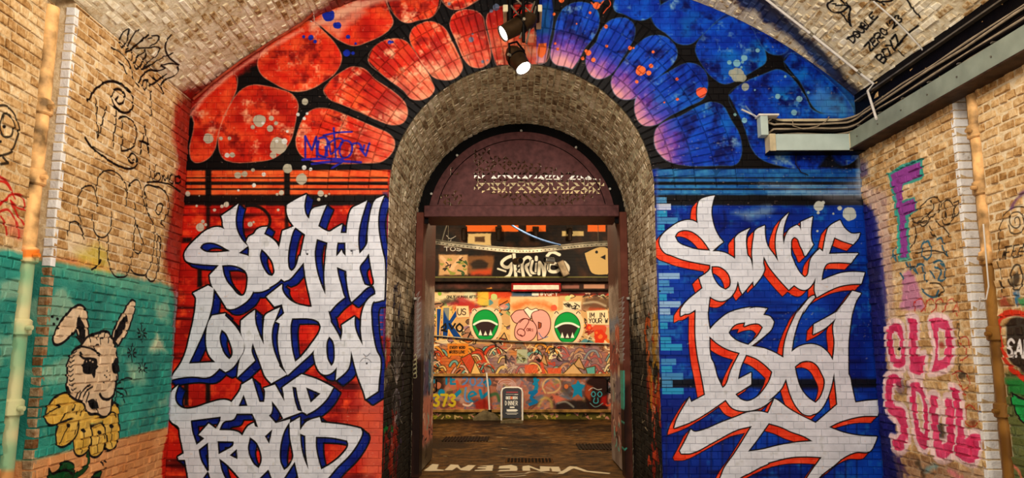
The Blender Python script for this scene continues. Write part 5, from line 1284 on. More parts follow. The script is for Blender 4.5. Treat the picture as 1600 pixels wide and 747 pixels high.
def paint_nodes(nt, cv_ext, im, kind):
    u, v = uv_planar(nt, kind)
    u0, v0, u1, v1 = cv_ext
    uu = math_node(nt, 'DIVIDE', math_node(nt, 'SUBTRACT', u, u0), u1 - u0)
    vv = math_node(nt, 'DIVIDE', math_node(nt, 'SUBTRACT', v, v0), v1 - v0)
    c = N(nt, 'ShaderNodeCombineXYZ'); nt.links.new(uu, c.inputs[0]); nt.links.new(vv, c.inputs[1])
    t = N(nt, 'ShaderNodeTexImage', interpolation='Linear', extension='CLIP'); t.image = im
    nt.links.new(c.outputs[0], t.inputs[0])
    return t.outputs[0], t.outputs[1]


def brick_mat(name, pal, paint=None, kind='front', rough=.85, wear=0.0, fine=60.0, bump=.5, nscale=22.0, vmul=1.0, prough=.48):
    """brickwork: tone differs from brick to brick, mottled by noise; optional painted layer"""
    m, nt, b = nodes(name, rough)
    g = N(nt, 'ShaderNodeNewGeometry'); oi = N(nt, 'ShaderNodeObjectInfo')
    rnd = math_node(nt, 'FRACT', math_node(nt, 'ADD', g.outputs['Random Per Island'], oi.outputs['Random']))
    n = N(nt, 'ShaderNodeTexNoise', i_Scale=nscale, i_Detail=7.0, i_Roughness=.68); nt.links.new(g.outputs['Position'], n.inputs['Vector'])
    big = N(nt, 'ShaderNodeTexNoise', i_Scale=2.2, i_Detail=4.0); nt.links.new(g.outputs['Position'], big.inputs['Vector'])
    f = math_node(nt, 'ADD', math_node(nt, 'MULTIPLY', rnd, .22), math_node(nt, 'MULTIPLY', n.outputs[0], .80))
    f = math_node(nt, 'ADD', f, math_node(nt, 'MULTIPLY', math_node(nt, 'SUBTRACT', big.outputs[0], .5), .45))
    col = ramp(nt, f, pal)
    if paint is not None:
        ext, im = paint
        pc, pa = paint_nodes(nt, ext, im, kind)
        if wear > 0:
            wn = N(nt, 'ShaderNodeTexNoise', i_Scale=34.0, i_Detail=6.0, i_Roughness=.7); nt.links.new(g.outputs['Position'], wn.inputs['Vector'])
            hole = math_node(nt, 'MULTIPLY', math_node(nt, 'GREATER_THAN', wn.outputs[0], .70), wear)
            pa = math_node(nt, 'MULTIPLY', pa, math_node(nt, 'SUBTRACT', 1.0, hole))
        # slight tone shift of the coat from brick to brick
        hsv = N(nt, 'ShaderNodeHueSaturation'); nt.links.new(pc, hsv.inputs['Color'])
        nt.links.new(math_node(nt, 'ADD', math_node(nt, 'MULTIPLY', rnd, .14), .93 * vmul), hsv.inputs['Value'])
        col = mixc(nt, pa, col, hsv.outputs[0])
        rr = N(nt, 'ShaderNodeMapRange', i_3=rough, i_4=prough); nt.links.new(pa, rr.inputs[0]); nt.links.new(rr.outputs[0], b.inputs['Roughness'])
    nt.links.new(col, b.inputs['Base Color'])
    bn = N(nt, 'ShaderNodeTexNoise', i_Scale=fine, i_Detail=6.0, i_Roughness=.6); nt.links.new(g.outputs['Position'], bn.inputs['Vector'])
    bp = N(nt, 'ShaderNodeBump', i_Strength=bump, i_Distance=.008); nt.links.new(bn.outputs[0], bp.inputs['Height'])
    nt.links.new(bp.outputs[0], b.inputs['Normal'])
    return m


def image_mat(name, cv_ext, im, kind, rough=.6, base=(120, 90, 60), metal=0.0, bump=.2, brickbump=False):
    m, nt, b = nodes(name, rough, metal)
    pc, pa = paint_nodes(nt, cv_ext, im, kind)
    g = N(nt, 'ShaderNodeNewGeometry')
    n = N(nt, 'ShaderNodeTexNoise', i_Scale=6.0, i_Detail=7.0); nt.links.new(g.outputs['Position'], n.inputs['Vector'])
    lo = tuple(x * .55 for x in base); hi = tuple(min(x * 1.2, 255) for x in base)
    nt.links.new(mixc(nt, pa, ramp(nt, n.outputs[0], [(.36, lo), (.64, hi)]), pc), b.inputs['Base Color'])
    n2 = N(nt, 'ShaderNodeTexNoise', i_Scale=45.0, i_Detail=5.0); nt.links.new(g.outputs['Position'], n2.inputs['Vector'])
    hgt = n2.outputs[0]
    if brickbump:
        u, v = uv_planar(nt, kind)
        c = N(nt, 'ShaderNodeCombineXYZ'); nt.links.new(u, c.inputs[0]); nt.links.new(v, c.inputs[1])
        br = N(nt, 'ShaderNodeTexBrick', i_Scale=1.0); br.inputs['Brick Width'].default_value = .225; br.inputs['Row Height'].default_value = .075; br.inputs['Mortar Size'].default_value = .006
        nt.links.new(c.outputs[0], br.inputs['Vector'])
        hgt = math_node(nt, 'SUBTRACT', math_node(nt, 'MULTIPLY', hgt, .4), br.outputs['Fac'])
    bp = N(nt, 'ShaderNodeBump', i_Strength=bump, i_Distance=.01); nt.links.new(hgt, bp.inputs['Height'])
    nt.links.new(bp.outputs[0], b.inputs['Normal'])
    return m


def emit(name, col, strength):
    m, nt, b = nodes(name, .3)
    b.inputs['Emission Color'].default_value = tuple(col) + (1,); b.inputs['Emission Strength'].default_value = strength
    b.inputs['Base Color'].default_value = tuple(col) + (1,)
    return m


STOCK = [(.20, (100, 66, 34)), (.36, (158, 116, 68)), (.50, (196, 156, 104)), (.64, (220, 188, 140)), (.82, (240, 222, 190))]
MORTAR = [(.25, (156, 126, 88)), (.5, (210, 184, 142)), (.75, (236, 222, 192))]
VAULT_PAL = [(.26, (104, 72, 40)), (.38, (158, 124, 80)), (.46, (206, 184, 144)), (.60, (228, 216, 188)), (.82, (240, 234, 218))]
VMORTAR = [(.3, (170, 146, 106)), (.5, (216, 202, 170)), (.8, (238, 232, 214))]
ARCH_PAL = [(.26, (76, 60, 46)), (.42, (144, 122, 96)), (.54, (192, 172, 142)), (.74, (232, 220, 198))]

EXT_F = (-3.75, 0.0, -3.75 + int(7.5 * 250) / 250, int(5.95 * 250) / 250)
EXT_L = (-4.4, 0.0, -4.4 + int(4.45 * 230) / 230, int(4.5 * 230) / 230)
EXT_R = (-.05, 0.0, -.05 + int(4.45 * 230) / 230, int(4.5 * 230) / 230)
EXT_V = (-4.2, -4.2, -4.2 + int((.02 + 4.2) * 190) / 190, -4.2 + int(8.4 * 190) / 190)
EXT_J = (0.0, 0.0, int(2.05 * 230) / 230, int(3.4 * 230) / 230)
im_front, im_left, im_right, im_vault = paint_front(), paint_left(), paint_right(), paint_vault()
M_FRONT = brick_mat('painted_end_wall', STOCK, (EXT_F, im_front), 'front', .7, .0, 55, .25)
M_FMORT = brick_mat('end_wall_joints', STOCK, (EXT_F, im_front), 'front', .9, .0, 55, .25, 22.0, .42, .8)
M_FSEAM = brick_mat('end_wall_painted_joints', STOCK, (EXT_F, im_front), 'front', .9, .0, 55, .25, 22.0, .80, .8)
M_LEFT = brick_mat('left_stock_brick', STOCK, (EXT_L, im_left), 'y', .9, .0, 48, .9)
M_RIGHT = brick_mat('right_stock_brick', STOCK, (EXT_R, im_right), '-y', .9, .3, 48, .9)
M_VAULT = brick_mat('vault_stock_brick', VAULT_PAL, (EXT_V, im_vault), 'vault', .9, .15, 30, 1.0, 13.0)
M_LMORT = brick_mat('left_mortar', MORTAR, (EXT_L, im_left), 'y', .9, .0, 48, .9)
M_RMORT = brick_mat('right_mortar', MORTAR, (EXT_R, im_right), '-y', .9, .3, 48, .9)
M_VMORT = brick_mat('vault_mortar', VMORTAR, (EXT_V, im_vault), 'vault', .9, .15, 30, 1.0, 13.0)
M_ARCH = brick_mat('arch_stock_brick', ARCH_PAL, None, rough=.85, fine=50, bump=.7)
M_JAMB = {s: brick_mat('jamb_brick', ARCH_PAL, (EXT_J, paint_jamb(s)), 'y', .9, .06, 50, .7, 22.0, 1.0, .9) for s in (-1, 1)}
M_WHITE_QUOIN = brick_mat('whitewashed_quoin', [(.2, (150, 136, 116)), (.36, (222, 218, 212)), (.8, (244, 244, 244))], rough=.8, bump=.6)
M_ROUGH_QUOIN = brick_mat('bare_quoin', [(.15, (58, 36, 22)), (.4, (128, 88, 54)), (.75, (206, 180, 140))], rough=.9, bump=.9)


# ------------------------------------------------------------------ bricks
def clip_poly(poly, nx, ny, c):
    """keep the part with nx*x + ny*y <= c"""
    out = []
    for i in range(len(poly)):
        a, b = poly[i], poly[(i + 1) % len(poly)]
        da, db = nx * a[0] + ny * a[1] - c, nx * b[0] + ny * b[1] - c
        if da <= 0: out.append(a)
        if (da < 0 < db) or (db < 0 < da):
            t = da / (da - db); out.append((a[0] + t * (b[0] - a[0]), a[1] + t * (b[1] - a[1])))
    return out


def area(p):
    return .5 * abs(sum(p[i][0] * p[(i + 1) % len(p)][1] - p[(i + 1) % len(p)][0] * p[i][1] for i in range(len(p))))


def bond(u0, u1, v0, v1, course=.075, length=.225, irregular=0.0, seed=1):
    """English bond: rows of stretchers and headers"""
    r = np.random.default_rng(seed)
    rows = int(math.ceil((v1 - v0) / course))
    for i in range(rows):
        L = length if i % 2 == 0 else length / 2
        u = u0 - (length / 4 if i % 2 else 0)
        va, vb = v0 + i * course, min(v0 + (i + 1) * course, v1)
        while u < u1 - .02:
            l = L * (1 + r.uniform(-irregular, irregular)) if irregular else L
            a, b = max(u, u0), min(u + l, u1)
            if u1 - b < .05: b = u1
            if b - a > .03: yield a, b, va, vb, (b - a > L * .97 and not irregular and vb - va > course * .97)
            u = b if b == u1 else u + l


def brick_geo(poly, joint, ch, back, rough, r):
    """vertices and faces of one brick from a convex outline about its own centre"""
    cx = sum(p[0] for p in poly) / len(poly); cy = sum(p[1] for p in poly) / len(poly)
    hw = max(abs(p[0] - cx) for p in poly) + 1e-6; hh = max(abs(p[1] - cy) for p in poly) + 1e-6
    sx, sy = max(1 - joint / 2 / hw, .3), max(1 - joint / 2 / hh, .3)
    tx, ty = max(1 - (joint / 2 + ch) / hw, .2), max(1 - (joint / 2 + ch) / hh, .2)
    n = len(poly); j = lambda s: float(r.uniform(-s, s)) if s else 0.0
    lift = j(rough); tu, tv = j(rough * .9) / hw, j(rough * .9) / hh
    v = []
    o = [(cx + (p[0] - cx) * sx + j(rough * .35), cy + (p[1] - cy) * sy + j(rough * .35)) for p in poly]
    for p in o: v.append((p[0], p[1], -back))
    for p in o: v.append((p[0], p[1], -ch * .8 + lift + (p[0] - cx) * tu + (p[1] - cy) * tv))
    for p in poly:
        x, y = cx + (p[0] - cx) * tx + j(rough * .3), cy + (p[1] - cy) * ty + j(rough * .3)
        v.append((x, y, lift + (x - cx) * tu + (y - cy) * tv + j(rough * .25)))
    f = [tuple(range(2 * n, 3 * n))]
    for k in range(n):
        l = (k + 1) % n
        f.append((k, l, n + l, n + k)); f.append((n + k, n + l, 2 * n + l, 2 * n + k))
    return v, f


def in_view(p, margin=40):
    v = np.array(p) - CAM; z = v @ FW
    if z < .2: return False
    x, y = W / 2 + F * (v @ RT) / z, H / 2 - F * (v @ UP) / z
    return -margin < x < W + margin and -margin < y < H + margin


def lay_bricks(parent, cells, mat, joint, ch, back, rough, seed, limit=300, name='brick', variants=7):
    """cells: (matrix at brick centre, outline about that centre, full-size key or None).
    The bricks that show largest become parts of their own, the rest one joined part."""
    r = np.random.default_rng(seed)
    d = np.array([np.linalg.norm(np.array(c[0].translation) - CAM) + (0 if in_view(c[0].translation) else 100) for c in cells])
    d = d - np.array([(.6 if c[2] and c[2][0] > .15 else 0) for c in cells])
    order = np.argsort(d, kind='stable')
    single = set()
    for i in order:
        if len(single) >= limit: break
        if cells[i][2] is not None and d[i] < 90: single.add(int(i))
    pool = {}
    rest = MB()
    for i, (M, poly, key) in enumerate(cells):
        if i in single:
            k = (key, int(r.integers(variants)))
            if k not in pool:
                b = MB(); b.add(*brick_geo(poly, joint, ch, back, rough, r)); pool[k] = b.mesh(name)
                pool[k].materials.append(mat)
            o = bpy.data.objects.new(name, pool[k]); COL.objects.link(o)
            o.parent = parent; o.matrix_world = M
        else:
            v, f = brick_geo(poly, joint, ch, back, rough, r)
            rest.add([M @ Vector(p) for p in v], f)
    if rest.v:
        o = obj('more_' + name + 's', rest.mesh('more_' + name + 's'), mat, parent, 'stuff')
    return len(single)


def rect_cell(a, b, c, d):
    w, h = (b - a) / 2, (d - c) / 2
    return [(-w, -h), (w, -h), (w, h), (-w, h)]


# ------------------------------------------------------------------ end wall with the archway
def arc_pts(cx, cz, R, a0, a1, n):
    return [(cx + R * math.sin(a), cz + R * math.cos(a)) for a in np.linspace(a0, a1, n)]


AMAX = math.asin(HALF / VR)
arch_outline = arc_pts(0, AC, DW, -math.pi / 2, math.pi / 2, 41)
outer = [(-HALF - .3, 0), (-DW, 0)] + arch_outline + [(DW, 0), (HALF + .3, 0), (HALF + .3, 4.6)] + [p for p in arc_pts(0, VC, VR + .12, AMAX, -AMAX, 33)] + [(-HALF - .3, 4.6)]
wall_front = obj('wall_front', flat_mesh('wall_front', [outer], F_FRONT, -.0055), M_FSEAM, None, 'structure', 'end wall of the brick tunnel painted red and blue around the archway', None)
seam = arc_pts(0, AC, RING, -math.pi / 2, math.pi / 2, 49) + arc_pts(0, AC, DW, math.pi / 2, -math.pi / 2, 49)
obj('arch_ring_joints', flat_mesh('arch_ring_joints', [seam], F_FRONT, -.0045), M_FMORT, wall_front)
cells = []
for a, b, c, d, full in bond(-HALF, HALF, 0.0, 5.925):
    cu, cv_ = (a + b) / 2, (c + d) / 2
    poly = [(a, c), (b, c), (b, d), (a, d)]
    cut = False
    if cv_ < AC:
        if abs(cu) < DW + .12:
            s = 1 if cu > 0 else -1
            q = clip_poly(poly, -s, 0, -DW)
            cut = len(q) != len(poly) or abs(area(q) - area(poly)) > 1e-6; poly = q
    else:
        rr = math.hypot(cu, cv_ - AC)
        if rr < RING + .14:
            nx, ny = cu / rr, (cv_ - AC) / rr
            q = clip_poly(poly, -nx, -ny, -(RING + (ny * AC)))
            cut = abs(area(q) - area(poly)) > 1e-6 if len(q) > 2 else True; poly = q
    if len(poly) < 3: continue
    rr = math.hypot(cu, cv_ - VC)
    if cv_ > 4.2 and rr > VR - .14:
        nx, ny = cu / rr, (cv_ - VC) / rr
        q = clip_poly(poly, nx, ny, VR + ny * VC)
        if len(q) < 3: continue
        cut = cut or abs(area(q) - area(poly)) > 1e-6; poly = q
    if area(poly) < .0011: continue
    mx, my = sum(p[0] for p in poly) / len(poly), sum(p[1] for p in poly) / len(poly)
    M = F_FRONT @ Matrix.Translation((mx, my, 0))
    cells.append((M, [(p[0] - mx, p[1] - my) for p in poly], (round(b - a, 3), round(d - c, 3)) if full and not cut else None))
n_wall = len(cells)
for ring in range(4):                                   # rowlock rings of the arch
    r0 = DW + ring * .225; rm = r0 + .1125
    n = int(round(math.pi * rm / .078))
    for i in range(n):
        a = -math.pi / 2 + (i + .5) * math.pi / n
        M = F_FRONT @ Matrix.Translation((rm * math.sin(a), AC + rm * math.cos(a), 0)) @ Matrix.Rotation(-a, 4, 'Z')
        w0, w1 = math.pi * r0 / n / 2, math.pi * (r0 + .225) / n / 2
        cells.append((M, [(-w0, -.1125), (w0, -.1125), (w1, .1125), (-w1, .1125)], ('v%d' % ring,)))
cells = [(M, p, (k if k is None or len(k) == 2 else (.1, k[0]))) for M, p, k in cells]
lay_bricks(wall_front, cells[:n_wall], M_FRONT, .0055, .0025, .02, .0014, 101, 220)
lay_bricks(wall_front, cells[n_wall:], M_FRONT, .014, .004, .02, .003, 111, 80)

# masonry between the two tunnels, so no light leaks round the archway
mass = MB()
for x0, x1 in ((-7.5, -DW - .02), (DW + .02, 7.5)):
    mass.box(x0, x1, .03, 2.85, 0, 3.3)
mass.prism([(-7.5, 3.3), (-DW - .02, 3.3)] + arc_pts(0, AC, DW + .02, -math.pi / 2, math.pi / 2, 25) + [(DW + .02, 3.3), (7.5, 3.3), (7.5, 6.3), (-7.5, 6.3)], frame((0, 0, 0), (1, 0, 0), (0, 0, 1), (0, -1, 0)), -2.85, -.03)
M_MASON = plain('dark_masonry', (70, 52, 40), .9, 0, .4, 6, .4, 30)
obj('wall_core', mass.mesh('wall_core'), M_MASON, None, 'structure', 'thick dark masonry between the two tunnels', None)

# ------------------------------------------------------------------ archway lining (barrel and jambs)
lin = MB()
pts = [(-DW, 0)] + arch_outline + [(DW, 0)]
ins = [(-DW - .006, 0)] + arc_pts(0, AC, DW + .006, -math.pi / 2, math.pi / 2, 41) + [(DW + .006, 0)]
n = len(ins)
lin.add([(p[0], 0.0, p[1]) for p in ins] + [(p[0], DEPTH + .3, p[1]) for p in ins], [(i, i + 1, n + i + 1, n + i) for i in range(n - 1)])
M_SOOT = plain('pale_arch_mortar', (216, 200, 170), .95, 0, .4, 9, .5, 40)
lme = lin.mesh('wall_archway')
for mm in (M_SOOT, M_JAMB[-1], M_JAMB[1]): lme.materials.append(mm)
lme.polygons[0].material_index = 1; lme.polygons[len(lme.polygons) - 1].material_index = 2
wall_arch = obj('wall_archway', lme, None, None, 'structure', 'brick lining of the round archway leading to the street', None)
cells = []
L = math.pi * DW
for a, b, c, d, full in bond(0, DEPTH + .2, -L / 2, L / 2, .078, .17):
    ang = ((c + d) / 2) / DW
    p = (DW * math.sin(ang), (a + b) / 2, AC + DW * math.cos(ang)); nrm = Vector((-math.sin(ang), 0, -math.cos(ang))); x = Vector((0, 1, 0))
    cells.append((frame(p, x, nrm.cross(x), nrm), rect_cell(a, b, c, d), (round(b - a, 3), round(d - c, 3)) if full else None))
lay_bricks(wall_arch, cells, M_ARCH, .017, .004, .03, .006, 102, 170)
for s in (-1, 1):
    cells = []
    for a, b, c, d, full in bond(0, DEPTH + .2, 0, AC, .075, .225, seed=3):
        p = (s * DW, (a + b) / 2, (c + d) / 2)
        cells.append((frame(p, (0, 1 if s < 0 else -1, 0), (0, 0, 1), (-s, 0, 0)), rect_cell(a, b, c, d), (round(b - a, 3), round(d - c, 3)) if full else None))
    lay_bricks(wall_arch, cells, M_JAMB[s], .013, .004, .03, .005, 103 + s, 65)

# ------------------------------------------------------------------ side walls of the tunnel, each with a pipe chase
CH_L, CH_R = (-2.66, -2.30), (-1.95, -1.65)
REC = .17
T = Vector((K, 1, 0)).normalized()


def wall_x(s, y): return s * HALF + K * y


def side_wall(s, chase, mat, label, seed):
    nrm = Vector((-s, s * K, 0)).normalized()
    ux = T if s < 0 else -T
    far, near = chase[1], chase[0]
    b = MB(); zt = 4.42
    def quad(y0, y1, off0, off1):
        p = [Vector((wall_x(s, y), y, 0)) - nrm * o for y, o in ((y0, off0), (y1, off1))]
        v = [p[0], p[1], p[1] + Vector((0, 0, zt)), p[0] + Vector((0, 0, zt))]
        b.add(v, [(0, 1, 2, 3)])
    md = .009 if s < 0 else .012
    quad(.05, far, md, md); quad(far, far, md, REC); quad(far, near, REC, REC); quad(near, near, REC, md); quad(near, -11.5, md, md)
    w = obj('wall_left' if s < 0 else 'wall_right', b.mesh('wall'), M_LMORT if s < 0 else M_RMORT, None, 'structure', label)
    cells = []
    for i, (y0, y1, off) in enumerate(((far, 0.0, 0.0), (-4.25, near, 0.0), (near, far, REC - .012))):
        for a, bb, c, d, full in bond(y0, y1, 0, 4.38, .075, .205 if s < 0 else .19, 0.0, seed + i):
            if off and not full and bb - a < .05: continue
            y = (a + bb) / 2
            p = Vector((wall_x(s, y), y, (c + d) / 2)) - nrm * off
            cells.append((frame(p, ux, (0, 0, 1), nrm), rect_cell(a, bb, c, d), (round(bb - a, 3), round(d - c, 3)) if full and not off else None))
    lay_bricks(w, cells, mat, .014 if s < 0 else .018, .006, .04, .007 if s < 0 else .010, seed)
    # quoin bricks on the edge of the chase, whitewashed (left: only the upper part)
    qw = .040 if s < 0 else .062
    qm = [MB().add(*brick_geo([(-qw, -.036), (qw, -.036), (qw, .036), (-qw, .036)], .008, .004, .05, .004, np.random.default_rng(seed + k))).mesh('quoin_brick') for k in range(10)]
    for k in range(10): qm[k].materials.append(M_WHITE_QUOIN if k < 5 else M_ROUGH_QUOIN)
    for i in range(58):
        z = .0375 + i * .075
        white = (z > 2.25) if s < 0 else True
        p = Vector((wall_x(s, far), far - .004, z)) - nrm * (qw - .002)
        o = bpy.data.objects.new('quoin_brick', qm[(i * 7) % 5 + (0 if white else 5)]); COL.objects.link(o); o.parent = w
        o.matrix_world = frame(p, (1, 0, 0), (0, 0, 1), (0, -1, 0))
    return w


wall_left = side_wall(-1, CH_L, M_LEFT, 'bare stock brick side wall with the rabbit flower mural', 201)
wall_right = side_wall(1, CH_R, M_RIGHT, 'bare stock brick side wall with pink OLD SOUL lettering', 301)

# ------------------------------------------------------------------ vault
vb = MB()
aa = np.linspace(-AMAX, AMAX, 49)
vb.add([(K * y + (VR + .006) * math.sin(a), y, VC + (VR + .006) * math.cos(a)) for y in (.05, -11.5) for a in aa], [(i, i + 1, 50 + i, 49 + i) for i in range(48)])
ceiling = obj('ceiling', vb.mesh('ceiling'), M_VMORT, None, 'structure', 'rough limewashed brick vault of the tunnel')
cells = []
LA = AMAX * VR
for a, b, c, d, full in bond(-4.3, 0.0, -LA, LA, .075, .215):
    ang = ((c + d) / 2) / VR; y = (a + b) / 2
    nrm = Vector((-math.sin(ang), 0, -math.cos(ang)))
    p = Vector((K * y + VR * math.sin(ang), y, VC + VR * math.cos(ang)))
    x = (T - nrm * T.dot(nrm)).normalized()
    cells.append((frame(p, x, nrm.cross(x), nrm), rect_cell(a, b, c, d), (round(b - a, 3), round(d - c, 3)) if full else None))
lay_bricks(ceiling, cells, M_VAULT, .018, .008, .04, .010, 401)

# ------------------------------------------------------------------ floors
EXT_G = (-2.2, 1.6, -2.2 + int(4.4 * 110) / 110, 1.6 + int(9.1 * 110) / 110)
M_STREET = image_mat('street_floor', EXT_G, paint_floor(), 'floor', .55, (84, 58, 30), 0, .8)
g = MB(); g.add([(-7.5, -12, 0), (7.5, -12, 0), (7.5, 12.5, 0), (-7.5, 12.5, 0)], [(0, 1, 2, 3)])
obj('floor', g.mesh('floor'), M_STREET, None, 'structure', 'worn brown street floor with white painted letters')
# ------------------------------------------------------------------ steel portal in the archway
M_STEEL = plain('oxide_brown_steel', (92, 58, 56), .5, .25, .18, 14, .12, 120)
M_BLACKSTEEL = plain('black_steel', (16, 13, 12), .5, .4, .3, 10, .15, 60)
M_POST = {s: image_mat('door_post_paint', (s * 1.38 - .12, 0.0, s * 1.38 - .12 + int(.24 * 260) / 260, int(3.6 * 260) / 260), paint_post(s), 'front', .55, (96, 50, 38), .1, .15) for s in (-1, 1)}
M_LEAF = {s: image_mat('door_leaf_paint', (1.9, 0.0, 1.9 + int(2.1 * 190) / 190, int(3.7 * 190) / 190), paint_leaf(s), 'y', .5, (100, 80, 70), .05, .2) for s in (-1, 1)}
M_BOLT = plain('pale_bolt', (190, 184, 170), .4, .5, .1)
frame_1 = obj('trim_1', None, None, None, 'structure', 'brown steel door frame with side posts and header in the archway')
for s in (-1, 1):
    b = MB(); x0, x1 = sorted((s * 1.335, s * 1.435)); b.box(x0, x1, 2.06, 2.36, 0, 3.5, .006)
    obj('post', b.mesh('post'), M_POST[s], frame_1)
b = MB(); b.box(-1.335, 1.335, 2.08, 2.78, 3.44, 3.60, .008)
obj('header_beam', b.mesh('header_beam'), M_STEEL, frame_1)
# black ring that stands in for the shadow gap between brick and fanlight
ring = []
R0, R1 = 1.285, 1.44
lp = arc_pts(0, AC + .02, R1, -math.pi / 2, math.pi / 2, 41); li = arc_pts(0, AC + .02, R0, math.pi / 2, -math.pi / 2, 41)
obj('shadow_gap_ring', flat_mesh('shadow_gap_ring', [lp + li], F_FRONT, -2.16, .05), M_BLACKSTEEL, frame_1)
b = MB()
for a in (-1.25, -.75, 0.0, .62, 1.2):
    x, z = 1.31 * math.sin(a), AC + .02 + 1.31 * math.cos(a)
    b = MB(); b.tube([(x, 2.125, z), (x, 2.165, z)], .017, 8); obj('bolt', b.mesh('bolt'), M_BOLT, frame_1)
for s in (-1, 1):
    for z in (3.72, 2.3):
        b = MB(); b.box(s * 1.42 - .02, s * 1.42 + .02, 2.0, 2.08, z, z + .035, .004); obj('clip', b.mesh('clip'), M_BOLT, frame_1)

# pierced fanlight panel
r = np.random.default_rng(12)
RT_ = 1.29
fan = [(-RT_, 3.46)] + arc_pts(0, AC + .02, RT_, -math.acos((3.46 - AC - .02) / RT_), math.acos((3.46 - AC - .02) / RT_), 45)[0:] 
fan = arc_pts(0, AC + .02, RT_, -math.acos((3.45 - AC - .02) / RT_), math.acos((3.45 - AC - .02) / RT_), 45)
holes = []
def px_fan(x, y): return on_y([(x, y)], 2.12)[0]
cw = .0545
fx = crop(720, 220, 5.746)
region = [(742, 234), (764, 234), (764, 240), (792, 246), (822, 252), (842, 256), (843, 262), (870, 262), (871, 267), (900, 269), (930, 277), (943, 283), (943, 298), (935, 304), (900, 316), (876, 332), (821, 332), (816, 324), (806, 322), (792, 310), (762, 303), (742, 296)]
reg2 = [(686, 304), (690, 322), (710, 334), (722, 334), (724, 304), (712, 300)]
reg3 = [(739, 329), (755, 329), (755, 334), (739, 334)]
reg4 = [(706, 264), (713, 264), (714, 275), (706, 275)]
def inside(p, poly):
    c = False
    for i in range(len(poly)):
        a, b = poly[i], poly[(i + 1) % len(poly)]
        if (a[1] > p[1]) != (b[1] > p[1]) and p[0] < (b[0] - a[0]) * (p[1] - a[1]) / (b[1] - a[1]) + a[0]: c = not c
    return c
regs = [[tuple(px_fan(*q)) for q in rg] for rg in (region, reg2, reg3, reg4)]
for i in range(-22, 23):
    for j in range(0, 18):
        cx, cz = (i + .5) * cw, 3.49 + (j + .5) * cw
        if not any(inside((cx, cz), rg) for rg in regs): continue
        if r.random() < .10: continue
        g_ = cw * .45; k = [(-1, -1), (1, -1), (1, 1), (-1, 1)]
        if (i + j) % 2: q = (int(r.integers(4)) if r.random() < .35 else (1 if (i // 2 + j) % 2 else 3))
        else: q = (int(r.integers(4)) if r.random() < .35 else (0 if (i + j // 2) % 2 else 2))
        A_, B_, C_ = k[q - 1], k[q], k[(q + 1) % 4]
        mid = (B_[0] * .18, B_[1] * .18)                 # hollow of the curved corner
        tri = [(cx + p[0] * g_, cz + p[1] * g_) for p in (A_, B_, C_, mid)]
        holes.append(tri)
fanlight = obj('fanlight_panel', flat_mesh('fanlight_panel', [fan] + holes, F_FRONT, -2.12, .012), M_STEEL, frame_1)
b = MB(); pr = arc_pts(0, AC + .02, 1.18, -1.35, 1.35, 41)
b.tube([(p[0], 2.119, p[1]) for p in pr], .006, 6); obj('fanlight_bead', b.mesh('fanlight_bead'), M_BLACKSTEEL, frame_1)

for s in (-1, 1):
    lf = obj('door_1' if s < 0 else 'door_2', None, None, None, 'structure', 'graffiti covered steel door leaf folded open on the %s side of the archway' % ('rabbit mural' if s < 0 else 'blue mural'))
    b = MB(); x0, x1 = sorted((s * 1.36, s * 1.42)); b.box(x0, x1, 2.37, 3.72, .02, 3.68, .006); obj('leaf', b.mesh('leaf'), M_LEAF[s], lf)
    for z in (.5, 1.8, 3.1):
        b = MB(); b.tube([(s * 1.35, 2.365, z - .06), (s * 1.35, 2.365, z + .06)], .014, 8); obj('hinge', b.mesh('hinge'), M_BLACKSTEEL, lf)
    b = MB(); b.tube([(s * 1.345, 3.6, 1.0), (s * 1.30, 3.6, 1.02), (s * 1.30, 3.6, 1.2), (s * 1.345, 3.6, 1.22)], .012, 8); obj('handle', b.mesh('handle'), M_BLACKSTEEL, lf)

# ------------------------------------------------------------------ street tunnel beyond
EXT_B = (-3.4, 0.0, -3.4 + int(6.8 * 170) / 170, int(5.2 * 170) / 170)
M_FAR = image_mat('far_graffiti_wall', EXT_B, paint_far(), 'front', .55, (84, 56, 34), 0, .45, True)
b = MB(); b.add([(-7.5, YB, 0), (7.5, YB, 0), (7.5, YB, 6.2), (-7.5, YB, 6.2)], [(0, 1, 2, 3)])
obj('wall_back', b.mesh('wall_back'), M_FAR, None, 'structure', 'far wall of the street tunnel covered in bright graffiti')
b = MB(); aa = np.linspace(0, math.pi, 25)
b.add([(x, 6.7 - 3.95 * math.cos(a), 4.75 + 1.4 * math.sin(a)) for x in (-7.5, 7.5) for a in aa], [(i, i + 1, 26 + i, 25 + i) for i in range(24)])
obj('ceiling_street', b.mesh('ceiling_street'), M_MASON, None, 'structure', 'dark vault of the street tunnel beyond the doorway')
def far_z(y): return float(on_y([(815, y)], YB)[0][1])
M_RAIL = plain('ochre_rail', (150, 110, 62), .6, 0, .35, 7)
M_DARKRAIL = plain('dark_ledge', (40, 30, 22), .6, .1, .4, 7)
for i, (y, hgt, dep, mm, lab) in enumerate(((586, .07, .05, M_RAIL, 'ochre timber rail above the lower graffiti band'), (642, .07, .06, M_RAIL, 'ochre timber rail along the foot of the far wall'), (438, .10, .16, M_DARKRAIL, 'dark steel ledge below the white throw-up lettering'), (453, .05, .08, M_DARKRAIL, 'thin dark ledge under the blank white board'))):
    b = MB(); z = far_z(y); b.box(-5, 5, YB - dep, YB + .01, z - hgt / 2, z + hgt / 2, .008)
    obj('trim_%d' % (i + 2), b.mesh('rail'), mm, None, 'structure', lab)
M_GALV = plain('galvanised_tube', (120, 112, 98), .4, .6, .2)
b = MB(); b.tube([(x, YB - .05, far_z(y)) for x, y in ((-2.6, 522), (-1.0, 531), (0, 534), (2.6, 538))], .018, 8)
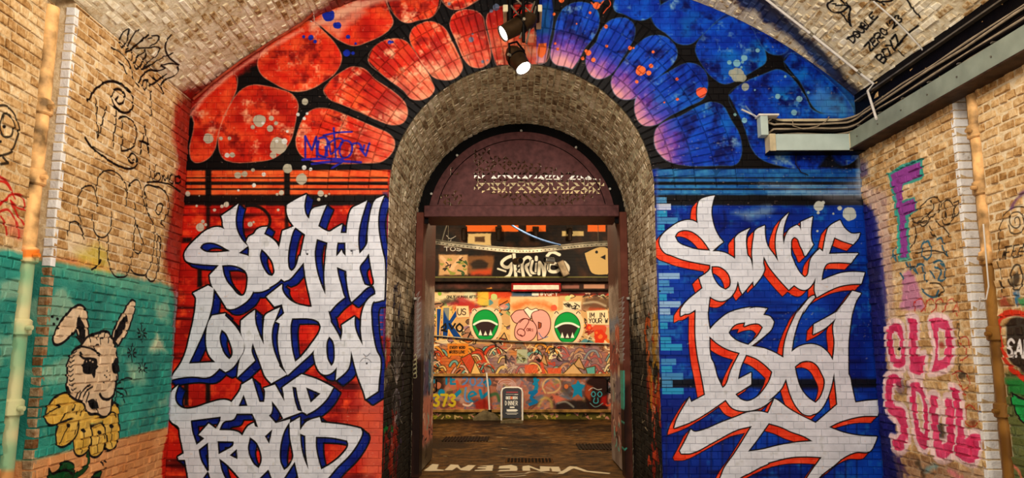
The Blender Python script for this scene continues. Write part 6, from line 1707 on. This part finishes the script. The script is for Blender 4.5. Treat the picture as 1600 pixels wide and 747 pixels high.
obj('wall_pipe', b.mesh('wall_pipe', True), M_GALV, None, None, 'thin pipe running across the green mouths on the far wall', 'pipe')
# old pipe brackets high on the far wall
br = MB()
for k, x in enumerate((725, 779, 837, 890)):
    p = on_y([(x, 360)], YB)[0]
    t = empty('pipe_bracket', (p[0], YB, p[1]), ('leftmost', 'second', 'third', 'rightmost')[k] + ' dark rounded bracket in the row high on the far wall', 'bracket', 'brackets high on the far wall')
    b = MB(); b.tube([(0, -.01, .0), (0, -.10, 0), (0, -.14, -.03), (0, -.15, -.10), (0, -.15, -.28)], .055, 10); obj('arm', b.mesh('arm', True), M_DARKRAIL, t)
    b = MB(); b.box(-.08, .08, -.02, 0, -.1, .1, .006); obj('plate', b.mesh('plate'), M_DARKRAIL, t)
# blank white board with red edge
t = empty('notice_board', (0, YB - .06, far_z(450)), 'blank white board with a red frame under the dark ledge', 'sign')
q0, q1 = on_y([(799, 456), (876, 443)], YB)
M_WBOARD = plain('white_board', (226, 206, 190), .5, 0, .1); M_REDEDGE = plain('red_edge', (130, 18, 16), .5, 0, .2)
b = MB(); zc = far_z(450); b.box(q0[0], q1[0], -.05, -.02, q0[1] - zc, q1[1] - zc, .006); obj('frame', b.mesh('frame'), M_REDEDGE, t)
b = MB(); b.box(q0[0] + .05, q1[0] - .05, -.06, -.05, q0[1] - zc + .045, q1[1] - zc - .05, .003); obj('board', b.mesh('board'), M_WBOARD, t)
# two small cylinder spotlights and a junction box on the ledge
M_CHROME = plain('chrome_can', (200, 196, 190), .25, .9, .1); M_DCAN = plain('brown_can', (70, 54, 40), .45, .5, .2)
for x, y, sgn, mm, lab in ((809, 408, -1, M_DCAN, 'brown cylinder spotlight in front of the white throw-up, turned towards the doorway\'s red side'), (858, 407, 1, M_CHROME, 'chrome cylinder spotlight in front of the white throw-up')):
    p = on_y([(x, y)], YB - .35)[0]
    t = empty('cylinder_spotlight', (p[0], YB - .35, p[1]), lab, 'spotlight', 'cylinder spotlights on the far wall')
    d = Vector((-sgn * .5, -.8, .0)).normalized() if sgn < 0 else Vector((-.85, -.5, .05)).normalized()
    b = MB(); b.tube([d * -.13, d * -.12, d * .12, d * .13], [.07, .085, .085, .075], 16); obj('can', b.mesh('can', True), mm, t)
    b = MB(); b.tube([d * .125, d * .135], .065, 16); obj('lens', b.mesh('lens'), M_BLACKSTEEL, t)
    b = MB(); b.tube([(0, 0, -.07), (0, .1, -.16), (0, .35, -.2)], .012, 6); obj('bracket', b.mesh('bracket'), M_BLACKSTEEL, t)
p = on_y([(880, 420)], YB - .1)[0]
t = empty('junction_box', (p[0], YB - .12, p[1]), 'tilted grey junction box beside the white throw-up', 'box')
b = MB(); b.box(-.09, .09, -.07, .07, -.2, .2, .01); o = obj('case', b.mesh('case'), plain('grey_case', (110, 92, 74), .5, .1), t); o.rotation_euler = (0, math.radians(-24), 0)
b = MB(); b.box(-.075, .075, -.08, -.07, -.18, .18, .004); o = obj('lid', b.mesh('lid'), plain('grey_lid', (140, 120, 96), .5, .1), t); o.rotation_euler = (0, math.radians(-24), 0)
# cable tray slung across the street tunnel with a blue cable joining it
def sling(name, pts, rad, mat, label, n=8, cat='cable'):
    b = MB(); b.tube(pts, rad, n); return obj(name, b.mesh(name, True), mat, None, None, label, cat)
def at_y(x, y, Y): q = on_y([(x, y)], Y)[0]; return (float(q[0]), Y, float(q[1]))
M_TRAYW = plain('white_perforated_tray', (186, 178, 164), .5, .1, .2); M_GREYC = plain('grey_cable', (110, 104, 96), .5, 0, .2); M_BLUEC = plain('blue_cable', (92, 120, 176), .5, 0, .15)
P = smooth_pts(np.array([(660, 375), (690, 381), (740, 387), (790, 392), (830, 393), (880, 388), (920, 384), (975, 381)], float), False, 4)
t = empty('slung_cable_tray', at_y(815, 392, 6.0), 'white perforated cable tray sagging across the street tunnel', 'cable tray')
o0 = Vector(t.location)
b = MB()
tp = [Vector(at_y(x, y, 6.0)) - o0 for x, y in P]
for i in range(len(tp) - 1):
    a, c = tp[i], tp[i + 1]
    b.add([a + Vector((0, -.05, -.03)), c + Vector((0, -.05, -.03)), c + Vector((0, -.05, .03)), a + Vector((0, -.05, .03)), a + Vector((0, .06, -.03)), c + Vector((0, .06, -.03)), c + Vector((0, .06, .03)), a + Vector((0, .06, .03))],
          [(0, 1, 2, 3), (4, 7, 6, 5), (0, 4, 5, 1), (3, 2, 6, 7)])
obj('channel', b.mesh('channel'), M_TRAYW, t)
hb = bpy.data.meshes.new('slot'); mb_ = MB(); mb_.box(-.012, .012, -.004, 0, -.006, .006); hb = mb_.mesh('slot'); hb.materials.append(M_BLACKSTEEL)
for i in range(len(tp) - 1):
    for k in range(2):
        p = tp[i].lerp(tp[i + 1], (k + .5) / 2)
        o = bpy.data.objects.new('slot', hb); COL.objects.link(o); o.parent = t; o.location = p + Vector((0, -.05, 0))
for k in range(2):
    b = MB(); b.tube([p + Vector((0, -.02 + .04 * k, .045 + .015 * k)) for p in tp], .016, 6); obj('cable', b.mesh('cable', True), M_GREYC, t)
for x in (700, 935):
    q_ = Vector(at_y(x, 383, 6.0)) - o0
    b = MB(); b.tube([q_ + Vector((0, 0, .03)), q_ + Vector((0, 0, 2.55))], .006, 6); obj('hanger', b.mesh('hanger'), M_GALV, t)
# warm batten lamps high in the street tunnel, seen through the pierced fanlight
M_BATTEN = emit('warm_batten_diffuser', (1.0, .72, .34), 1.5); M_TUBE = emit('white_tube_lamp', (1.0, .90, .70), 2.6)
for k, (xa, ya, xb, yb, Y, mm, rr, lab) in enumerate(((735, 275, 950, 279, 7.6, M_TUBE, .045, 'upper long white tube lamp glowing behind the pierced fanlight'), (735, 292, 950, 294, 7.4, M_BATTEN, .12, 'long amber batten lamp glowing behind the pierced fanlight'), (676, 331, 758, 331, 5.0, M_TUBE, .022, 'short white tube lamp low behind the pierced fanlight'))):
    pa, pb = Vector(at_y(xa, ya, Y)), Vector(at_y(xb, yb, Y))
    tl = empty('batten_lamp', (pa + pb) / 2, lab, 'lamp', 'batten lamps in the street tunnel'); oo = Vector(tl.location)
    b = MB(); b.tube([pa - oo, pb - oo], rr, 12); obj('tube', b.mesh('tube', True), mm, tl)
    b = MB(); b.box(pa.x - oo.x, pb.x - oo.x, -.04, .04, rr * .9, rr * .9 + .05, .006); obj('housing', b.mesh('housing'), M_GALV, tl)
    for e in (.15, .85):
        q_ = pa.lerp(pb, e) - oo; b = MB(); b.tube([q_ + Vector((0, 0, rr)), Vector((q_.x, 0, 6.05 - oo.z))], .008, 6); obj('hanger', b.mesh('hanger'), M_GALV, tl)
sling('blue_cable', [at_y(x, y, 5.9) for x, y in smooth_pts(np.array([(700, 180), (760, 320), (800, 352), (825, 366), (850, 376), (876, 383)], float), False, 4)], .018, M_BLUEC, 'blue cable drooping down to the slung cable tray')
sling('grey_hanging_cable', [at_y(x, y, 5.9) for x, y in ((712, 170), (702, 340), (694, 362), (690, 376))], .018, M_GREYC, 'grey cable hanging beside the brown door frame')

# pavement sign
t = empty('pavement_sign', (-.23, 9.75, 0), 'black DINNER pavement sign with a white tubular frame', 'sign')
M_WHITE = plain('white_tube', (222, 216, 208), .35, .1, .08); M_BASE = plain('grey_rubber', (112, 98, 74), .8, 0, .25)
tilt = math.radians(-6)
Mx = Matrix.Rotation(tilt, 4, 'X')
w_, h_ = .245, .80
path = [(-w_, 0, .05), (-w_, 0, h_ - .1), (-w_ + .03, 0, h_ - .03), (-w_ + .1, 0, h_), (w_ - .1, 0, h_), (w_ - .03, 0, h_ - .03), (w_, 0, h_ - .1), (w_, 0, .05)]
b = MB(); b.tube([Mx @ Vector(p) for p in path], .022, 10); obj('frame', b.mesh('frame', True), M_WHITE, t)
M_POSTER = bpy.data.materials.new('poster'); M_POSTER.use_nodes = True
nt = M_POSTER.node_tree; tc = N(nt, 'ShaderNodeTexCoord'); sp = N(nt, 'ShaderNodeSeparateXYZ'); nt.links.new(tc.outputs['Object'], sp.inputs[0])
cc = N(nt, 'ShaderNodeCombineXYZ'); nt.links.new(math_node(nt, 'ADD', math_node(nt, 'DIVIDE', sp.outputs[0], .40), .5), cc.inputs[0]); nt.links.new(math_node(nt, 'DIVIDE', sp.outputs[2], .66), cc.inputs[1])
ti = N(nt, 'ShaderNodeTexImage', extension='EXTEND'); ti.image = paint_poster(); nt.links.new(cc.outputs[0], ti.inputs[0]); nt.links.new(ti.outputs[0], nt.nodes['Principled BSDF'].inputs['Base Color'])
nt.nodes['Principled BSDF'].inputs['Roughness'].default_value = .35
b = MB(); b.box(-.215, .215, -.012, .012, 0, .68, .006); o = obj('poster', b.mesh('poster'), M_POSTER, t); o.matrix_local = Mx @ Matrix.Translation((0, 0, .095))
b = MB(); b.prism([(-.26, .0), (.26, .0), (.26, .03), (.2, .06), (.0, .085), (-.2, .06), (-.26, .03)], frame((0, 0, .0), (1, 0, 0), (0, 0, 1), (0, -1, 0)), -.16, .16); obj('base', b.mesh('base'), M_BASE, t)
# white pole in a rubber foot
p = on_floor([(762, 655)])[0]
t = empty('barrier_post', (p[0], p[1] - .22, 0), 'white pole leaning in a grey rubber foot beside the pavement sign', 'post')
b = MB(); b.prism([(-.33, .0), (.3, .0), (.26, .06), (.18, .14), (.05, .2), (-.1, .22), (-.2, .16), (-.34, .05)], frame((0, 0, 0), (1, 0, 0), (0, 0, 1), (0, -1, 0)), -.12, .12); obj('foot', b.mesh('foot'), M_BASE, t)
b = MB(); b.tube([(.06, 0, .12), (.02, .05, .7), (-.03, .1, 1.12)], .022, 8); obj('pole', b.mesh('pole', True), M_WHITE, t)
b = MB(); b.tube([(.065, 0, .1), (.06, 0, .24)], .045, 10); obj('collar', b.mesh('collar', True), M_BLACKSTEEL, t)

# drain grates and a worn cover in the street floor
M_GRATE = plain('cast_iron', (30, 24, 18), .6, .6, .3)
for (x0, y0), (x1, y1), lab in (((691, 690), (764, 683), 'cast iron drain grate in front of the 373 graffiti'), ((906, 703), (962, 694), 'cast iron drain grate beside the open door leaf below the star graffiti')):
    a, c = on_floor([(x0, y0), (x1, y1)])
    a[0] = a[0]; ys = sorted((a[1], c[1])); xs = sorted((a[0], c[0])); 
    t = empty('drain_grate', ((xs[0] + xs[1]) / 2, (ys[0] + ys[1]) / 2, 0), lab, 'drain')
    W_, D_ = (xs[1] - xs[0]) / 2, max((ys[1] - ys[0]) / 2, .12)
    b = MB(); b.box(-W_, W_, -D_, D_, -.02, .004); obj('channel', b.mesh('channel'), M_BLACKSTEEL, t)
    bar = MB(); bar.box(-.012, .012, -D_, D_, .004, .014, .002); bm_ = bar.mesh('bar'); bm_.materials.append(M_GRATE)
    k = int(W_ * 2 / .055)
    for i in range(k + 1):
        o = bpy.data.objects.new('bar', bm_); COL.objects.link(o); o.parent = t; o.location = (-W_ + i * 2 * W_ / k, 0, 0)
a = on_floor([(827, 720)])[0]
t = empty('access_cover', (a[0], a[1], 0), 'rough rectangular cast iron cover behind the floor lettering', 'cover')
b = MB(); b.box(-.36, .36, -.22, .22, -.01, .006, .003); obj('plate', b.mesh('plate'), plain('rusty_cover', (84, 54, 26), .8, .2, .5, 40, .8, 60), t)
r = np.random.default_rng(3); sm = MB(); sm.box(-.018, .018, -.012, .012, .006, .013, .002); sm = sm.mesh('stud'); sm.materials.append(M_GRATE)
for i in range(13):
    for j in range(7):
        o = bpy.data.objects.new('stud', sm); COL.objects.link(o); o.parent = t; o.location = (-.31 + i * .0515, -.18 + j * .06, 0); o.rotation_euler = (0, 0, (i + j) % 2 * 1.2)

# ------------------------------------------------------------------ drain pipes in the chases
M_TAN = plain('tan_gloss_pipe', (206, 160, 104), .42, 0, .12, 5, .08, 60)
def pipe_mat(s):
    ext = (-3.2, 0.0, -3.2 + int(2.0 * 150) / 150, int(4.6 * 150) / 150)
    return image_mat('painted_drain_pipe', ext, paint_pipe(s), 'y', .45, (206, 160, 104), 0, .1)
for s, ch, ys, lab in ((-1, CH_L, -2.56, 'tan cast iron drain pipe beside the rabbit flower mural'), (1, CH_R, -1.86, 'tan and brown cast iron drain pipe beside the OLD SOUL lettering')):
    x = wall_x(s, ys) + s * (.045 if s < 0 else .06)
    t = empty('drain_pipe', (x, ys, 0), lab, 'pipe')
    mp = pipe_mat(s)
    top = 4.22 if s < 0 else 3.74
    b = MB(); b.tube([(0, 0, 0.0), (0, 0, 1.0), (0, 0, 2.0), (0, 0, 3.0), (0, 0, top)], .066, 20); obj('shaft', b.mesh('shaft', True), mp, t)
    col_y = ((165, 275, 397, 510, 636) if s < 0 else (203, 292, 402, 520, 640))
    for y in col_y:
        q = on_x([((92 - y * .1) if s < 0 else (1515 + (y - 203) * .09), y)], s * (HALF - .03), K)[0]
        z = float(q[1])
        c = MB(); c.tube([(0, 0, z - .065), (0, 0, z - .055), (0, 0, z + .04), (0, 0, z + .055)], [.076, .088, .088, .072], 20); cj = obj('collar', c.mesh('collar', True), mp, t)
        for e in (-1, 1):
            c = MB(); c.tube([(e * .085, -.03, z - .01), (e * .125, -.03, z - .01)], .018, 8); obj('lug', c.mesh('lug', True), mp, cj)
# loose wire ends by the right pipe
M_PALEW = plain('pale_wire', (206, 200, 190), .5, 0, .1)
sling('loose_wire', [(wall_x(1, -1.97) - .05, -1.97, 2.62), (wall_x(1, -1.98) - .06, -1.98, 2.4), (wall_x(1, -1.96) - .05, -1.96, 2.12), (wall_x(1, -1.93) - .06, -1.93, 2.02), (wall_x(1, -1.88) - .07, -1.88, 2.04), (wall_x(1, -1.80) - .05, -1.80, 1.93)], .006, M_PALEW, 'thin white wire dangling from the drain pipe bracket', 6)

# ------------------------------------------------------------------ trunking and cable tray on the right wall, turning onto the end wall
M_TRUNK = plain('grey_green_trunking', (132, 140, 126), .45, .15, .12, 4, .05, 30)
M_TRUNKF = plain('pale_grey_trunking', (176, 192, 186), .45, .1, .08, 4, .05, 30)
M_PUTTY = plain('putty_end_cap', (186, 172, 140), .6, 0, .1)
M_BROWNU = plain('brown_underside', (60, 44, 32), .6, .2, .3)
t = empty('cable_trunking', (wall_x(1, 0) - .1, 0, 3.74), 'grey steel trunking along the springing of the right wall turning onto the blue mural', 'trunking')
OX, OZ = wall_x(1, 0) - .1, 3.74
def wallbox(y0, y1, d0, d1, z0, z1):
    """box following the right wall, between offsets d0..d1 out of the wall"""
    nrm = Vector((-1, K, 0)).normalized()
    v = []
    for z in (z0, z1):
        for y in (y0, y1):
            for d in (d0, d1):
                p = Vector((wall_x(1, y), y, z)) + nrm * d
                v.append((p.x - OX, p.y, p.z - OZ))
    return v, [(0, 2, 3, 1), (4, 5, 7, 6), (0, 1, 5, 4), (2, 6, 7, 3), (0, 4, 6, 2), (1, 3, 7, 5)]
def wb(name, args, mat):
    b = MB(); b.add(*wallbox(*args)); return obj(name, b.mesh(name), mat, t)
wb('side_run', (-4.3, -.16, .012, .17, 3.75, 3.93), M_TRUNK)
wb('side_lip', (-4.3, -.16, .0, .18, 3.735, 3.752), M_BROWNU)
wb('side_tray_back', (-4.3, -.02, .0, .012, 3.93, 4.40), M_BLACKSTEEL)
wb('side_tray_rail', (-4.3, -.10, .012, .06, 4.29, 4.305), M_GALV)
for y in np.arange(-4.1, -.2, .42):
    wb('strap', (y, y + .025, .012, .15, 3.955, 3.965), M_GALV)
    b = MB(); nrm = Vector((-1, K, 0)).normalized(); p = Vector((wall_x(1, y), y, 3.84)) + nrm * .17 - Vector((OX, 0, OZ)); b.tube([p, p + nrm * .008], .008, 8); obj('screw', b.mesh('screw'), M_GALV, t)
def endbox(name, x0, x1, y0, y1, z0, z1, mat, c=.0):
    b = MB(); b.box(x0 - OX, x1 - OX, y0, y1, z0 - OZ, z1 - OZ, c); return obj(name, b.mesh(name), mat, t)
endbox('end_run', 2.66, 3.53, -.17, -.012, 3.735, 3.915, M_TRUNKF, .004)
endbox('end_cap', 2.655, 2.72, -.175, -.01, 3.73, 3.92, M_PUTTY, .004)
endbox('corner_cap', 3.50, 3.535, -.175, -.01, 3.73, 3.92, M_PUTTY, .004)
endbox('underside', 2.65, 3.66, -.165, -.005, 3.722, 3.736, M_BLACKSTEEL)
endbox('tray_back', 2.66, 3.66, -.022, -.012, 3.92, 4.13, M_BLACKSTEEL)
endbox('tray_flange', 2.58, 2.66, -.14, -.012, 3.915, 4.13, M_TRUNKF, .004)
endbox('tray_lid', 2.56, 2.78, -.15, -.01, 4.13, 4.15, M_WHITE, .003)
endbox('tray_rail', 2.78, 3.62, -.06, -.012, 4.09, 4.12, M_PUTTY, .003)
rs = MB(); rs.box(-.009, .009, -.003, 0, -.006, .006); rs = rs.mesh('slot'); rs.materials.append(M_TRUNKF)
for z in (3.955, 4.02):
    for i in range(30):
        o = bpy.data.objects.new('slot', rs); COL.objects.link(o); o.parent = t; o.location = (2.80 + i * .026 - OX, -.0225, z - OZ)
# cables lying in the tray: end wall run, bend, side run
M_CABB = plain('black_cable', (30, 24, 22), .45, 0, .3); M_CABG = plain('putty_cable', (150, 134, 112), .5, 0, .2)
r = np.random.default_rng(8)
names = ('topmost', 'second', 'third', 'fourth', 'fifth', 'sixth', 'lowest')
for i in range(7):
    z = 4.105 - i * .026; d = .045 + .02 * (i % 3)
    pts = [(2.68, -d * .5, z + r.uniform(-.06, .05)), (2.74, -d, z + r.uniform(-.03, .03)), (2.85, -d, z)]
    pts += [(x, -d - .004 * math.sin(x * 9 + i), z + .008 * math.sin(x * 7 + i)) for x in (3.0, 3.2, 3.38)]
    pts += [(3.52, -d - .03, z + .005), (wall_x(1, -.14) - d - .02, -.15, z + .02), (wall_x(1, -.3) - d, -.3, z + .035)]
    pts += [(wall_x(1, y) - d, y, z + .045 + .008 * math.sin(y * 5 + i)) for y in (-.6, -1.0, -1.5, -2.0, -2.6, -3.3, -4.2)]
    P = [tuple(p) for p in np.stack([smooth_pts(np.array(pts)[:, :2], False, 3)[:, 0], smooth_pts(np.array(pts)[:, :2], False, 3)[:, 1], np.interp(np.linspace(0, len(pts) - 1, len(smooth_pts(np.array(pts)[:, :2], False, 3))), range(len(pts)), [p[2] for p in pts])], 1)]
    o = sling('tray_cable', P, .009 if i % 2 else .011, M_CABG if i % 2 == 0 else M_CABB, names[i] + (' putty' if i % 2 == 0 else ' black') + ' cable of the bundle lying in the wall tray', 8)
    o['group'] = 'cables in the wall tray'
sling('curled_wire', [(2.95, -.07, 4.10), (2.94, -.09, 4.03), (3.05, -.1, 3.99), (3.2, -.1, 4.02), (3.3, -.08, 4.08), (3.35, -.06, 4.14)], .005, M_CABG, 'thin wire curling in front of the tray cables on the blue mural', 6)
# frayed cable ends sticking out to the left of the tray
for k, (x, z) in enumerate(((2.44, 4.26), (2.40, 4.22))):
    sling('cut_cable_end', [(2.60, -.05, 4.12), (2.52, -.06, 4.17), (x, -.08, z)], .011, M_PALEW if k else M_BLUEC, ('pale blue' if not k else 'white') + ' cut cable end poking out beside the tray on the blue mural', 8)
# wire hanging below the trunking
sling('drooping_wire', [(2.98, -.03, 3.74), (2.97, -.03, 3.62), (3.02, -.03, 3.53), (3.1, -.02, 3.50)], .005, M_CABB, 'thin dark wire drooping below the pale trunking', 6)

# white conduit across the vault down to the trunking
def on_v(x, y, off=.03):
    yy, s_ = on_vault([(x, y)])[0]; a = s_ / VR; yy = min(yy, -.04)
    return Vector((K * yy + (VR - off) * math.sin(a), yy, VC + (VR - off) * math.cos(a)))
P = [on_v(x, y) for x, y in ((1150, -45), (1190, -12), (1230, 19), (1270, 50), (1310, 82), (1345, 110), (1368, 128))]
q = on_x([(1372, 186)], HALF - .17, K)[0]
P += [Vector((wall_x(1, P[-1].y) - .10, P[-1].y - .02, 4.28)), Vector((wall_x(1, float(q[0])) - .185, float(q[0]), float(q[1])))]
t2 = empty('white_conduit', P[0], 'thin white conduit crossing the vault down to the trunking', 'conduit')
b = MB(); b.tube([p - P[0] for p in P], .013, 8); obj('tube', b.mesh('tube', True), M_WHITE, t2)
for i in (1, 3, 5):
    b = MB(); b.tube([P[i] - P[0] - (P[i + 1] - P[i]).normalized() * .02, P[i] - P[0] + (P[i + 1] - P[i]).normalized() * .02], .018, 8); obj('saddle', b.mesh('saddle', True), M_GALV, t2)
sling('vault_wire', [on_v(x, y, .015) for x, y in ((1366, 0), (1395, 25), (1420, 50), (1440, 72), (1460, 97))], .008, M_PALEW, 'thin pale wire on the vault above the cable tray', 6)
# cable clipped along the left edge of the vault
sling('edge_cable', [on_v(x, y, .03) for x, y in ((306, 158), (340, 126), (380, 96), (430, 62), (470, 33), (488, 17))], .014, plain('red_oversprayed_cable', (150, 60, 40), .5, 0, .3), 'paint-splashed cable following the vault edge above the red stones', 8)
sling('edge_wire', [on_v(488, 17, .03), on_v(487, 30, .03) + Vector((0, .12, 0)), Vector((*[float(v_) for v_ in (on_y([(486, 33)], -.02)[0][0], -.02)], float(on_y([(486, 33)], -.02)[0][1])))], .007, M_PALEW, 'short wire dropping from the vault onto the red stones', 6)

# ------------------------------------------------------------------ lighting truss with two spotlights over the crown of the arch
def at_front(x, y, Y=-.5): return Vector(at_y(x, y, Y))
t = empty('lighting_truss', at_front(818, 40), 'black lattice truss hanging at the crown of the painted arch', 'truss')
o0 = Vector(t.location)
for (x, Y) in ((797, -.42), (838, -.42), (818, -.62)):
    top = at_front(x, -80, Y); bot = at_front(x, 34 if x != 818 else 66, Y)
    b = MB(); b.tube([bot - o0, Vector((bot.x, Y, 5.86)) - o0], .036 if x != 818 else .018, 10); obj('chord', b.mesh('chord', True), M_BLACKSTEEL, t)
for (xa, ya, xb, yb) in ((797, 28, 838, -10), (838, 28, 797, -10), (797, -10, 838, -45), (798, 8, 818, 34), (836, 2, 812, 60), (838, 8, 822, 68)):
    b = MB(); b.tube([at_front(xa, ya, -.44) - o0, at_front(xb, yb, -.60) - o0], .010, 8); obj('brace', b.mesh('brace', True), M_GALV if xa in (836, 838, 798) else M_BLACKSTEEL, t)
for x in (790, 843):
    p = at_front(x, 13, -.42) - o0; b = MB(); b.box(p.x - .028, p.x + .028, p.y - .03, p.y + .42, p.z - .05, p.z + .03, .006); obj('fixing', b.mesh('fixing'), M_PUTTY, t)

M_HOUS = plain('dark_bronze_housing', (46, 34, 22), .45, .3, .3)
M_LENS = emit('lit_lens', (1.0, .92, .78), 14.0)
for lx, ly, bx, by, Yl, Yb_, lab, tgt in ((785, 53, 829, 30, -.60, -.52, 'upper bronze spotlight on the truss, aimed at the red mural', (-2.2, -.1, 2.2)), (819, 108, 801, 82, -.62, -.52, 'lower bronze spotlight on the truss, aimed at the blue mural', (2.0, -.1, 2.0))):
    L0, B0 = at_front(lx, ly, Yl), at_front(bx, by, Yb_)
    t = empty('stage_spotlight', (L0 + B0) / 2, lab, 'spotlight', 'spotlights on the lighting truss'); o0 = Vector(t.location)
    ax = (L0 - B0).normalized(); Ln = (L0 - B0).length
    b = MB(); b.tube([B0 - o0 - ax * .05, B0 - o0, B0 - o0 + ax * .05, L0 - o0 - ax * .02, L0 - o0], [.05, .085, .098, .085, .09], 20, False); b.tube([B0 - o0 - ax * .051, B0 - o0 - ax * .05], .05, 20); obj('housing', b.mesh('housing', True), M_HOUS, t)
    b = MB(); b.tube([L0 - o0 - ax * .02, L0 - o0 - ax * .015], .078, 20); ln = obj('lens', b.mesh('lens'), M_LENS, t)
    b = MB(); b.tube([B0 - o0 + ax * Ln * .35, B0 - o0 + ax * Ln * .4], .104, 20); obj('band', b.mesh('band', True), M_BLACKSTEEL, t)
    sidev = ax.cross(Vector((0, 0, 1))).normalized(); c0 = B0 - o0 + ax * Ln * .35
    b = MB(); b.tube([c0 + sidev * .115, c0 + sidev * .12 + Vector((0, .05, .14)), Vector((0, .09, .22)) + c0, c0 - sidev * .12 + Vector((0, .05, .14)), c0 - sidev * .115], .012, 8); obj('yoke', b.mesh('yoke', True), M_BLACKSTEEL, t)
    for e in (-1, 1):
        b = MB(); b.tube([c0 + sidev * .095 * e, c0 + sidev * .135 * e], .016, 8); obj('knob', b.mesh('knob', True), M_GALV, t)
    light('spotlight_beam', 'SPOT', L0 + ax * .02, 8, (1, .86, .62), .06, None, L0 + ax * 3, 80)
